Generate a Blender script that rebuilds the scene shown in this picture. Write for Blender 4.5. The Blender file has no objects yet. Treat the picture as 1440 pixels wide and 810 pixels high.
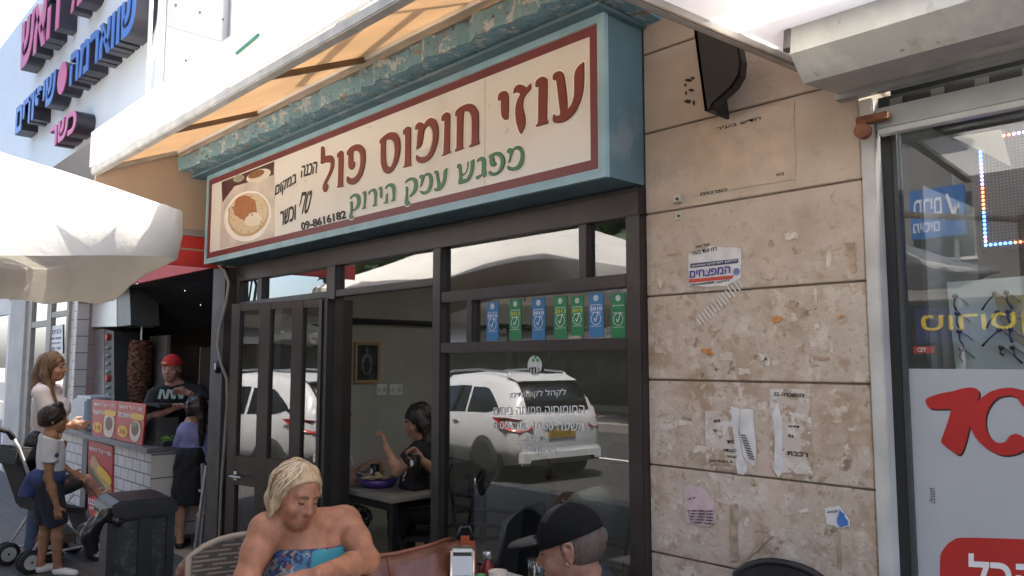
import bpy, bmesh, math, random
import numpy as np
from mathutils import Vector, Matrix
from mathutils.geometry import tessellate_polygon
random.seed(7)
rng = np.random.default_rng(7)
SC = bpy.context.scene
COL = SC.collection
rad = math.radians
# ------------------------------------------------------------------ camera, world, sun, exposure
D0, EYE, FPX = 2.7, 1.6, 1100.0
TH = math.atan2(103, FPX)
PH = math.atan(1055 / FPX * math.cos(TH))
CAM = np.array([0, -D0, EYE])
_fh = np.array([-math.cos(PH), math.sin(PH), 0]); RT = np.array([math.sin(PH), math.cos(PH), 0]); ZZ = np.array([0, 0, 1.0])
FW = _fh * math.cos(TH) + ZZ * math.sin(TH); UP = -_fh * math.sin(TH) + ZZ * math.cos(TH)
cd = bpy.data.cameras.new('camera'); cam = bpy.data.objects.new('camera', cd); COL.objects.link(cam)
cd.sensor_width = 36; cd.lens = FPX / 1440 * 36; cd.clip_start = .05; cd.clip_end = 500
cam.matrix_world = Matrix(((RT[0], UP[0], -FW[0], CAM[0]), (RT[1], UP[1], -FW[1], CAM[1]), (RT[2], UP[2], -FW[2], CAM[2]), (0, 0, 0, 1)))
SC.camera = cam
SUN = Vector((.24, .36, .90)).normalized()
wd = bpy.data.worlds.new('World'); SC.world = wd; wd.use_nodes = True
wn = wd.node_tree.nodes; sky = wn.new('ShaderNodeTexSky'); sky.sky_type = 'NISHITA'; sky.sun_disc = False; sky.dust_density = 3.5; sky.ozone_density = .35; sky.air_density = .9
sky.sun_elevation = math.asin(SUN.z); sky.sun_rotation = math.atan2(SUN.x, SUN.y)
wd.node_tree.links.new(sky.outputs[0], wn['Background'].inputs[0]); wn['Background'].inputs[1].default_value = .15
sl = bpy.data.lights.new('sun', 'SUN'); sl.energy = 3.2; sl.angle = rad(.5); sl.color = (1, .95, .87)
so = bpy.data.objects.new('sun', sl); COL.objects.link(so); so.rotation_euler = SUN.to_track_quat('Z', 'Y').to_euler()
vs = SC.view_settings; vs.view_transform = 'Standard'; vs.look = 'None'; vs.exposure = 2.35; vs.gamma = 1
SC.cycles.max_bounces = 8; SC.cycles.transparent_max_bounces = 12; SC.cycles.caustics_reflective = False; SC.cycles.caustics_refractive = False
SC.cycles.use_denoising = True

# ------------------------------------------------------------------ points on real planes
def ray(x, y): return FW * FPX + RT * (x - 720) - UP * (y - 405)
def PY(x, y, v=0.0): r = ray(x, y); return CAM + r * (v - CAM[1]) / r[1]
def PX(x, y, v): r = ray(x, y); return CAM + r * (v - CAM[0]) / r[0]
def PZ(x, y, v=0.0): r = ray(x, y); return CAM + r * (v - CAM[2]) / r[2]
def PD(x, y, d): return CAM + ray(x, y) * d / FPX
def A(*v): return np.array(v, float)
def nz(v): v = np.asarray(v, float); return v / np.linalg.norm(v)

# ------------------------------------------------------------------ materials
MATS = {}
def mat(name, col, rough=.6, metal=0., var=.12, scale=6., bump=0., bscale=40., emit=0., spec=.5, col2=None, stretch=None, detail=5., trans=0.):
    if name in MATS: return MATS[name]
    m = bpy.data.materials.new(name); m.use_nodes = True; nt = m.node_tree; N = nt.nodes; L = nt.links
    b = N['Principled BSDF']; b.inputs['Roughness'].default_value = rough; b.inputs['Metallic'].default_value = metal
    b.inputs['Specular IOR Level'].default_value = spec
    c = (*col, 1)
    tc = N.new('ShaderNodeTexCoord'); src = tc.outputs['Object']
    if stretch:
        mp = N.new('ShaderNodeMapping'); mp.inputs['Scale'].default_value = stretch; L.new(src, mp.inputs[0]); src = mp.outputs[0]
    if var > 0 or col2:
        n = N.new('ShaderNodeTexNoise'); n.inputs['Scale'].default_value = scale; n.inputs['Detail'].default_value = detail; L.new(src, n.inputs['Vector'])
        r = N.new('ShaderNodeValToRGB'); r.color_ramp.elements[0].position = .3; r.color_ramp.elements[1].position = .7
        if col2: r.color_ramp.elements[0].color = c; r.color_ramp.elements[1].color = (*col2, 1)
        else:
            r.color_ramp.elements[0].color = (*[x * (1 - var) for x in col], 1); r.color_ramp.elements[1].color = (*[min(1, x * (1 + var)) for x in col], 1)
        L.new(n.outputs[0], r.inputs[0]); L.new(r.outputs[0], b.inputs['Base Color'])
        cs = r.outputs[0]
    else: b.inputs['Base Color'].default_value = c; cs = None
    if bump > 0:
        n2 = N.new('ShaderNodeTexNoise'); n2.inputs['Scale'].default_value = bscale; n2.inputs['Detail'].default_value = 6; L.new(src, n2.inputs['Vector'])
        bp = N.new('ShaderNodeBump'); bp.inputs['Strength'].default_value = bump; bp.inputs['Distance'].default_value = .01
        L.new(n2.outputs[0], bp.inputs['Height']); L.new(bp.outputs[0], b.inputs['Normal'])
    if emit > 0: b.inputs['Emission Color'].default_value = c; b.inputs['Emission Strength'].default_value = emit
    if trans > 0:
        t = N.new('ShaderNodeBsdfTranslucent'); t.inputs[0].default_value = c
        if cs: L.new(cs, t.inputs[0])
        mx = N.new('ShaderNodeMixShader'); mx.inputs[0].default_value = trans; L.new(b.outputs[0], mx.inputs[1]); L.new(t.outputs[0], mx.inputs[2])
        L.new(mx.outputs[0], N['Material Output'].inputs[0])
    MATS[name] = m; return m

def glass(name, tint=(.75, .78, .76), boost=1.7, rough=0.0, dirt=.02):
    if name in MATS: return MATS[name]
    m = bpy.data.materials.new(name); m.use_nodes = True; nt = m.node_tree; N = nt.nodes; L = nt.links
    N.remove(N['Principled BSDF'])
    tr = N.new('ShaderNodeBsdfTransparent'); tr.inputs[0].default_value = (*tint, 1)
    gl = N.new('ShaderNodeBsdfGlossy'); gl.inputs['Roughness'].default_value = rough
    fr = N.new('ShaderNodeFresnel'); fr.inputs[0].default_value = 1.5
    mu = N.new('ShaderNodeMath'); mu.operation = 'MULTIPLY'; mu.inputs[1].default_value = boost; mu.use_clamp = True
    gm_ = N.new('ShaderNodeNewGeometry'); fb = N.new('ShaderNodeMath'); fb.operation = 'SUBTRACT'; fb.inputs[0].default_value = 1; L.new(gm_.outputs['Backfacing'], fb.inputs[1]); m0 = N.new('ShaderNodeMath'); m0.operation = 'MULTIPLY'; L.new(fr.outputs[0], m0.inputs[0]); L.new(fb.outputs[0], m0.inputs[1]); L.new(m0.outputs[0], mu.inputs[0])
    mx = N.new('ShaderNodeMixShader'); L.new(mu.outputs[0], mx.inputs[0]); L.new(tr.outputs[0], mx.inputs[1]); L.new(gl.outputs[0], mx.inputs[2])
    df = N.new('ShaderNodeBsdfDiffuse'); df.inputs[0].default_value = (.5, .5, .5, 1)
    tc = N.new('ShaderNodeTexCoord'); no = N.new('ShaderNodeTexNoise'); no.inputs['Scale'].default_value = 5; no.inputs['Detail'].default_value = 6; L.new(tc.outputs['Object'], no.inputs['Vector'])
    m2 = N.new('ShaderNodeMath'); m2.operation = 'MULTIPLY'; m2.inputs[1].default_value = dirt; L.new(no.outputs[0], m2.inputs[0])
    mx2 = N.new('ShaderNodeMixShader'); L.new(m2.outputs[0], mx2.inputs[0]); L.new(mx.outputs[0], mx2.inputs[1]); L.new(df.outputs[0], mx2.inputs[2])
    L.new(mx2.outputs[0], N['Material Output'].inputs[0])
    MATS[name] = m; return m

def layered(name, base, base2, layers, rough=.75, scale=5., bump=.3, bscale=30.):
    """weathered paint or stone: layers = (colour, noise scale, threshold, softness, zmin, zmax)"""
    m = bpy.data.materials.new(name); m.use_nodes = True; nt = m.node_tree; N = nt.nodes; L = nt.links
    b = N['Principled BSDF']; b.inputs['Roughness'].default_value = rough
    tc = N.new('ShaderNodeTexCoord'); src = tc.outputs['Object']
    n = N.new('ShaderNodeTexNoise'); n.inputs['Scale'].default_value = scale; n.inputs['Detail'].default_value = 8; L.new(src, n.inputs['Vector'])
    r = N.new('ShaderNodeValToRGB'); r.color_ramp.elements[0].position = .32; r.color_ramp.elements[1].position = .68
    r.color_ramp.elements[0].color = (*base, 1); r.color_ramp.elements[1].color = (*base2, 1); L.new(n.outputs[0], r.inputs[0])
    cur = r.outputs[0]; sep = N.new('ShaderNodeSeparateXYZ'); L.new(src, sep.inputs[0])
    for i, (c, s, th, soft, z0, z1) in enumerate(layers):
        mp = N.new('ShaderNodeMapping'); mp.inputs['Location'].default_value = (i * 3.7, i * 1.3, i * 2.1); L.new(src, mp.inputs[0])
        q = N.new('ShaderNodeTexNoise'); q.inputs['Scale'].default_value = s; q.inputs['Detail'].default_value = 9; q.inputs['Roughness'].default_value = .62; q.inputs['Distortion'].default_value = .4
        L.new(mp.outputs[0], q.inputs['Vector'])
        mr = N.new('ShaderNodeMapRange'); mr.inputs['From Min'].default_value = th; mr.inputs['From Max'].default_value = th + soft; L.new(q.outputs[0], mr.inputs['Value'])
        fac = mr.outputs[0]
        if z0 is not None:
            zr = N.new('ShaderNodeMapRange'); zr.inputs['From Min'].default_value = z0; zr.inputs['From Max'].default_value = z1; L.new(sep.outputs[2], zr.inputs['Value'])
            mm = N.new('ShaderNodeMath'); mm.operation = 'MULTIPLY'; L.new(fac, mm.inputs[0]); L.new(zr.outputs[0], mm.inputs[1]); fac = mm.outputs[0]
        mx = N.new('ShaderNodeMix'); mx.data_type = 'RGBA'; L.new(fac, mx.inputs[0]); L.new(cur, mx.inputs[6]); mx.inputs[7].default_value = (*c, 1); cur = mx.outputs[2]
    L.new(cur, b.inputs['Base Color'])
    n2 = N.new('ShaderNodeTexNoise'); n2.inputs['Scale'].default_value = bscale; n2.inputs['Detail'].default_value = 8; L.new(src, n2.inputs['Vector'])
    bp = N.new('ShaderNodeBump'); bp.inputs['Strength'].default_value = bump; bp.inputs['Distance'].default_value = .01; L.new(n2.outputs[0], bp.inputs['Height']); L.new(bp.outputs[0], b.inputs['Normal'])
    MATS[name] = m; return m

def checkmat(name, kind, c1, c2, scale, rough=.6, stretch=None, mortar=.02, bw=.5, rh=.25, off=.5):
    m = bpy.data.materials.new(name); m.use_nodes = True; nt = m.node_tree; N = nt.nodes; L = nt.links
    b = N['Principled BSDF']; b.inputs['Roughness'].default_value = rough
    tc = N.new('ShaderNodeTexCoord'); src = tc.outputs['Object']
    mp = N.new('ShaderNodeMapping'); mp.inputs['Rotation'].default_value = stretch or (0, 0, 0); L.new(src, mp.inputs[0])
    t = N.new('ShaderNodeTexBrick'); t.inputs['Scale'].default_value = scale; t.inputs['Color1'].default_value = (*c1, 1); t.inputs['Color2'].default_value = (*[x * .9 for x in c1], 1)
    t.inputs['Mortar'].default_value = (*c2, 1); t.inputs['Mortar Size'].default_value = mortar; t.inputs['Brick Width'].default_value = bw; t.inputs['Row Height'].default_value = rh; t.offset = off
    L.new(mp.outputs[0], t.inputs['Vector'])
    n = N.new('ShaderNodeTexNoise'); n.inputs['Scale'].default_value = 3; n.inputs['Detail'].default_value = 6; L.new(src, n.inputs['Vector'])
    mx = N.new('ShaderNodeMix'); mx.data_type = 'RGBA'; mx.blend_type = 'MULTIPLY'; mx.inputs[0].default_value = .2; L.new(t.outputs[0], mx.inputs[6]); L.new(n.outputs[0], mx.inputs[7])
    L.new(mx.outputs[2], b.inputs['Base Color'])
    bp = N.new('ShaderNodeBump'); bp.inputs['Strength'].default_value = .4; bp.inputs['Distance'].default_value = .004; bp.invert = True; L.new(t.outputs[1], bp.inputs['Height']); L.new(bp.outputs[0], b.inputs['Normal'])
    MATS[name] = m; return m

def voro(name, cols, scale, rough=.7):
    m = bpy.data.materials.new(name); m.use_nodes = True; nt = m.node_tree; N = nt.nodes; L = nt.links
    b = N['Principled BSDF']; b.inputs['Roughness'].default_value = rough
    tc = N.new('ShaderNodeTexCoord'); v = N.new('ShaderNodeTexVoronoi'); v.inputs['Scale'].default_value = scale
    no = N.new('ShaderNodeTexNoise'); no.inputs['Scale'].default_value = scale * .7; L.new(tc.outputs['Object'], no.inputs['Vector'])
    ad = N.new('ShaderNodeVectorMath'); ad.operation = 'MULTIPLY_ADD'; ad.inputs[1].default_value = (.06, .06, .06); L.new(no.outputs['Color'], ad.inputs[0]); L.new(tc.outputs['Object'], ad.inputs[2])
    L.new(ad.outputs[0], v.inputs['Vector'])
    sp = N.new('ShaderNodeSeparateColor'); L.new(v.outputs['Color'], sp.inputs[0])
    r = N.new('ShaderNodeValToRGB'); r.color_ramp.interpolation = 'CONSTANT'
    while len(r.color_ramp.elements) < len(cols): r.color_ramp.elements.new(.5)
    for i, c in enumerate(cols): r.color_ramp.elements[i].position = i / len(cols); r.color_ramp.elements[i].color = (*c, 1)
    L.new(sp.outputs[0], r.inputs[0]); L.new(r.outputs[0], b.inputs['Base Color']); MATS[name] = m; return m

# ------------------------------------------------------------------ mesh collector
class MB:
    def __init__(s): s.v = []; s.f = []
    def add(s, vs, fs):
        n = len(s.v); s.v += [tuple(map(float, p)) for p in vs]; s.f += [tuple(i + n for i in f) for f in fs]; return s
    def box(s, a, b):
        x0, y0, z0 = [min(p, q) for p, q in zip(a, b)]; x1, y1, z1 = [max(p, q) for p, q in zip(a, b)]
        return s.add([(x0, y0, z0), (x1, y0, z0), (x1, y1, z0), (x0, y1, z0), (x0, y0, z1), (x1, y0, z1), (x1, y1, z1), (x0, y1, z1)],
                     [(0, 3, 2, 1), (4, 5, 6, 7), (0, 1, 5, 4), (1, 2, 6, 5), (2, 3, 7, 6), (3, 0, 4, 7)])
    def hexa(s, q, r):  # two matching quads
        return s.add(list(q) + list(r), [(0, 3, 2, 1), (4, 5, 6, 7), (0, 1, 5, 4), (1, 2, 6, 5), (2, 3, 7, 6), (3, 0, 4, 7)])
    def obox(s, c, u, v, w):  # centre and three half axes
        c, u, v, w = map(np.asarray, (c, u, v, w))
        return s.hexa([c - u - v - w, c + u - v - w, c + u + v - w, c - u + v - w], [c - u - v + w, c + u - v + w, c + u + v + w, c - u + v + w])
    def bar(s, p, q, w, h, up=(0, 0, 1)):
        p, q = np.asarray(p, float), np.asarray(q, float); d = q - p; l = np.linalg.norm(d); d /= l; up = np.asarray(up, float)
        if abs(d @ up) > .98: up = A(1, 0, 0) if abs(d[0]) < .9 else A(0, 1, 0)
        sd = nz(np.cross(d, up)); u2 = np.cross(sd, d)
        return s.obox((p + q) / 2, d * l / 2, sd * w / 2, u2 * h / 2)
    def tube(s, pts, r, n=8, close=True):
        P = [np.asarray(p, float) for p in pts]; R = r if hasattr(r, '__len__') else [r] * len(P); rings = []; sd = None
        for i, p in enumerate(P):
            d = nz(P[min(i + 1, len(P) - 1)] - P[max(i - 1, 0)])
            if sd is None: sd = nz(np.cross(d, A(0, 0, 1) if abs(d[2]) < .9 else A(1, 0, 0)))
            else: sd = nz(sd - d * (sd @ d))
            u = np.cross(sd, d); rings.append([p + (sd * math.cos(t) + u * math.sin(t)) * R[i] for t in np.linspace(0, 2 * math.pi, n, endpoint=False)])
        vs = [v for rg in rings for v in rg]; fs = []
        for i in range(len(P) - 1):
            for j in range(n): k = (j + 1) % n; fs.append((i * n + j, i * n + k, (i + 1) * n + k, (i + 1) * n + j))
        if close: fs.append(tuple(range(n))[::-1]); fs.append(tuple((len(P) - 1) * n + j for j in range(n)))
        return s.add(vs, fs)
    def lathe(s, c, prof, n=20, axis=(0, 0, 1), ang=0):
        c = np.asarray(c, float); w = nz(axis); u = nz(np.cross(w, A(0, 0, 1) if abs(w[2]) < .9 else A(1, 0, 0))); v = np.cross(w, u)
        vs = []; fs = []
        for r, h in prof: vs += [c + w * h + (u * math.cos(t) + v * math.sin(t)) * r for t in np.linspace(0, 2 * math.pi, n, endpoint=False)]
        for i in range(len(prof) - 1):
            for j in range(n): k = (j + 1) % n; fs.append((i * n + j, i * n + k, (i + 1) * n + k, (i + 1) * n + j))
        fs.append(tuple(range(n))[::-1]); fs.append(tuple((len(prof) - 1) * n + j for j in range(n)))
        return s.add(vs, fs)
    def ball(s, c, r, n=14, rot=None):
        c = np.asarray(c, float); r = np.asarray(r if hasattr(r, '__len__') else (r, r, r), float); Rm = np.eye(3) if rot is None else rot
        prof = np.linspace(0, math.pi, n // 2 + 1); vs = []; fs = []
        for a in prof:
            for t in np.linspace(0, 2 * math.pi, n, endpoint=False): vs.append(c + Rm @ (A(math.sin(a) * math.cos(t), math.sin(a) * math.sin(t), math.cos(a)) * r))
        for i in range(len(prof) - 1):
            for j in range(n): k = (j + 1) % n; fs.append((i * n + j, (i + 1) * n + j, (i + 1) * n + k, i * n + k))
        return s.add(vs, fs)
    def poly(s, loops, fn, thick):
        """filled outline (loops of 2D points, holes after the first), fn maps (u,v,h) to a point"""
        n0 = []; tri = tessellate_polygon([[Vector((p[0], p[1], 0)) for p in lp] for lp in loops]); flat = [p for lp in loops for p in lp]; k = len(flat)
        vs = [fn(p[0], p[1], thick) for p in flat] + [fn(p[0], p[1], 0) for p in flat]
        fs = [tuple(t) for t in tri]; o = 0
        for lp in loops:
            m = len(lp)
            for i in range(m): j = (i + 1) % m; fs.append((o + i, o + j, k + o + j, k + o + i))
            o += m
        return s.add(vs, fs)
    def build(s, name, m=None, parent=None, smooth=False, bevel=0.0, root=None):
        org = np.zeros(3); p = parent
        while p is not None: org = org + np.array(p.location); p = p.parent
        me = bpy.data.meshes.new(name); me.from_pydata([tuple(np.array(v) - org) for v in s.v], [], s.f); me.validate()
        bm = bmesh.new(); bm.from_mesh(me); bmesh.ops.remove_doubles(bm, verts=bm.verts, dist=1e-5); bmesh.ops.recalc_face_normals(bm, faces=bm.faces)
        if bevel: bmesh.ops.bevel(bm, geom=[e for e in bm.edges if len(e.link_faces) == 2 and e.calc_face_angle(0) > .6], offset=bevel, segments=2, affect='EDGES', clamp_overlap=True)
        bm.to_mesh(me); bm.free()
        if m: me.materials.append(m)
        if smooth:
            for pl in me.polygons: pl.use_smooth = True
        o = bpy.data.objects.new(name, me); COL.objects.link(o)
        if parent is not None: o.parent = parent
        return o
def tag(o, label=None, cat=None, group=None, kind=None):
    if label: o['label'] = label
    if cat: o['category'] = cat
    if group: o['group'] = group
    if kind: o['kind'] = kind
    return o
def thing(name, label, cat, loc=(0, 0, 0), group=None):
    o = bpy.data.objects.new(name, None); COL.objects.link(o); o.location = [float(x) for x in loc]; o.empty_display_size = .1
    return tag(o, label, cat, group)
def copy_tree(o, parent=None):
    c = o.copy(); COL.objects.link(c)
    if parent is not None: c.parent = parent
    for ch in list(o.children): copy_tree(ch, c)
    return c
def smooth_loop(pts, k=3, corner=.5):
    """Catmull-Rom through the points, keeping sharp corners sharp"""
    P = [np.asarray(p, float) for p in pts]; n = len(P); out = []
    def sharp(i):
        a, b, c = P[i - 1], P[i], P[(i + 1) % n]; u, v = nz(b - a + 1e-9), nz(c - b + 1e-9); return u @ v < corner
    sh = [sharp(i) for i in range(n)]
    for i in range(n):
        p0, p1, p2, p3 = P[i - 1], P[i], P[(i + 1) % n], P[(i + 2) % n]
        m1 = (p2 - p0) / 2 if not sh[i] else (p2 - p1) * .6; m2 = (p3 - p1) / 2 if not sh[(i + 1) % n] else (p2 - p1) * .6
        for t in np.linspace(0, 1, k, endpoint=False):
            h = (2 * t**3 - 3 * t**2 + 1) * p1 + (t**3 - 2 * t**2 + t) * m1 + (-2 * t**3 + 3 * t**2) * p2 + (t**3 - t**2) * m2; out.append(h)
    return out
def grow(lp, d):
    P = np.array(lp); n = len(P); a = sum(P[i - 1][0] * P[i][1] - P[i][0] * P[i - 1][1] for i in range(n)); sg = 1 if a > 0 else -1; out = []
    for i in range(n):
        t = nz(P[(i + 1) % n] - P[i - 1] + 1e-9); out.append(P[i] + A(t[1], -t[0]) * d * sg)
    return out
def text_mesh(s, bold=0.0, shear=0.0):
    cu = bpy.data.curves.new('t', 'FONT'); cu.body = s; cu.size = 1; cu.offset = bold; cu.shear = shear; cu.resolution_u = 3
    o = bpy.data.objects.new('t', cu); COL.objects.link(o); dg = bpy.context.evaluated_depsgraph_get(); dg.update()
    me = bpy.data.meshes.new_from_object(o.evaluated_get(dg)); bpy.data.objects.remove(o); bpy.data.curves.remove(cu)
    v = [tuple(p.co) for p in me.vertices]; f = [tuple(p.vertices) for p in me.polygons]; bpy.data.meshes.remove(me); return v, f
def text_quad(mb, s, p00, p10, p01, thick=.003, nrm=(0, -1, 0), bold=0.0, shear=0.0):
    """lettering whose bounding box fills the parallelogram p00, p10 (right), p01 (up), raised along nrm"""
    v, f = text_mesh(s, bold, shear)
    if not v: return mb
    V = np.array(v); mn, mx = V.min(0), V.max(0); w = max(mx[0] - mn[0], 1e-6); h = max(mx[1] - mn[1], 1e-6)
    p00, p10, p01, nrm = [np.asarray(q, float) for q in (p00, p10, p01, nrm)]
    pts = [p00 + (p10 - p00) * (q[0] - mn[0]) / w + (p01 - p00) * (q[1] - mn[1]) / h for q in V]
    k = len(pts); edges = {}
    for t in f:
        for i in range(len(t)): e = (t[i], t[(i + 1) % len(t)]); edges[e] = 1
    side = [(a, b, b + k, a + k) for (a, b) in edges if (b, a) not in edges]
    return mb.add([p + nrm * thick for p in pts] + pts, list(f) + side)
HE = lambda s: s[::-1]

# ------------------------------------------------------------------ bodies: smooth union of tapered limbs, meshed as one surface
def frame(r, up):
    r = nz(r); up = np.asarray(up, float); up = nz(up - r * (up @ r)); f = np.cross(up, r); return np.stack([r, f, up], 1)  # columns: right(+x), fwd... , up
def cap(a, ra, b, rb, k=.02, clip=None): return ('c', np.asarray(a, float), ra, np.asarray(b, float), rb, k, clip)
def ell(c, r, Rm=None, k=.025, clip=None): return ('e', np.asarray(c, float), np.asarray(r, float), np.eye(3) if Rm is None else Rm, k, clip)
def inflate(pr, d):
    out = []
    for p in pr:
        if p[0] == 'c': out.append(('c', p[1], p[2] + d, p[3], p[4] + d, p[5], p[6]))
        else: out.append(('e', p[1], p[2] + d, p[3], p[4], p[5]))
    return out
def sdf(prims, res, clips=(), wob=0.0, wscale=40., axis=None):
    lo = np.full(3, 1e9); hi = -lo
    for p in prims:
        if p[0] == 'c': q = [(p[1], p[2]), (p[3], p[4])]
        else: q = [(p[1], p[2].max())]
        for c, r in q: lo = np.minimum(lo, c - r); hi = np.maximum(hi, c + r)
    lo -= res * 4; hi += res * 4; n = np.ceil((hi - lo) / res).astype(int) + 1
    Fd = np.full(n, .25, np.float32)
    ax = [lo[i] + np.arange(n[i]) * res for i in range(3)]
    for p in prims:
        k = p[-2]; pad = k + res * 3
        if p[0] == 'c': a = np.minimum(p[1] - p[2], p[3] - p[4]) - pad; b = np.maximum(p[1] + p[2], p[3] + p[4]) + pad
        else: a = p[1] - p[2].max() - pad; b = p[1] + p[2].max() + pad
        i0 = np.maximum(((a - lo) / res).astype(int), 0); i1 = np.minimum(((b - lo) / res).astype(int) + 2, n)
        if (i1 <= i0).any(): continue
        sl_ = tuple(slice(x, y) for x, y in zip(i0, i1))
        G = np.stack(np.meshgrid(*[ax[i][sl_[i]] for i in range(3)], indexing='ij'), -1)
        if p[0] == 'c':
            d = p[3] - p[1]; t = np.clip(((G - p[1]) @ d) / max(d @ d, 1e-9), 0, 1); d_ = np.linalg.norm(G - p[1] - t[..., None] * d, axis=-1) - (p[2] + (p[4] - p[2]) * t)
        else:
            q = (G - p[1]) @ p[3]; kk = np.linalg.norm(q / p[2], axis=-1); k2 = np.linalg.norm(q / p[2]**2, axis=-1); d_ = kk * (kk - 1) / np.maximum(k2, 1e-6)
        for (cp, cn) in (p[-1] or ()): d_ = np.maximum(d_, (G - cp) @ cn)
        cur = Fd[sl_]; h = np.clip(.5 + .5 * (cur - d_) / k, 0, 1); Fd[sl_] = (cur * (1 - h) + d_ * h - k * h * (1 - h)).astype(np.float32)
    if clips or wob:
        G = np.stack(np.meshgrid(*ax, indexing='ij'), -1)
        if wob:
            a_ = G @ (np.asarray(axis) if axis is not None else A(.7, .7, 0)) * wscale
            Fd = Fd + wob * (np.sin(a_ + 3 * np.sin(G[..., 2] * wscale * .3)) + .6 * np.sin(a_ * 2.3 + 1.7))
        for cp, cn in clips: Fd = np.maximum(Fd, (G - cp) @ nz(cn))
    S = Fd < 0
    cells = [S[i:n[0] - 1 + i, j:n[1] - 1 + j, k:n[2] - 1 + k] for i in (0, 1) for j in (0, 1) for k in (0, 1)]
    cnt = sum(c.astype(np.int8) for c in cells); act = (cnt > 0) & (cnt < 8); idx = -np.ones(act.shape, int); ids = np.argwhere(act); idx[act] = np.arange(len(ids))
    acc = np.zeros((len(ids), 3)); num = np.zeros(len(ids))
    offs = [(i, j, k) for i in (0, 1) for j in (0, 1) for k in (0, 1)]
    for a in range(8):
        for b in range(a + 1, 8):
            o1, o2 = np.array(offs[a]), np.array(offs[b])
            if np.abs(o1 - o2).sum() != 1: continue
            f1 = Fd[tuple((ids + o1).T)]; f2 = Fd[tuple((ids + o2).T)]; cr = (f1 < 0) != (f2 < 0)
            t = np.where(cr, f1 / np.where(cr, f1 - f2, 1), 0); acc += np.where(cr[:, None], o1 + (o2 - o1) * t[:, None], 0); num += cr
    V = lo + (ids + acc / num[:, None]) * res; Fc = []
    for axn in range(3):
        u, w = [(1, 2), (2, 0), (0, 1)][axn]; s0 = [slice(1, -1)] * 3; s0[axn] = slice(0, -1); s1 = list(s0); s1[axn] = slice(1, None)
        A0 = S[tuple(s0)]; 
        A1 = S[tuple(s1)]
        e = np.argwhere(A0 != A1)
        if not len(e): continue
        base = e.copy(); base[:, u] += 1; base[:, w] += 1
        du = np.zeros(3, int); du[u] = 1; dw = np.zeros(3, int); dw[w] = 1
        q = [idx[tuple((base - du - dw).T)], idx[tuple((base - dw).T)], idx[tuple(base.T)], idx[tuple((base - du).T)]]
        Q = np.stack(q, 1); fl = ~A0[tuple(e.T)]; Q[fl] = Q[fl][:, ::-1]; Fc.append(Q[(Q >= 0).all(1)])
    return V, np.concatenate(Fc)
def sdf_obj(name, prims, res, m, parent, clips=(), **kw):
    V, Fc = sdf(prims, res, clips, **kw); org = np.zeros(3); p = parent
    while p is not None: org = org + np.array(p.location); p = p.parent
    me = bpy.data.meshes.new(name); me.from_pydata((V - org).tolist(), [], Fc.tolist()); me.materials.append(m)
    me.polygons.foreach_set('use_smooth', [True] * len(me.polygons)); me.update()
    o = bpy.data.objects.new(name, me); COL.objects.link(o); o.parent = parent; return o

def head_prims(c, fwd, up, s=1.0, jaw=1.0):
    c = np.asarray(c, float); f = nz(fwd); u = nz(np.asarray(up) - f * (np.asarray(up) @ f)); r = np.cross(f, u); Rm = np.stack([r, f, u], 1)
    L = lambda x, y, z: c + (r * x + f * y + u * z) * s
    P = [ell(L(0, -.012, .028), A(.076, .096, .092) * s, Rm, .01), ell(L(0, .022, -.035), A(.060 * jaw, .070, .078) * s, Rm, .03 * s),
         ell(L(0, .058, -.085), A(.030 * jaw, .026, .024) * s, Rm, .03 * s),
         cap(L(0, .088, .012), .008 * s, L(0, .106, -.026), .0125 * s, .014 * s), ell(L(.012, .094, -.03), A(.009, .01, .008) * s, Rm, .008 * s), ell(L(-.012, .094, -.03), A(.009, .01, .008) * s, Rm, .008 * s),
         cap(L(-.045, .066, .033), .011 * s, L(.045, .066, .033), .011 * s, .02 * s), ell(L(.04, .058, -.03), A(.022, .02, .02) * s, Rm, .025 * s), ell(L(-.04, .058, -.03), A(.022, .02, .02) * s, Rm, .025 * s),
         cap(L(-.018, .083, -.055), .008 * s, L(.018, .083, -.055), .008 * s, .012 * s), cap(L(-.015, .081, -.067), .009 * s, L(.015, .081, -.067), .009 * s, .01 * s)]
    for sg in (-1, 1): 
        P += [ell(L(sg * .074, -.010, -.006), A(.008, .014, .026) * s, Rm, .006)]; arc = [(.002, .012), (.000, .027), (-.010, .034), (-.022, .030), (-.027, .014), (-.022, -.006), (-.012, -.026), (-.002, -.034), (.003, -.022)]
        P += [cap(L(sg * .081, a[0], a[1] - .004), .0048 * s, L(sg * .082, b[0], b[1] - .004), .0048 * s, .003) for a, b in zip(arc[:-1], arc[1:])]
    return P, L, Rm
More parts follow.
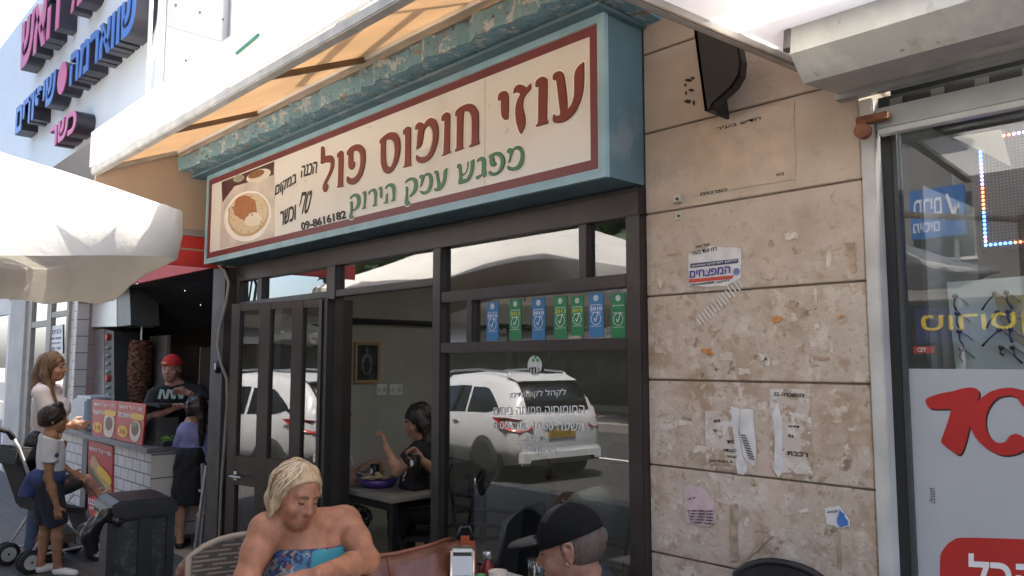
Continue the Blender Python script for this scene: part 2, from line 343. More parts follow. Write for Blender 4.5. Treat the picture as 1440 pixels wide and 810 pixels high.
def face_parts(root, L, Rm, s, brow, lip, skin, iris=(.05, .04, .03)):
    for sg in (-1, 1):
        e = MB().ball(L(sg * .031, .0725, .006), .0122 * s, 12).build('eye', mat('eye_white', (.30, .27, .25), .3, var=0), root, True)
        MB().ball(L(sg * .031, .0832, .005), A(.0055, .003, .0055) * s, 10, Rm).build('iris', mat('iris_dark', iris, .15, var=0), e, True)
        MB().ball(L(sg * .031, .0725, .0098), A(.0155, .0138, .0105) * s, 14, Rm).build('eyelid', skin, e, True); MB().ball(L(sg * .031, .0715, -.003), A(.0145, .0125, .0075) * s, 14, Rm).build('eyelid', skin, e, True)
        MB().tube([L(sg * .017, .0815, .003), L(sg * .026, .0868, .0025), L(sg * .036, .0862, .0025), L(sg * .046, .077, .004)], [.001 * s, .0019 * s, .0021 * s, .0012 * s], 5).build('eyelash', mat('lash_dark', (.03, .02, .015), .7, var=0), e, True)
        MB().tube([L(sg * .014, .088, .028), L(sg * .03, .089, .034), L(sg * .048, .077, .028)], [.0035 * s, .0045 * s, .002 * s], 6).build('eyebrow', brow, root, True)
    MB().tube([L(-.027, .0815, -.061), L(-.011, .0945, -.057), L(0, .0938, -.0585), L(.011, .0945, -.057), L(.027, .0815, -.061)], [.002 * s, .0045 * s, .004 * s, .0045 * s, .002 * s], 6).build('upper_lip', lip, root, True)
    MB().tube([L(-.023, .0825, -.065), L(-.01, .0925, -.0685), L(.01, .0925, -.0685), L(.023, .0825, -.065)], [.002 * s, .0052 * s, .0052 * s, .002 * s], 6).build('lower_lip', lip, root, True)
def hand_prims(w, d, pn, side, curl=.5, s=1.0):
    """w wrist, d along the hand, pn palm normal, side towards the thumb"""
    w, d = np.asarray(w, float), nz(d); pn = np.asarray(pn, float); pn = nz(pn - d * (pn @ d)); sd = np.cross(d, pn); sd = sd if sd @ np.asarray(side) > 0 else -sd
    Rm = np.stack([sd, pn, d], 1); P = [ell(w + d * .048 * s, A(.040, .016, .052) * s, Rm, .012)]
    for i, (off, ln) in enumerate(((.030, .070), (.010, .078), (-.011, .072), (-.031, .057))):
        p = w + d * .085 * s + sd * off * s; th = 0.0; dd = d; q = p
        for j, fr in enumerate((.45, .32, .25)):
            th = curl * (j + .6); dd = d * math.cos(th) + pn * math.sin(th); q2 = q + dd * ln * fr * s; P.append(cap(q, (.0095 - j * .001) * s, q2, (.0088 - j * .001) * s, .004)); q = q2
    t0 = w + d * .025 * s + sd * .028 * s; t1 = t0 + nz(d * .6 + sd * .75 + pn * .2) * .04 * s; t2 = t1 + nz(d * .9 + sd * .15 + pn * .5) * .035 * s
    P += [cap(t0, .014 * s, t1, .011 * s, .008), cap(t1, .011 * s, t2, .0085 * s, .004)]
    return P
class Person:
    """joints in the world; one body surface plus clothes and hair as parts"""
    def __init__(s, label, J, fwd, hfwd, hup=(0, 0, 1), sc=1.0, girth=1.0, skin=None, res=.008, curl=.5, palm=None, jaw=1.0, hand=1.0, group=None, legs=True, loc=None, arms=1.0):
        s.J = J = {k: np.asarray(v, float) for k, v in J.items()}; s.sc = sc; s.g = g = girth; s.res = res; s.skin = skin
        loc = loc if loc is not None else A(J['pel'][0], J['pel'][1], 0)
        s.root = thing('person', label, 'person', loc, group)
        R = frame(J['shl'] - J['shr'], J['nek'] - J['pel']); s.R = R; fw = nz(fwd); fv = R[:, 1] if R[:, 1] @ fw > 0 else -R[:, 1]; s.fv = fv; s.rv = R[:, 0]; s.uv = R[:, 2]
        m = lambda a, b, t: a * (1 - t) + b * t
        pel, chs, nek = J['pel'], J['chs'], J['nek']; s.wst = m(pel, chs, .5)
        sw = np.linalg.norm(J['shl'] - J['shr']) / 2
        s.hsz = float(J['hs']) if 'hs' in J else sc
        s.torso = [ell(pel, A(.155 * g, .115 * g, .12) * sc, R, .05), ell(s.wst + fv * .012 * g, A(.140 * g, .105 * g, .14) * sc, R, .06), ell(chs, A(min(sw * .93, .17 * g * sc), .108 * g * sc, .165 * sc), R, .06),
                   cap(m(J['shl'], nek, .12), .055 * sc * g**.5, m(J['shr'], nek, .12), .055 * sc * g**.5, .05)]
        s.trap = [cap(m(nek, J['head'], .12), .047 * sc, m(J['shl'], nek, .3), .045 * sc, .04), cap(m(nek, J['head'], .12), .047 * sc, m(J['shr'], nek, .3), .045 * sc, .04)]
        hp, s.L, s.HR = head_prims(J['head'], hfwd, hup, s.hsz, jaw)
        s.neck = [cap(nek - s.uv * .03, .056 * sc * g**.5, s.L(0, -.02, -.05), .052 * sc, .03)]
        s.arm = {}; s.legp = {}; ha = []
        for q in 'lr':
            if 'el' + q not in J: continue
            s.arm[q] = [cap(J['sh' + q], .053 * sc * g * arms, m(J['sh' + q], J['el' + q], .5), .048 * sc * g * arms, .03), cap(m(J['sh' + q], J['el' + q], .5), .048 * sc * g * arms, J['el' + q], .040 * sc * g**.5, .02), cap(J['el' + q], .041 * sc * g**.5, m(J['el' + q], J['wr' + q], .35), .041 * sc * g**.5, .02), cap(m(J['el' + q], J['wr' + q], .35), .041 * sc * g**.5, J['wr' + q], .027 * sc, .02)]
            d = J.get('hd' + q, J['wr' + q] - J['el' + q]); pn = J.get('pn' + q, fv * .3 + (-s.rv if q == 'l' else s.rv))
            ha += hand_prims(J['wr' + q], d, pn, J.get('th' + q, fv), curl, sc * hand)
        if legs:
            for q in 'lr':
                h, k, a = J['hi' + q], J['kn' + q], J['an' + q]
                s.legp[q] = [cap(h, .088 * sc * g, k, .056 * sc * g**.5, .03), cap(k, .055 * sc * g**.5, m(k, a, .3), .055 * sc * g**.5, .02), cap(m(k, a, .3), .055 * sc * g**.5, a, .036 * sc, .02)]
                t = J.get('to' + q, a + fv * .15 * sc - A(0, 0, a[2] - .03)); s.legp[q].append(cap(a - A(0, 0, .03 * sc), .036 * sc, t, .026 * sc, .02))
        P = s.torso + s.trap + s.neck + hp + [p for q in s.arm.values() for p in q] + [p for q in s.legp.values() for p in q] + ha
        s.body = sdf_obj('body', P, res, skin, s.root)
    def face(s, brow, lip): face_parts(s.root, s.L, s.HR, s.hsz, brow, lip, s.skin)
    def shirt(s, m, sleeve=.5, hem=-.05, neck=.0, name='shirt', off=.012, res=None, extra=()):
        o = off; z = s.uv; P = inflate(s.torso, o) + inflate(s.trap, o * .8)
        cl = [(s.J['nek'] + z * (.03 + neck) * s.sc, nz(z + s.fv * .45)), (s.J['pel'] + z * hem * s.sc, -z)]
        for q in s.arm:
            if sleeve <= 0: continue
            a, e = s.J['sh' + q], s.J['el' + q]
            if sleeve <= 1:
                e2 = a + (e - a) * sleeve; d = nz(e - a); P.append(cap(a, .055 * s.sc * s.g + o, e2 + d * .05, .054 * s.sc * s.g + o * 1.4, .02, [(e2, d)]))
            else: P += inflate(s.arm[q][:3], o); w = s.J['wr' + q]; d = nz(w - e); P.append(cap(e, .041 * s.sc + o, w, .03 * s.sc + o, .02, [(w - d * .03, d)]))
        return sdf_obj(name, P + list(extra), res or s.res, m, s.root, cl, wob=.0012, wscale=60)
    def pants(s, m, length=1.9, name='trousers', loose=.015, res=None):
        P = inflate(s.torso[:1], .014)
        for q in s.legp:
            h, k, a = s.J['hi' + q], s.J['kn' + q], s.J['an' + q]
            if length <= 1: e = h + (k - h) * length; d = nz(k - h); P.append(cap(h, .092 * s.sc * s.g + loose, e + d * .05, .07 * s.sc * s.g + loose, .02, [(e, d)]))
            else: e = k + (a - k) * (length - 1); d = nz(a - k); P += [cap(h, .092 * s.sc * s.g + loose, k, .062 * s.sc * s.g + loose, .02), cap(k, .062 * s.sc * s.g + loose, e + d * .05, .05 * s.sc + loose, .02, [(e, d)])]
        return sdf_obj(name, P, res or s.res, m, s.root, [(s.J['pel'] + s.uv * .1 * s.sc, s.uv)], wob=.0015, wscale=45)
    def shoes(s, m):
        for q in s.legp:
            p = s.legp[q][-1]; sdf_obj('shoe', [cap(p[1] - A(0, 0, .012), p[2] + .008, p[3] - A(0, 0, 0), p[4] + .012, .02)], .008, m, s.root, [(A(0, 0, max(p[3][2] + .05 * s.sc, p[1][2] + .01)), A(0, 0, 1)), (A(0, 0, .004), A(0, 0, -1))])
    def hair(s, m, locks=(), front=.035, low=-.01, thick=.012, res=None, name='hair', wob=.0022, extra=()):
        t = s.hsz; L = s.L; f, u = s.HR[:, 1], s.HR[:, 2]
        P = [ell(L(0, -.014, .03), A(.076, .094, .092) * t + thick, s.HR, .02, [(L(0, front + .03, low), nz(f * .8 - u * .62))])]
        for pts in locks:
            for (a, ra), (b, rb) in zip(pts[:-1], pts[1:]): P.append(cap(L(*a), ra * t, L(*b), rb * t, .02))
        return sdf_obj(name, P + list(extra), res or min(s.res, .006), m, s.root, wob=wob, wscale=260, axis=s.HR[:, 0] * .8 + s.HR[:, 1] * .6)
def stand(x, y, yaw, h=1.7, lean=0.0):
    """standing joints for a person of height h at (x, y) looking along yaw (degrees from +X)"""
    k = h / 1.75; f = A(math.cos(rad(yaw)), math.sin(rad(yaw)), 0); l = A(-f[1], f[0], 0); o = A(x, y, 0)
    g = lambda a, b, c: o + (l * a + f * b) * k + A(0, 0, c * k)
    J = dict(pel=g(0, 0, .95), chs=g(0, .01, 1.27), nek=g(0, -.005, 1.46), head=g(0, .03, 1.625), shl=g(.175, 0, 1.40), shr=g(-.175, 0, 1.40), ell=g(.22, -.01, 1.11), elr=g(-.22, -.01, 1.11), wrl=g(.23, .05, .86), wrr=g(-.23, .05, .86),
             hil=g(.085, 0, .92), hir=g(-.085, 0, .92), knl=g(.095, .01, .50), knr=g(-.095, .01, .50), anl=g(.095, -.02, .09), anr=g(-.095, -.02, .09))
    return J, f, l, g, k
# ================================================================== SETTING
dark_al = mat('brown_aluminium', (.040, .031, .028), .42, .3, .25, 5, .05)
black = mat('black_plastic', (.012, .012, .013), .45, 0, .2, 8)
blackgloss = mat('black_gloss', (.01, .01, .011), .15, 0, 0)
steel = mat('brushed_steel', (.50, .50, .49), .32, .9, .15, 4, .05, 60, stretch=(1, 1, 12))
galv = mat('galvanised_steel', (.36, .37, .36), .5, .5, .25, 7, .05)
white_paint = mat('white_paint', (.78, .77, .74), .6, 0, .06, 3, .05)
paper = mat('paper', (.60, .57, .52), .85, 0, .15, 25)
ink = mat('black_ink', (.02, .02, .02), .7, 0, 0)
red_print = mat('red_print', (.42, .022, .02), .35, 0, .12, 4)
white_print = mat('white_print', (.75, .74, .72), .4, 0, .03, 5)
pane = glass('shop_glass', (.52, .55, .53), 3.8)
pane_r = glass('right_glass', (.80, .83, .82), 3.2)
clear = glass('clear_glass', (.86, .88, .88), 1.3)

def sheet(name, x0, y0, x1, y1, z, m, t=.3): return tag(MB().box((x0, y0, z - t), (x1, y1, z)).build(name, m), kind='structure')
pave = checkmat('paving', 'b', (.085, .078, .072), (.035, .033, .031), 2.5, .75, mortar=.012, bw=1.0, rh=.5, off=.5)
sheet('pavement', -60, -4.3, 40, .02, 0, pave)
sheet('kerb', -60, -4.45, 40, -4.302, .005, mat('kerb_stone', (.32, .31, .29), .85, 0, .2, 4, .3))
sheet('road', -80, -13, 60, -4.452, -.20, mat('asphalt', (.05, .049, .048), .9, 0, .2, 20, .4, 90))
MBm = MB()
for i in range(12): MBm.box((-40 + i * 6, -8.8, -.198), (-37 + i * 6, -8.68, -.194))
tag(MBm.build('lane_marking', mat('road_paint', (.7, .7, .68), .7, 0, .2, 9)), kind='structure')
sheet('far_pavement', -80, -19, 60, -13, 0, mat('far_paving', (.25, .23, .21), .85, 0, .15, 3))
tag(MB().box((-300, -300, -.9), (300, 300, -.6)).build('ground', mat('ground_soil', (.2, .18, .15), .9)), kind='structure')

# ------------------------------------------------------------------ building the shops are in
wallp = mat('white_render', (.72, .71, .69), .85, 0, .08, 2, .15)
bld = thing('shop_building', 'low pale rendered building behind the cafe sign with plastered interior', 'building', (-4, .1, 0))
MB().box((-6.40, .06, 3.13), (2.5, 6, 3.30)).build('roof_slab', wallp, bld); MB().box((-6.40, .06, 3.301), (2.5, .22, 3.42)).build('parapet', wallp, bld)
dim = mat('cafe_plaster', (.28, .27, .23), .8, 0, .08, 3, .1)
lw = -5.3
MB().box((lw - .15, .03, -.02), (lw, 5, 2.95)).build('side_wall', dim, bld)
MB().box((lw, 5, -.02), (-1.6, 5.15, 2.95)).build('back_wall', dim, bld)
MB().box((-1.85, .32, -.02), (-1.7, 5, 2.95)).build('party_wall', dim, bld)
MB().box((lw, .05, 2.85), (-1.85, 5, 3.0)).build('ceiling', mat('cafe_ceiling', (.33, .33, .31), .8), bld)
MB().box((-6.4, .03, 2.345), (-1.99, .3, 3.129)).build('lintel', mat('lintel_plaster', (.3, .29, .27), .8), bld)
tag(MB().box((-6.3, .022, -.05), (-.2, 6, .004)).build('floor', checkmat('floor_tiles', 'b', (.26, .24, .21), (.1, .1, .09), 3, .4, mortar=.01, bw=1, rh=1, off=0)), kind='structure')
pipe = MB().tube([A(lw + .03, .05, 1.915), A(lw + .03, 4.9, 1.915)], .022, 8).build('conduit', black, bld)

# ------------------------------------------------------------------ stone pier
stone = layered('travertine', (.515, .42, .325), (.435, .345, .265),
    [((.54, .455, .37), 3.1, .5, .15, None, None), ((.37, .26, .17), 5.5, .49, .16, 2.25, 1.6), ((.60, .52, .43), 12, .53, .11, 2.2, 1.7), ((.38, .27, .18), 22, .54, .10, 2.35, 1.8), ((.33, .23, .15), 40, .60, .08, 2.3, 1.6), ((.60, .53, .44), 3.3, .55, .18, 2.0, 1.2), ((.36, .27, .19), 2.1, .55, .2, 1.3, .6),
     ((.24, .16, .10), 15, .63, .06, 2.5, 1.6), ((.60, .54, .47), 26, .62, .07, 2.15, 1.6), ((.12, .10, .085), 42, .67, .02, 2.6, 1.5), ((.55, .42, .33), 2.2, .56, .1, 1.7, 1.2)], .8, 6, .35, 45)
pier = thing('stone_pier', 'weathered beige stone wall pier with torn poster remains, between cafe window and right shop', 'wall', (-1.55, 0, 0))
xs0, xs1 = -1.997, -1.083
zs = [-.02, .115, .467, .82, 1.173, 1.523, 1.873, 2.225, 2.578, 2.93, 3.125]
for i, (a, b) in enumerate(zip(zs[:-1], zs[1:])):
    MB().box((xs0, 0, a + .004), (xs1, .3, b - .004)).build('stone_course', stone, pier, bevel=.003)
MB().box((xs0 + .004, .008, -.02), (xs1 - .004, .29, 3.12)).build('mortar', mat('joint_mortar', (.17, .125, .09), .95, 0, .3, 12, .4), pier)
def onwall(px, py, off=.0): return PY(px, py, -off)
def scrap(name, label, pts, m, cat='poster', off=.004, group=None, smooth=False, parent=None):
    lp = [(onwall(*p)[0], onwall(*p)[2]) for p in pts]
    if smooth: lp = smooth_loop(lp, 4, -.2)
    o = MB().poly([lp], lambda u, v, h: A(u, -off + .0035 - h, v), .003).build(name, m, parent)
    return o if parent is not None else tag(o, label, cat, group)
def jag(pts, n=3, amp=2.5, seed=1):
    r = random.Random(seed); out = []
    for i in range(len(pts)):
        a, b = A(*pts[i]), A(*pts[(i + 1) % len(pts)]); out.append(tuple(a))
        for k in range(1, n + 1): out.append(tuple(a + (b - a) * k / (n + 1) + A(r.uniform(-amp, amp), r.uniform(-amp, amp))))
    return out
def walltext(mb, s, x0, y0, x1, y1, h, off=.006, bold=0): # baseline from (x0,y0) to (x1,y1), h pixels high
    p = onwall(x0, y0, off); q = onwall(x1, y1, off); u = onwall(x0, y0 - h, off); return text_quad(mb, s, p, q, u, .0015, bold=bold)
oldp = mat('old_paper', (.56, .48, .40), .9, 0, .25, 18, .2); whitep = mat('torn_paper', (.62, .60, .57), .85, 0, .12, 20, .2)
stainp = layered('paper_residue', (.52, .435, .355), (.58, .50, .42), [((.40, .29, .2), 12, .5, .06, None, None), ((.62, .57, .51), 22, .55, .04, None, None)], .9, 10, .3)
r1 = scrap('paper_ghost', 'pale rectangular ghost of a removed notice high on the stone pier', jag([(975, 175), (1118, 143), (1118, 252), (976, 276)], 3, 1.0, 3), mat('ghost_paper', (.50, .395, .30), .85, 0, .12, 14, .15), off=.0036)
t = MB()
for (s, a) in ((HE('חדש בעיר'), (1007, 184, 1070, 168, 4)), (HE('לפרטים'), (985, 275, 1023, 269, 5)), (HE('נא'), (1092, 248, 1102, 246, 4))): walltext(t, s, *a, off=.0045)
t.build('print', ink, r1)
rs_ = random.Random(11); rem = [mat('remnant_a', (.58, .51, .42), .9, 0, .2, 30, .2), mat('remnant_b', (.50, .40, .31), .9, 0, .2, 30, .2), mat('remnant_c', (.39, .285, .195), .9, 0, .3, 25, .2), mat('remnant_d', (.57, .51, .44), .9, 0, .15, 30, .2)]
for i in range(40):
    x, y = rs_.uniform(922, 1200), rs_.choice((rs_.uniform(330, 420), rs_.uniform(425, 530), rs_.uniform(425, 530), rs_.uniform(550, 680), rs_.uniform(690, 790))); w, h = rs_.uniform(4, 22), rs_.uniform(3, 13); 
    if rs_.random() < .3: w, h = h * .5, w * 1.3
    k = rs_.choices((0, 1, 2, 3), (3, 3, 3, 2))[0]; ang = rs_.uniform(-.15, .15)
    q = jag([(x - w / 2, y - h / 2 + ang * w), (x + w / 2, y - h / 2 - ang * w), (x + w / 2 + rs_.uniform(-3, 3), y + h / 2), (x - w / 2 + rs_.uniform(-3, 3), y + h / 2)], 4, min(w, h) * .22, 100 + i); scrap('paper_remnant', None, q, rem[k], off=.0032 + .0004 * k, parent=pier)
for (q, k) in (([(1233, 342), (1236, 342)], 2),): pass
scrap('glue_streak', None, jag([(1188, 342), (1202, 341), (1205, 383), (1197, 384), (1196, 360), (1189, 358)], 3, 1, 77), rem[2], off=.0048, parent=pier); scrap('glue_streak', None, jag([(1026, 711), (1038, 708), (1038, 788), (1028, 790)], 4, 1.2, 78), rem[2], off=.0048, parent=pier); scrap('glue_streak', None, jag([(1083, 751), (1087, 754), (1043, 795), (1037, 797)], 3, .6, 79), rem[2], off=.0048, parent=pier); scrap('glue_streak', None, jag([(1178, 742), (1182, 742), (1183, 800), (1178, 800)], 3, 1, 80), rem[2], off=.0048, parent=pier)
for (x, y, w, c) in ((1092, 449, 6, 0), (994, 493, 6, 0), (1182, 446, 3, 0), (1000, 498, 4, 1)): scrap('orange_mark', None, smooth_loop(jag([(x - w, y - w * .5), (x + w, y - w * .7), (x + w * .8, y + w * .6), (x - w, y + w * .5)], 2, 1.5, x), 2, -.5), mat('orange_pig', (.60, .25, .07), .8, 0, .3, 60), off=.005, parent=pier)
ad = scrap('flyer', 'white advertising flyer with purple Hebrew word and red stripe stuck on stone', jag([(969, 358), (1000, 346), (1043, 350), (1043, 390), (1022, 403), (969, 403)], 3, 1.2, 5), whitep, off=.005)
t = MB(); walltext(t, HE('המפצחים'), 970, 391, 1027, 384, 10, .006, .02); t.build('headline', mat('purple_ink', (.07, .045, .25), .6, var=.1), ad)
scrap('stripe', None, [(970, 393), (1033, 387), (1030, 392), (970, 398)], mat('red_ink', (.5, .06, .035), .6), off=.0065, parent=ad)
t = MB(); walltext(t, HE('סבל העיר'), 977, 349, 998, 345, 4); walltext(t, HE('רח ועד בעיר'), 972, 359, 1008, 352, 5); walltext(t, '1801000888', 971, 402, 1004, 398, 2.5); walltext(t, HE('בלוטו'), 1009, 398, 1026, 395, 3)
t.build('print', ink, ad)
scrap('dark_strip', None, [(972, 371), (1039, 364), (1039, 370), (972, 377)], mat('navy_ink', (.06, .065, .12), .6), off=.0065, parent=ad)
t = MB(); walltext(t, HE('טלפון לפרטים נוספים'), 974, 376, 1036, 368, 3.5, .008); t.build('strip_print', white_print, ad)
MB().lathe(onwall(1036, 382, .0035), [(.014, 0), (.014, .003)], 14, (0, -1, 0)).build('emblem', mat('emblem_blue', (.16, .2, .36), .6), ad)
bt = thing('tape_strip', 'torn strip of clear barcode tape hanging diagonally below the purple flyer', 'tape', onwall(1012, 425))
for i in range(15):
    q = A(983, 453) + (A(1040, 398) - A(983, 453)) * i / 14; d = A(5.5, 7.5) * (.6 + .4 * math.sin(i * 1.3)**2)
    a, b = onwall(*(q - d), .004), onwall(*(q + d), .004); MB().bar(a, b, .0045, .002, (0, 1, 0)).build('tape_thread', whitep, bt)
w1 = scrap('torn_notice', 'torn white notice with ripped centre strip, left one of the pair on lower stone', jag([(992, 578), (1027, 577), (1030, 573), (1042, 575), (1043, 580), (1060, 575), (1064, 655), (1052, 660), (1050, 667), (1038, 667), (1036, 655), (993, 652)], 2, 1.1, 9), stainp, off=.0045)
scrap('torn_layer', None, jag([(1029, 571), (1041, 575), (1039, 610), (1045, 640), (1052, 660), (1046, 668), (1038, 664), (1034, 620)], 2, .8, 2), whitep, off=.0075, parent=w1)
scrap('torn_layer', None, jag([(1043, 575), (1060, 576), (1064, 640), (1060, 655), (1046, 640), (1042, 610)], 2, .8, 4), whitep, off=.0075, parent=w1)
t = MB()
for (s, a) in ((HE('דרוש'), (1004, 594, 1013, 594, 4)), (HE('טל'), (1003, 608, 1008, 608, 5)), (HE('מיידי'), (1022, 624, 1032, 624, 5)), (HE('לעבודה'), (1017, 635, 1036, 636, 5)), (HE('קבועה'), (1022, 644, 1036, 645, 4)), (HE('ניסיון'), (997, 650, 1030, 652, 4))): walltext(t, s, *a, off=.0065)
for i in range(10): walltext(t, '-', 1041 + i * 1.3, 612 + i * 3.6, 1049 + i * 1.4, 613.5 + i * 3.7, 1.2, .0092)
t.build('print', ink, w1)
w2 = scrap('torn_notice', 'torn notice with long white vertical rip and few black words, right of the pair', jag([(1083, 546), (1140, 548), (1143, 668), (1104, 664), (1095, 672), (1086, 660)], 3, 1.2, 12), stainp, off=.0045)
scrap('torn_layer', None, jag([(1090, 575), (1095, 566), (1100, 590), (1102, 660), (1096, 671), (1089, 660), (1091, 610), (1087, 585)], 2, .7, 6), whitep, off=.0075, parent=w2)
t = MB()
for (s, a) in ((HE('להשכרה בנ'), (1088, 556, 1131, 559, 6)), (HE('דירה'), (1109, 601, 1124, 602, 3)), (HE('רכבת'), (1107, 640, 1136, 643, 6)), (HE('גג'), (1108, 614, 1116, 616, 4))): walltext(t, s, *a, off=.0065, bold=.01)
t.build('print', ink, w2)
pk = scrap('pink_notice', 'small faded pink notice with lines of print low on stone', jag([(965, 686), (973, 682), (985, 684), (1006, 704), (1007, 734), (999, 741), (966, 735)], 2, 1.2, 20), mat('pink_paper', (.55, .40, .40), .85, 0, .12, 30), off=.005)
t = MB()
for i in range(5): walltext(t, HE('הודעה לתושבי האזור בנושא'[:22 - i * 2]), 967 + i, 719 + i * 4, 1003, 720 + i * 4.4, 2.6, .0065)
walltext(t, HE('לב'), 967, 703, 978, 701, 3, .0065); t.build('print', ink, pk)
bl = scrap('torn_sticker', 'torn blue and white sticker at the lower right of the stone pier', jag([(1161, 715), (1180, 711), (1193, 728), (1195, 741), (1185, 742), (1163, 736)], 2, 1.5, 30), whitep, off=.005)
scrap('blue_figure', None, jag([(1182, 715), (1188, 722), (1194, 738), (1184, 741), (1178, 735)], 2, 1.2, 8), mat('blue_ink', (.05, .14, .38), .6, var=.3), off=.0065, parent=bl)
t = MB(); walltext(t, HE('מכירה'), 1164, 722, 1178, 720, 3, .0065); t.build('print', ink, bl)
for k, (px, py, lb) in enumerate(((956, 280, 'small upper square metal clip on the stone pier beside the window'), (955, 304, 'small lower square metal bracket with dark bolt on the stone pier'))):
    c = onwall(px, py); b = thing('wall_bracket', lb, 'bracket', c)
    MB().box(c + A(-.016, -.006 if k else -.028, -.016), c + A(.016, .002, .016)).build('plate', mat('cream_metal', (.5, .47, .4), .6, .2), b, bevel=.002)
    MB().lathe(c + A(.002, -.006, 0) if k else c + A(.006, -.028, -.004), [(.006, 0), (.006, .004)], 10, (0, -1, 0)).build('bolt', black, b)

# ------------------------------------------------------------------ black hood lamp bracket near the top of the stone
hd = thing('black_hood', 'black curved metal hood bracket fixed high on the stone pier', 'hood', onwall(985, 100))
prof = [(975, 37), (1037, 66), (1041, 85), (1039, 105), (1029, 122), (1001, 147), (999, 154), (991, 156)]
q0 = [PY(x, y, -.16) for x, y in prof]; 
lp = [(p[0], p[2]) for p in q0]
MB().poly([lp], lambda u, v, h: A(u, -.16 + .012 - h, v), .012).build('side_plate', mat('hood_black', (.005, .005, .005), .6, 0, .2, 9), hd)
edge = [A(q0[0][0], 0, q0[0][2]), A(q0[-1][0], 0, q0[-1][2])]
MB().hexa([q0[0] + A(0, .0, 0), q0[0] + A(.012, 0, 0), q0[-1] + A(.012, 0, 0), q0[-1]], [A(q0[0][0] - .0, -.0, q0[0][2]), A(q0[0][0] + .012, -.0, q0[0][2]), A(q0[-1][0] + .012, -.0, q0[-1][2]), A(q0[-1][0], -.0, q0[-1][2])]).build('back_plate', black, hd)
m_ = MB()
for (x, y) in prof[1:7]: pass
for a, b in zip(prof[1:-1], prof[2:]):
    p, q = PY(*a, -.16), PY(*b, -.16); m_.hexa([p, q, q + A(0, .05, 0), p + A(0, .05, 0)], [p + A(-.004, 0, .004), q + A(-.004, 0, .004), q + A(-.004, .05, .004), p + A(-.004, .05, .004)])
m_.build('rim', black, hd)
drip = mat('dark_residue', (.03, .022, .018), .8)
rs = thing('glue_marks', 'dark glue marks on the stone beside the black hood', 'stain', onwall(968, 125, .001))
for i, (x, y, w, h) in enumerate(((968, 113, 5, 2.2), (974, 110, 3, 2), (972, 127, 4, 2), (965, 131, 1.4, 3), (967, 143, 5, 3), (976, 145, 1.5, 4), (964, 120, 1.5, 2))):
    scrap('glue_dab', None, smooth_loop([(x - w, y), (x, y - h), (x + w, y - h * .3), (x + w * .4, y + h)], 3, -.5), drip, off=.0042, parent=rs)

# ------------------------------------------------------------------ cafe sign
sb = thing('shop_sign', 'long cream cafe sign with red Hebrew lettering in a blue box frame', 'sign', (-4, -.2, 2.7))
bluep = layered('blue_paint', (.115, .20, .235), (.085, .155, .185), [((.17, .23, .25), 3, .55, .1, None, None), ((.12, .17, .19), 12, .64, .05, None, None)], .6, 4, .2)
peel = layered('peeling_blue_paint', (.15, .285, .34), (.19, .33, .385), [((.40, .45, .45), 15, .55, .03, None, None), ((.25, .22, .17), 9, .60, .03, None, None), ((.09, .08, .07), 34, .60, .03, None, None)], .8, 5, .9, 60)
YF = -.262
bx0, bx1, bz0, bz1 = -6.005, -1.999, 2.352, 3.045
MB().box((bx0, YF + .02, bz0), (bx1, -.006, bz1)).build('box', bluep, sb)
fr = MB(); fw_ = .035
fr.box((bx0 - .004, YF - .006, bz0 - .004), (bx1 + .004, YF + .019, bz0 + fw_)); fr.box((bx0 - .004, YF - .006, bz1 - fw_), (bx1 + .004, YF + .019, bz1 + .004))
fr.box((bx0 - .004, YF - .006, bz0 + fw_), (bx0 + fw_, YF + .019, bz1 - fw_)); fr.box((bx1 - fw_, YF - .006, bz0 + fw_), (bx1 + .004, YF + .019, bz1 - fw_))
fr.build('frame', mat('pale_blue_trim', (.27, .42, .465), .55, 0, .15, 6, .1), sb)
MB().box((bx0 + fw_, YF + .002, bz0 + fw_), (bx1 - fw_, YF + .018, bz1 - fw_)).build('panel', layered('cream_panel', (.72, .69, .63), (.68, .65, .585), [((.60, .55, .47), 1.7, .55, .2, None, None), ((.52, .46, .38), 14, .66, .05, None, None)], .45, 1.2, .04, 8), sb)
def SP(px, py, off=.003): return PY(px, py, YF + .002 - off)
def S2(px, py): p = SP(px, py, 0); return (p[0], p[2])
b_ = .042; i0, i1, j0, j1 = bx0 + fw_ + .003, bx1 - fw_ - .003, bz0 + fw_ + .003, bz1 - fw_ - .003
MB().poly([[(i0, j0), (i1, j0), (i1, j1), (i0, j1)], [(i0 + b_, j0 + b_), (i1 - b_, j0 + b_), (i1 - b_, j1 - b_), (i0 + b_, j1 - b_)]], lambda u, v, h: A(u, YF + .002 - h, v), .0025).build('border', mat('maroon_border', (.155, .028, .030), .5, 0, .1, 4), sb)
sx = SP(682, 180, 0)[0]; MB().box((sx - .0012, YF + .0012, j0 + b_), (sx + .0012, YF + .0035, j1 - b_)).build('seam', mat('seam_grey', (.4, .36, .3), .6, var=0), sb)
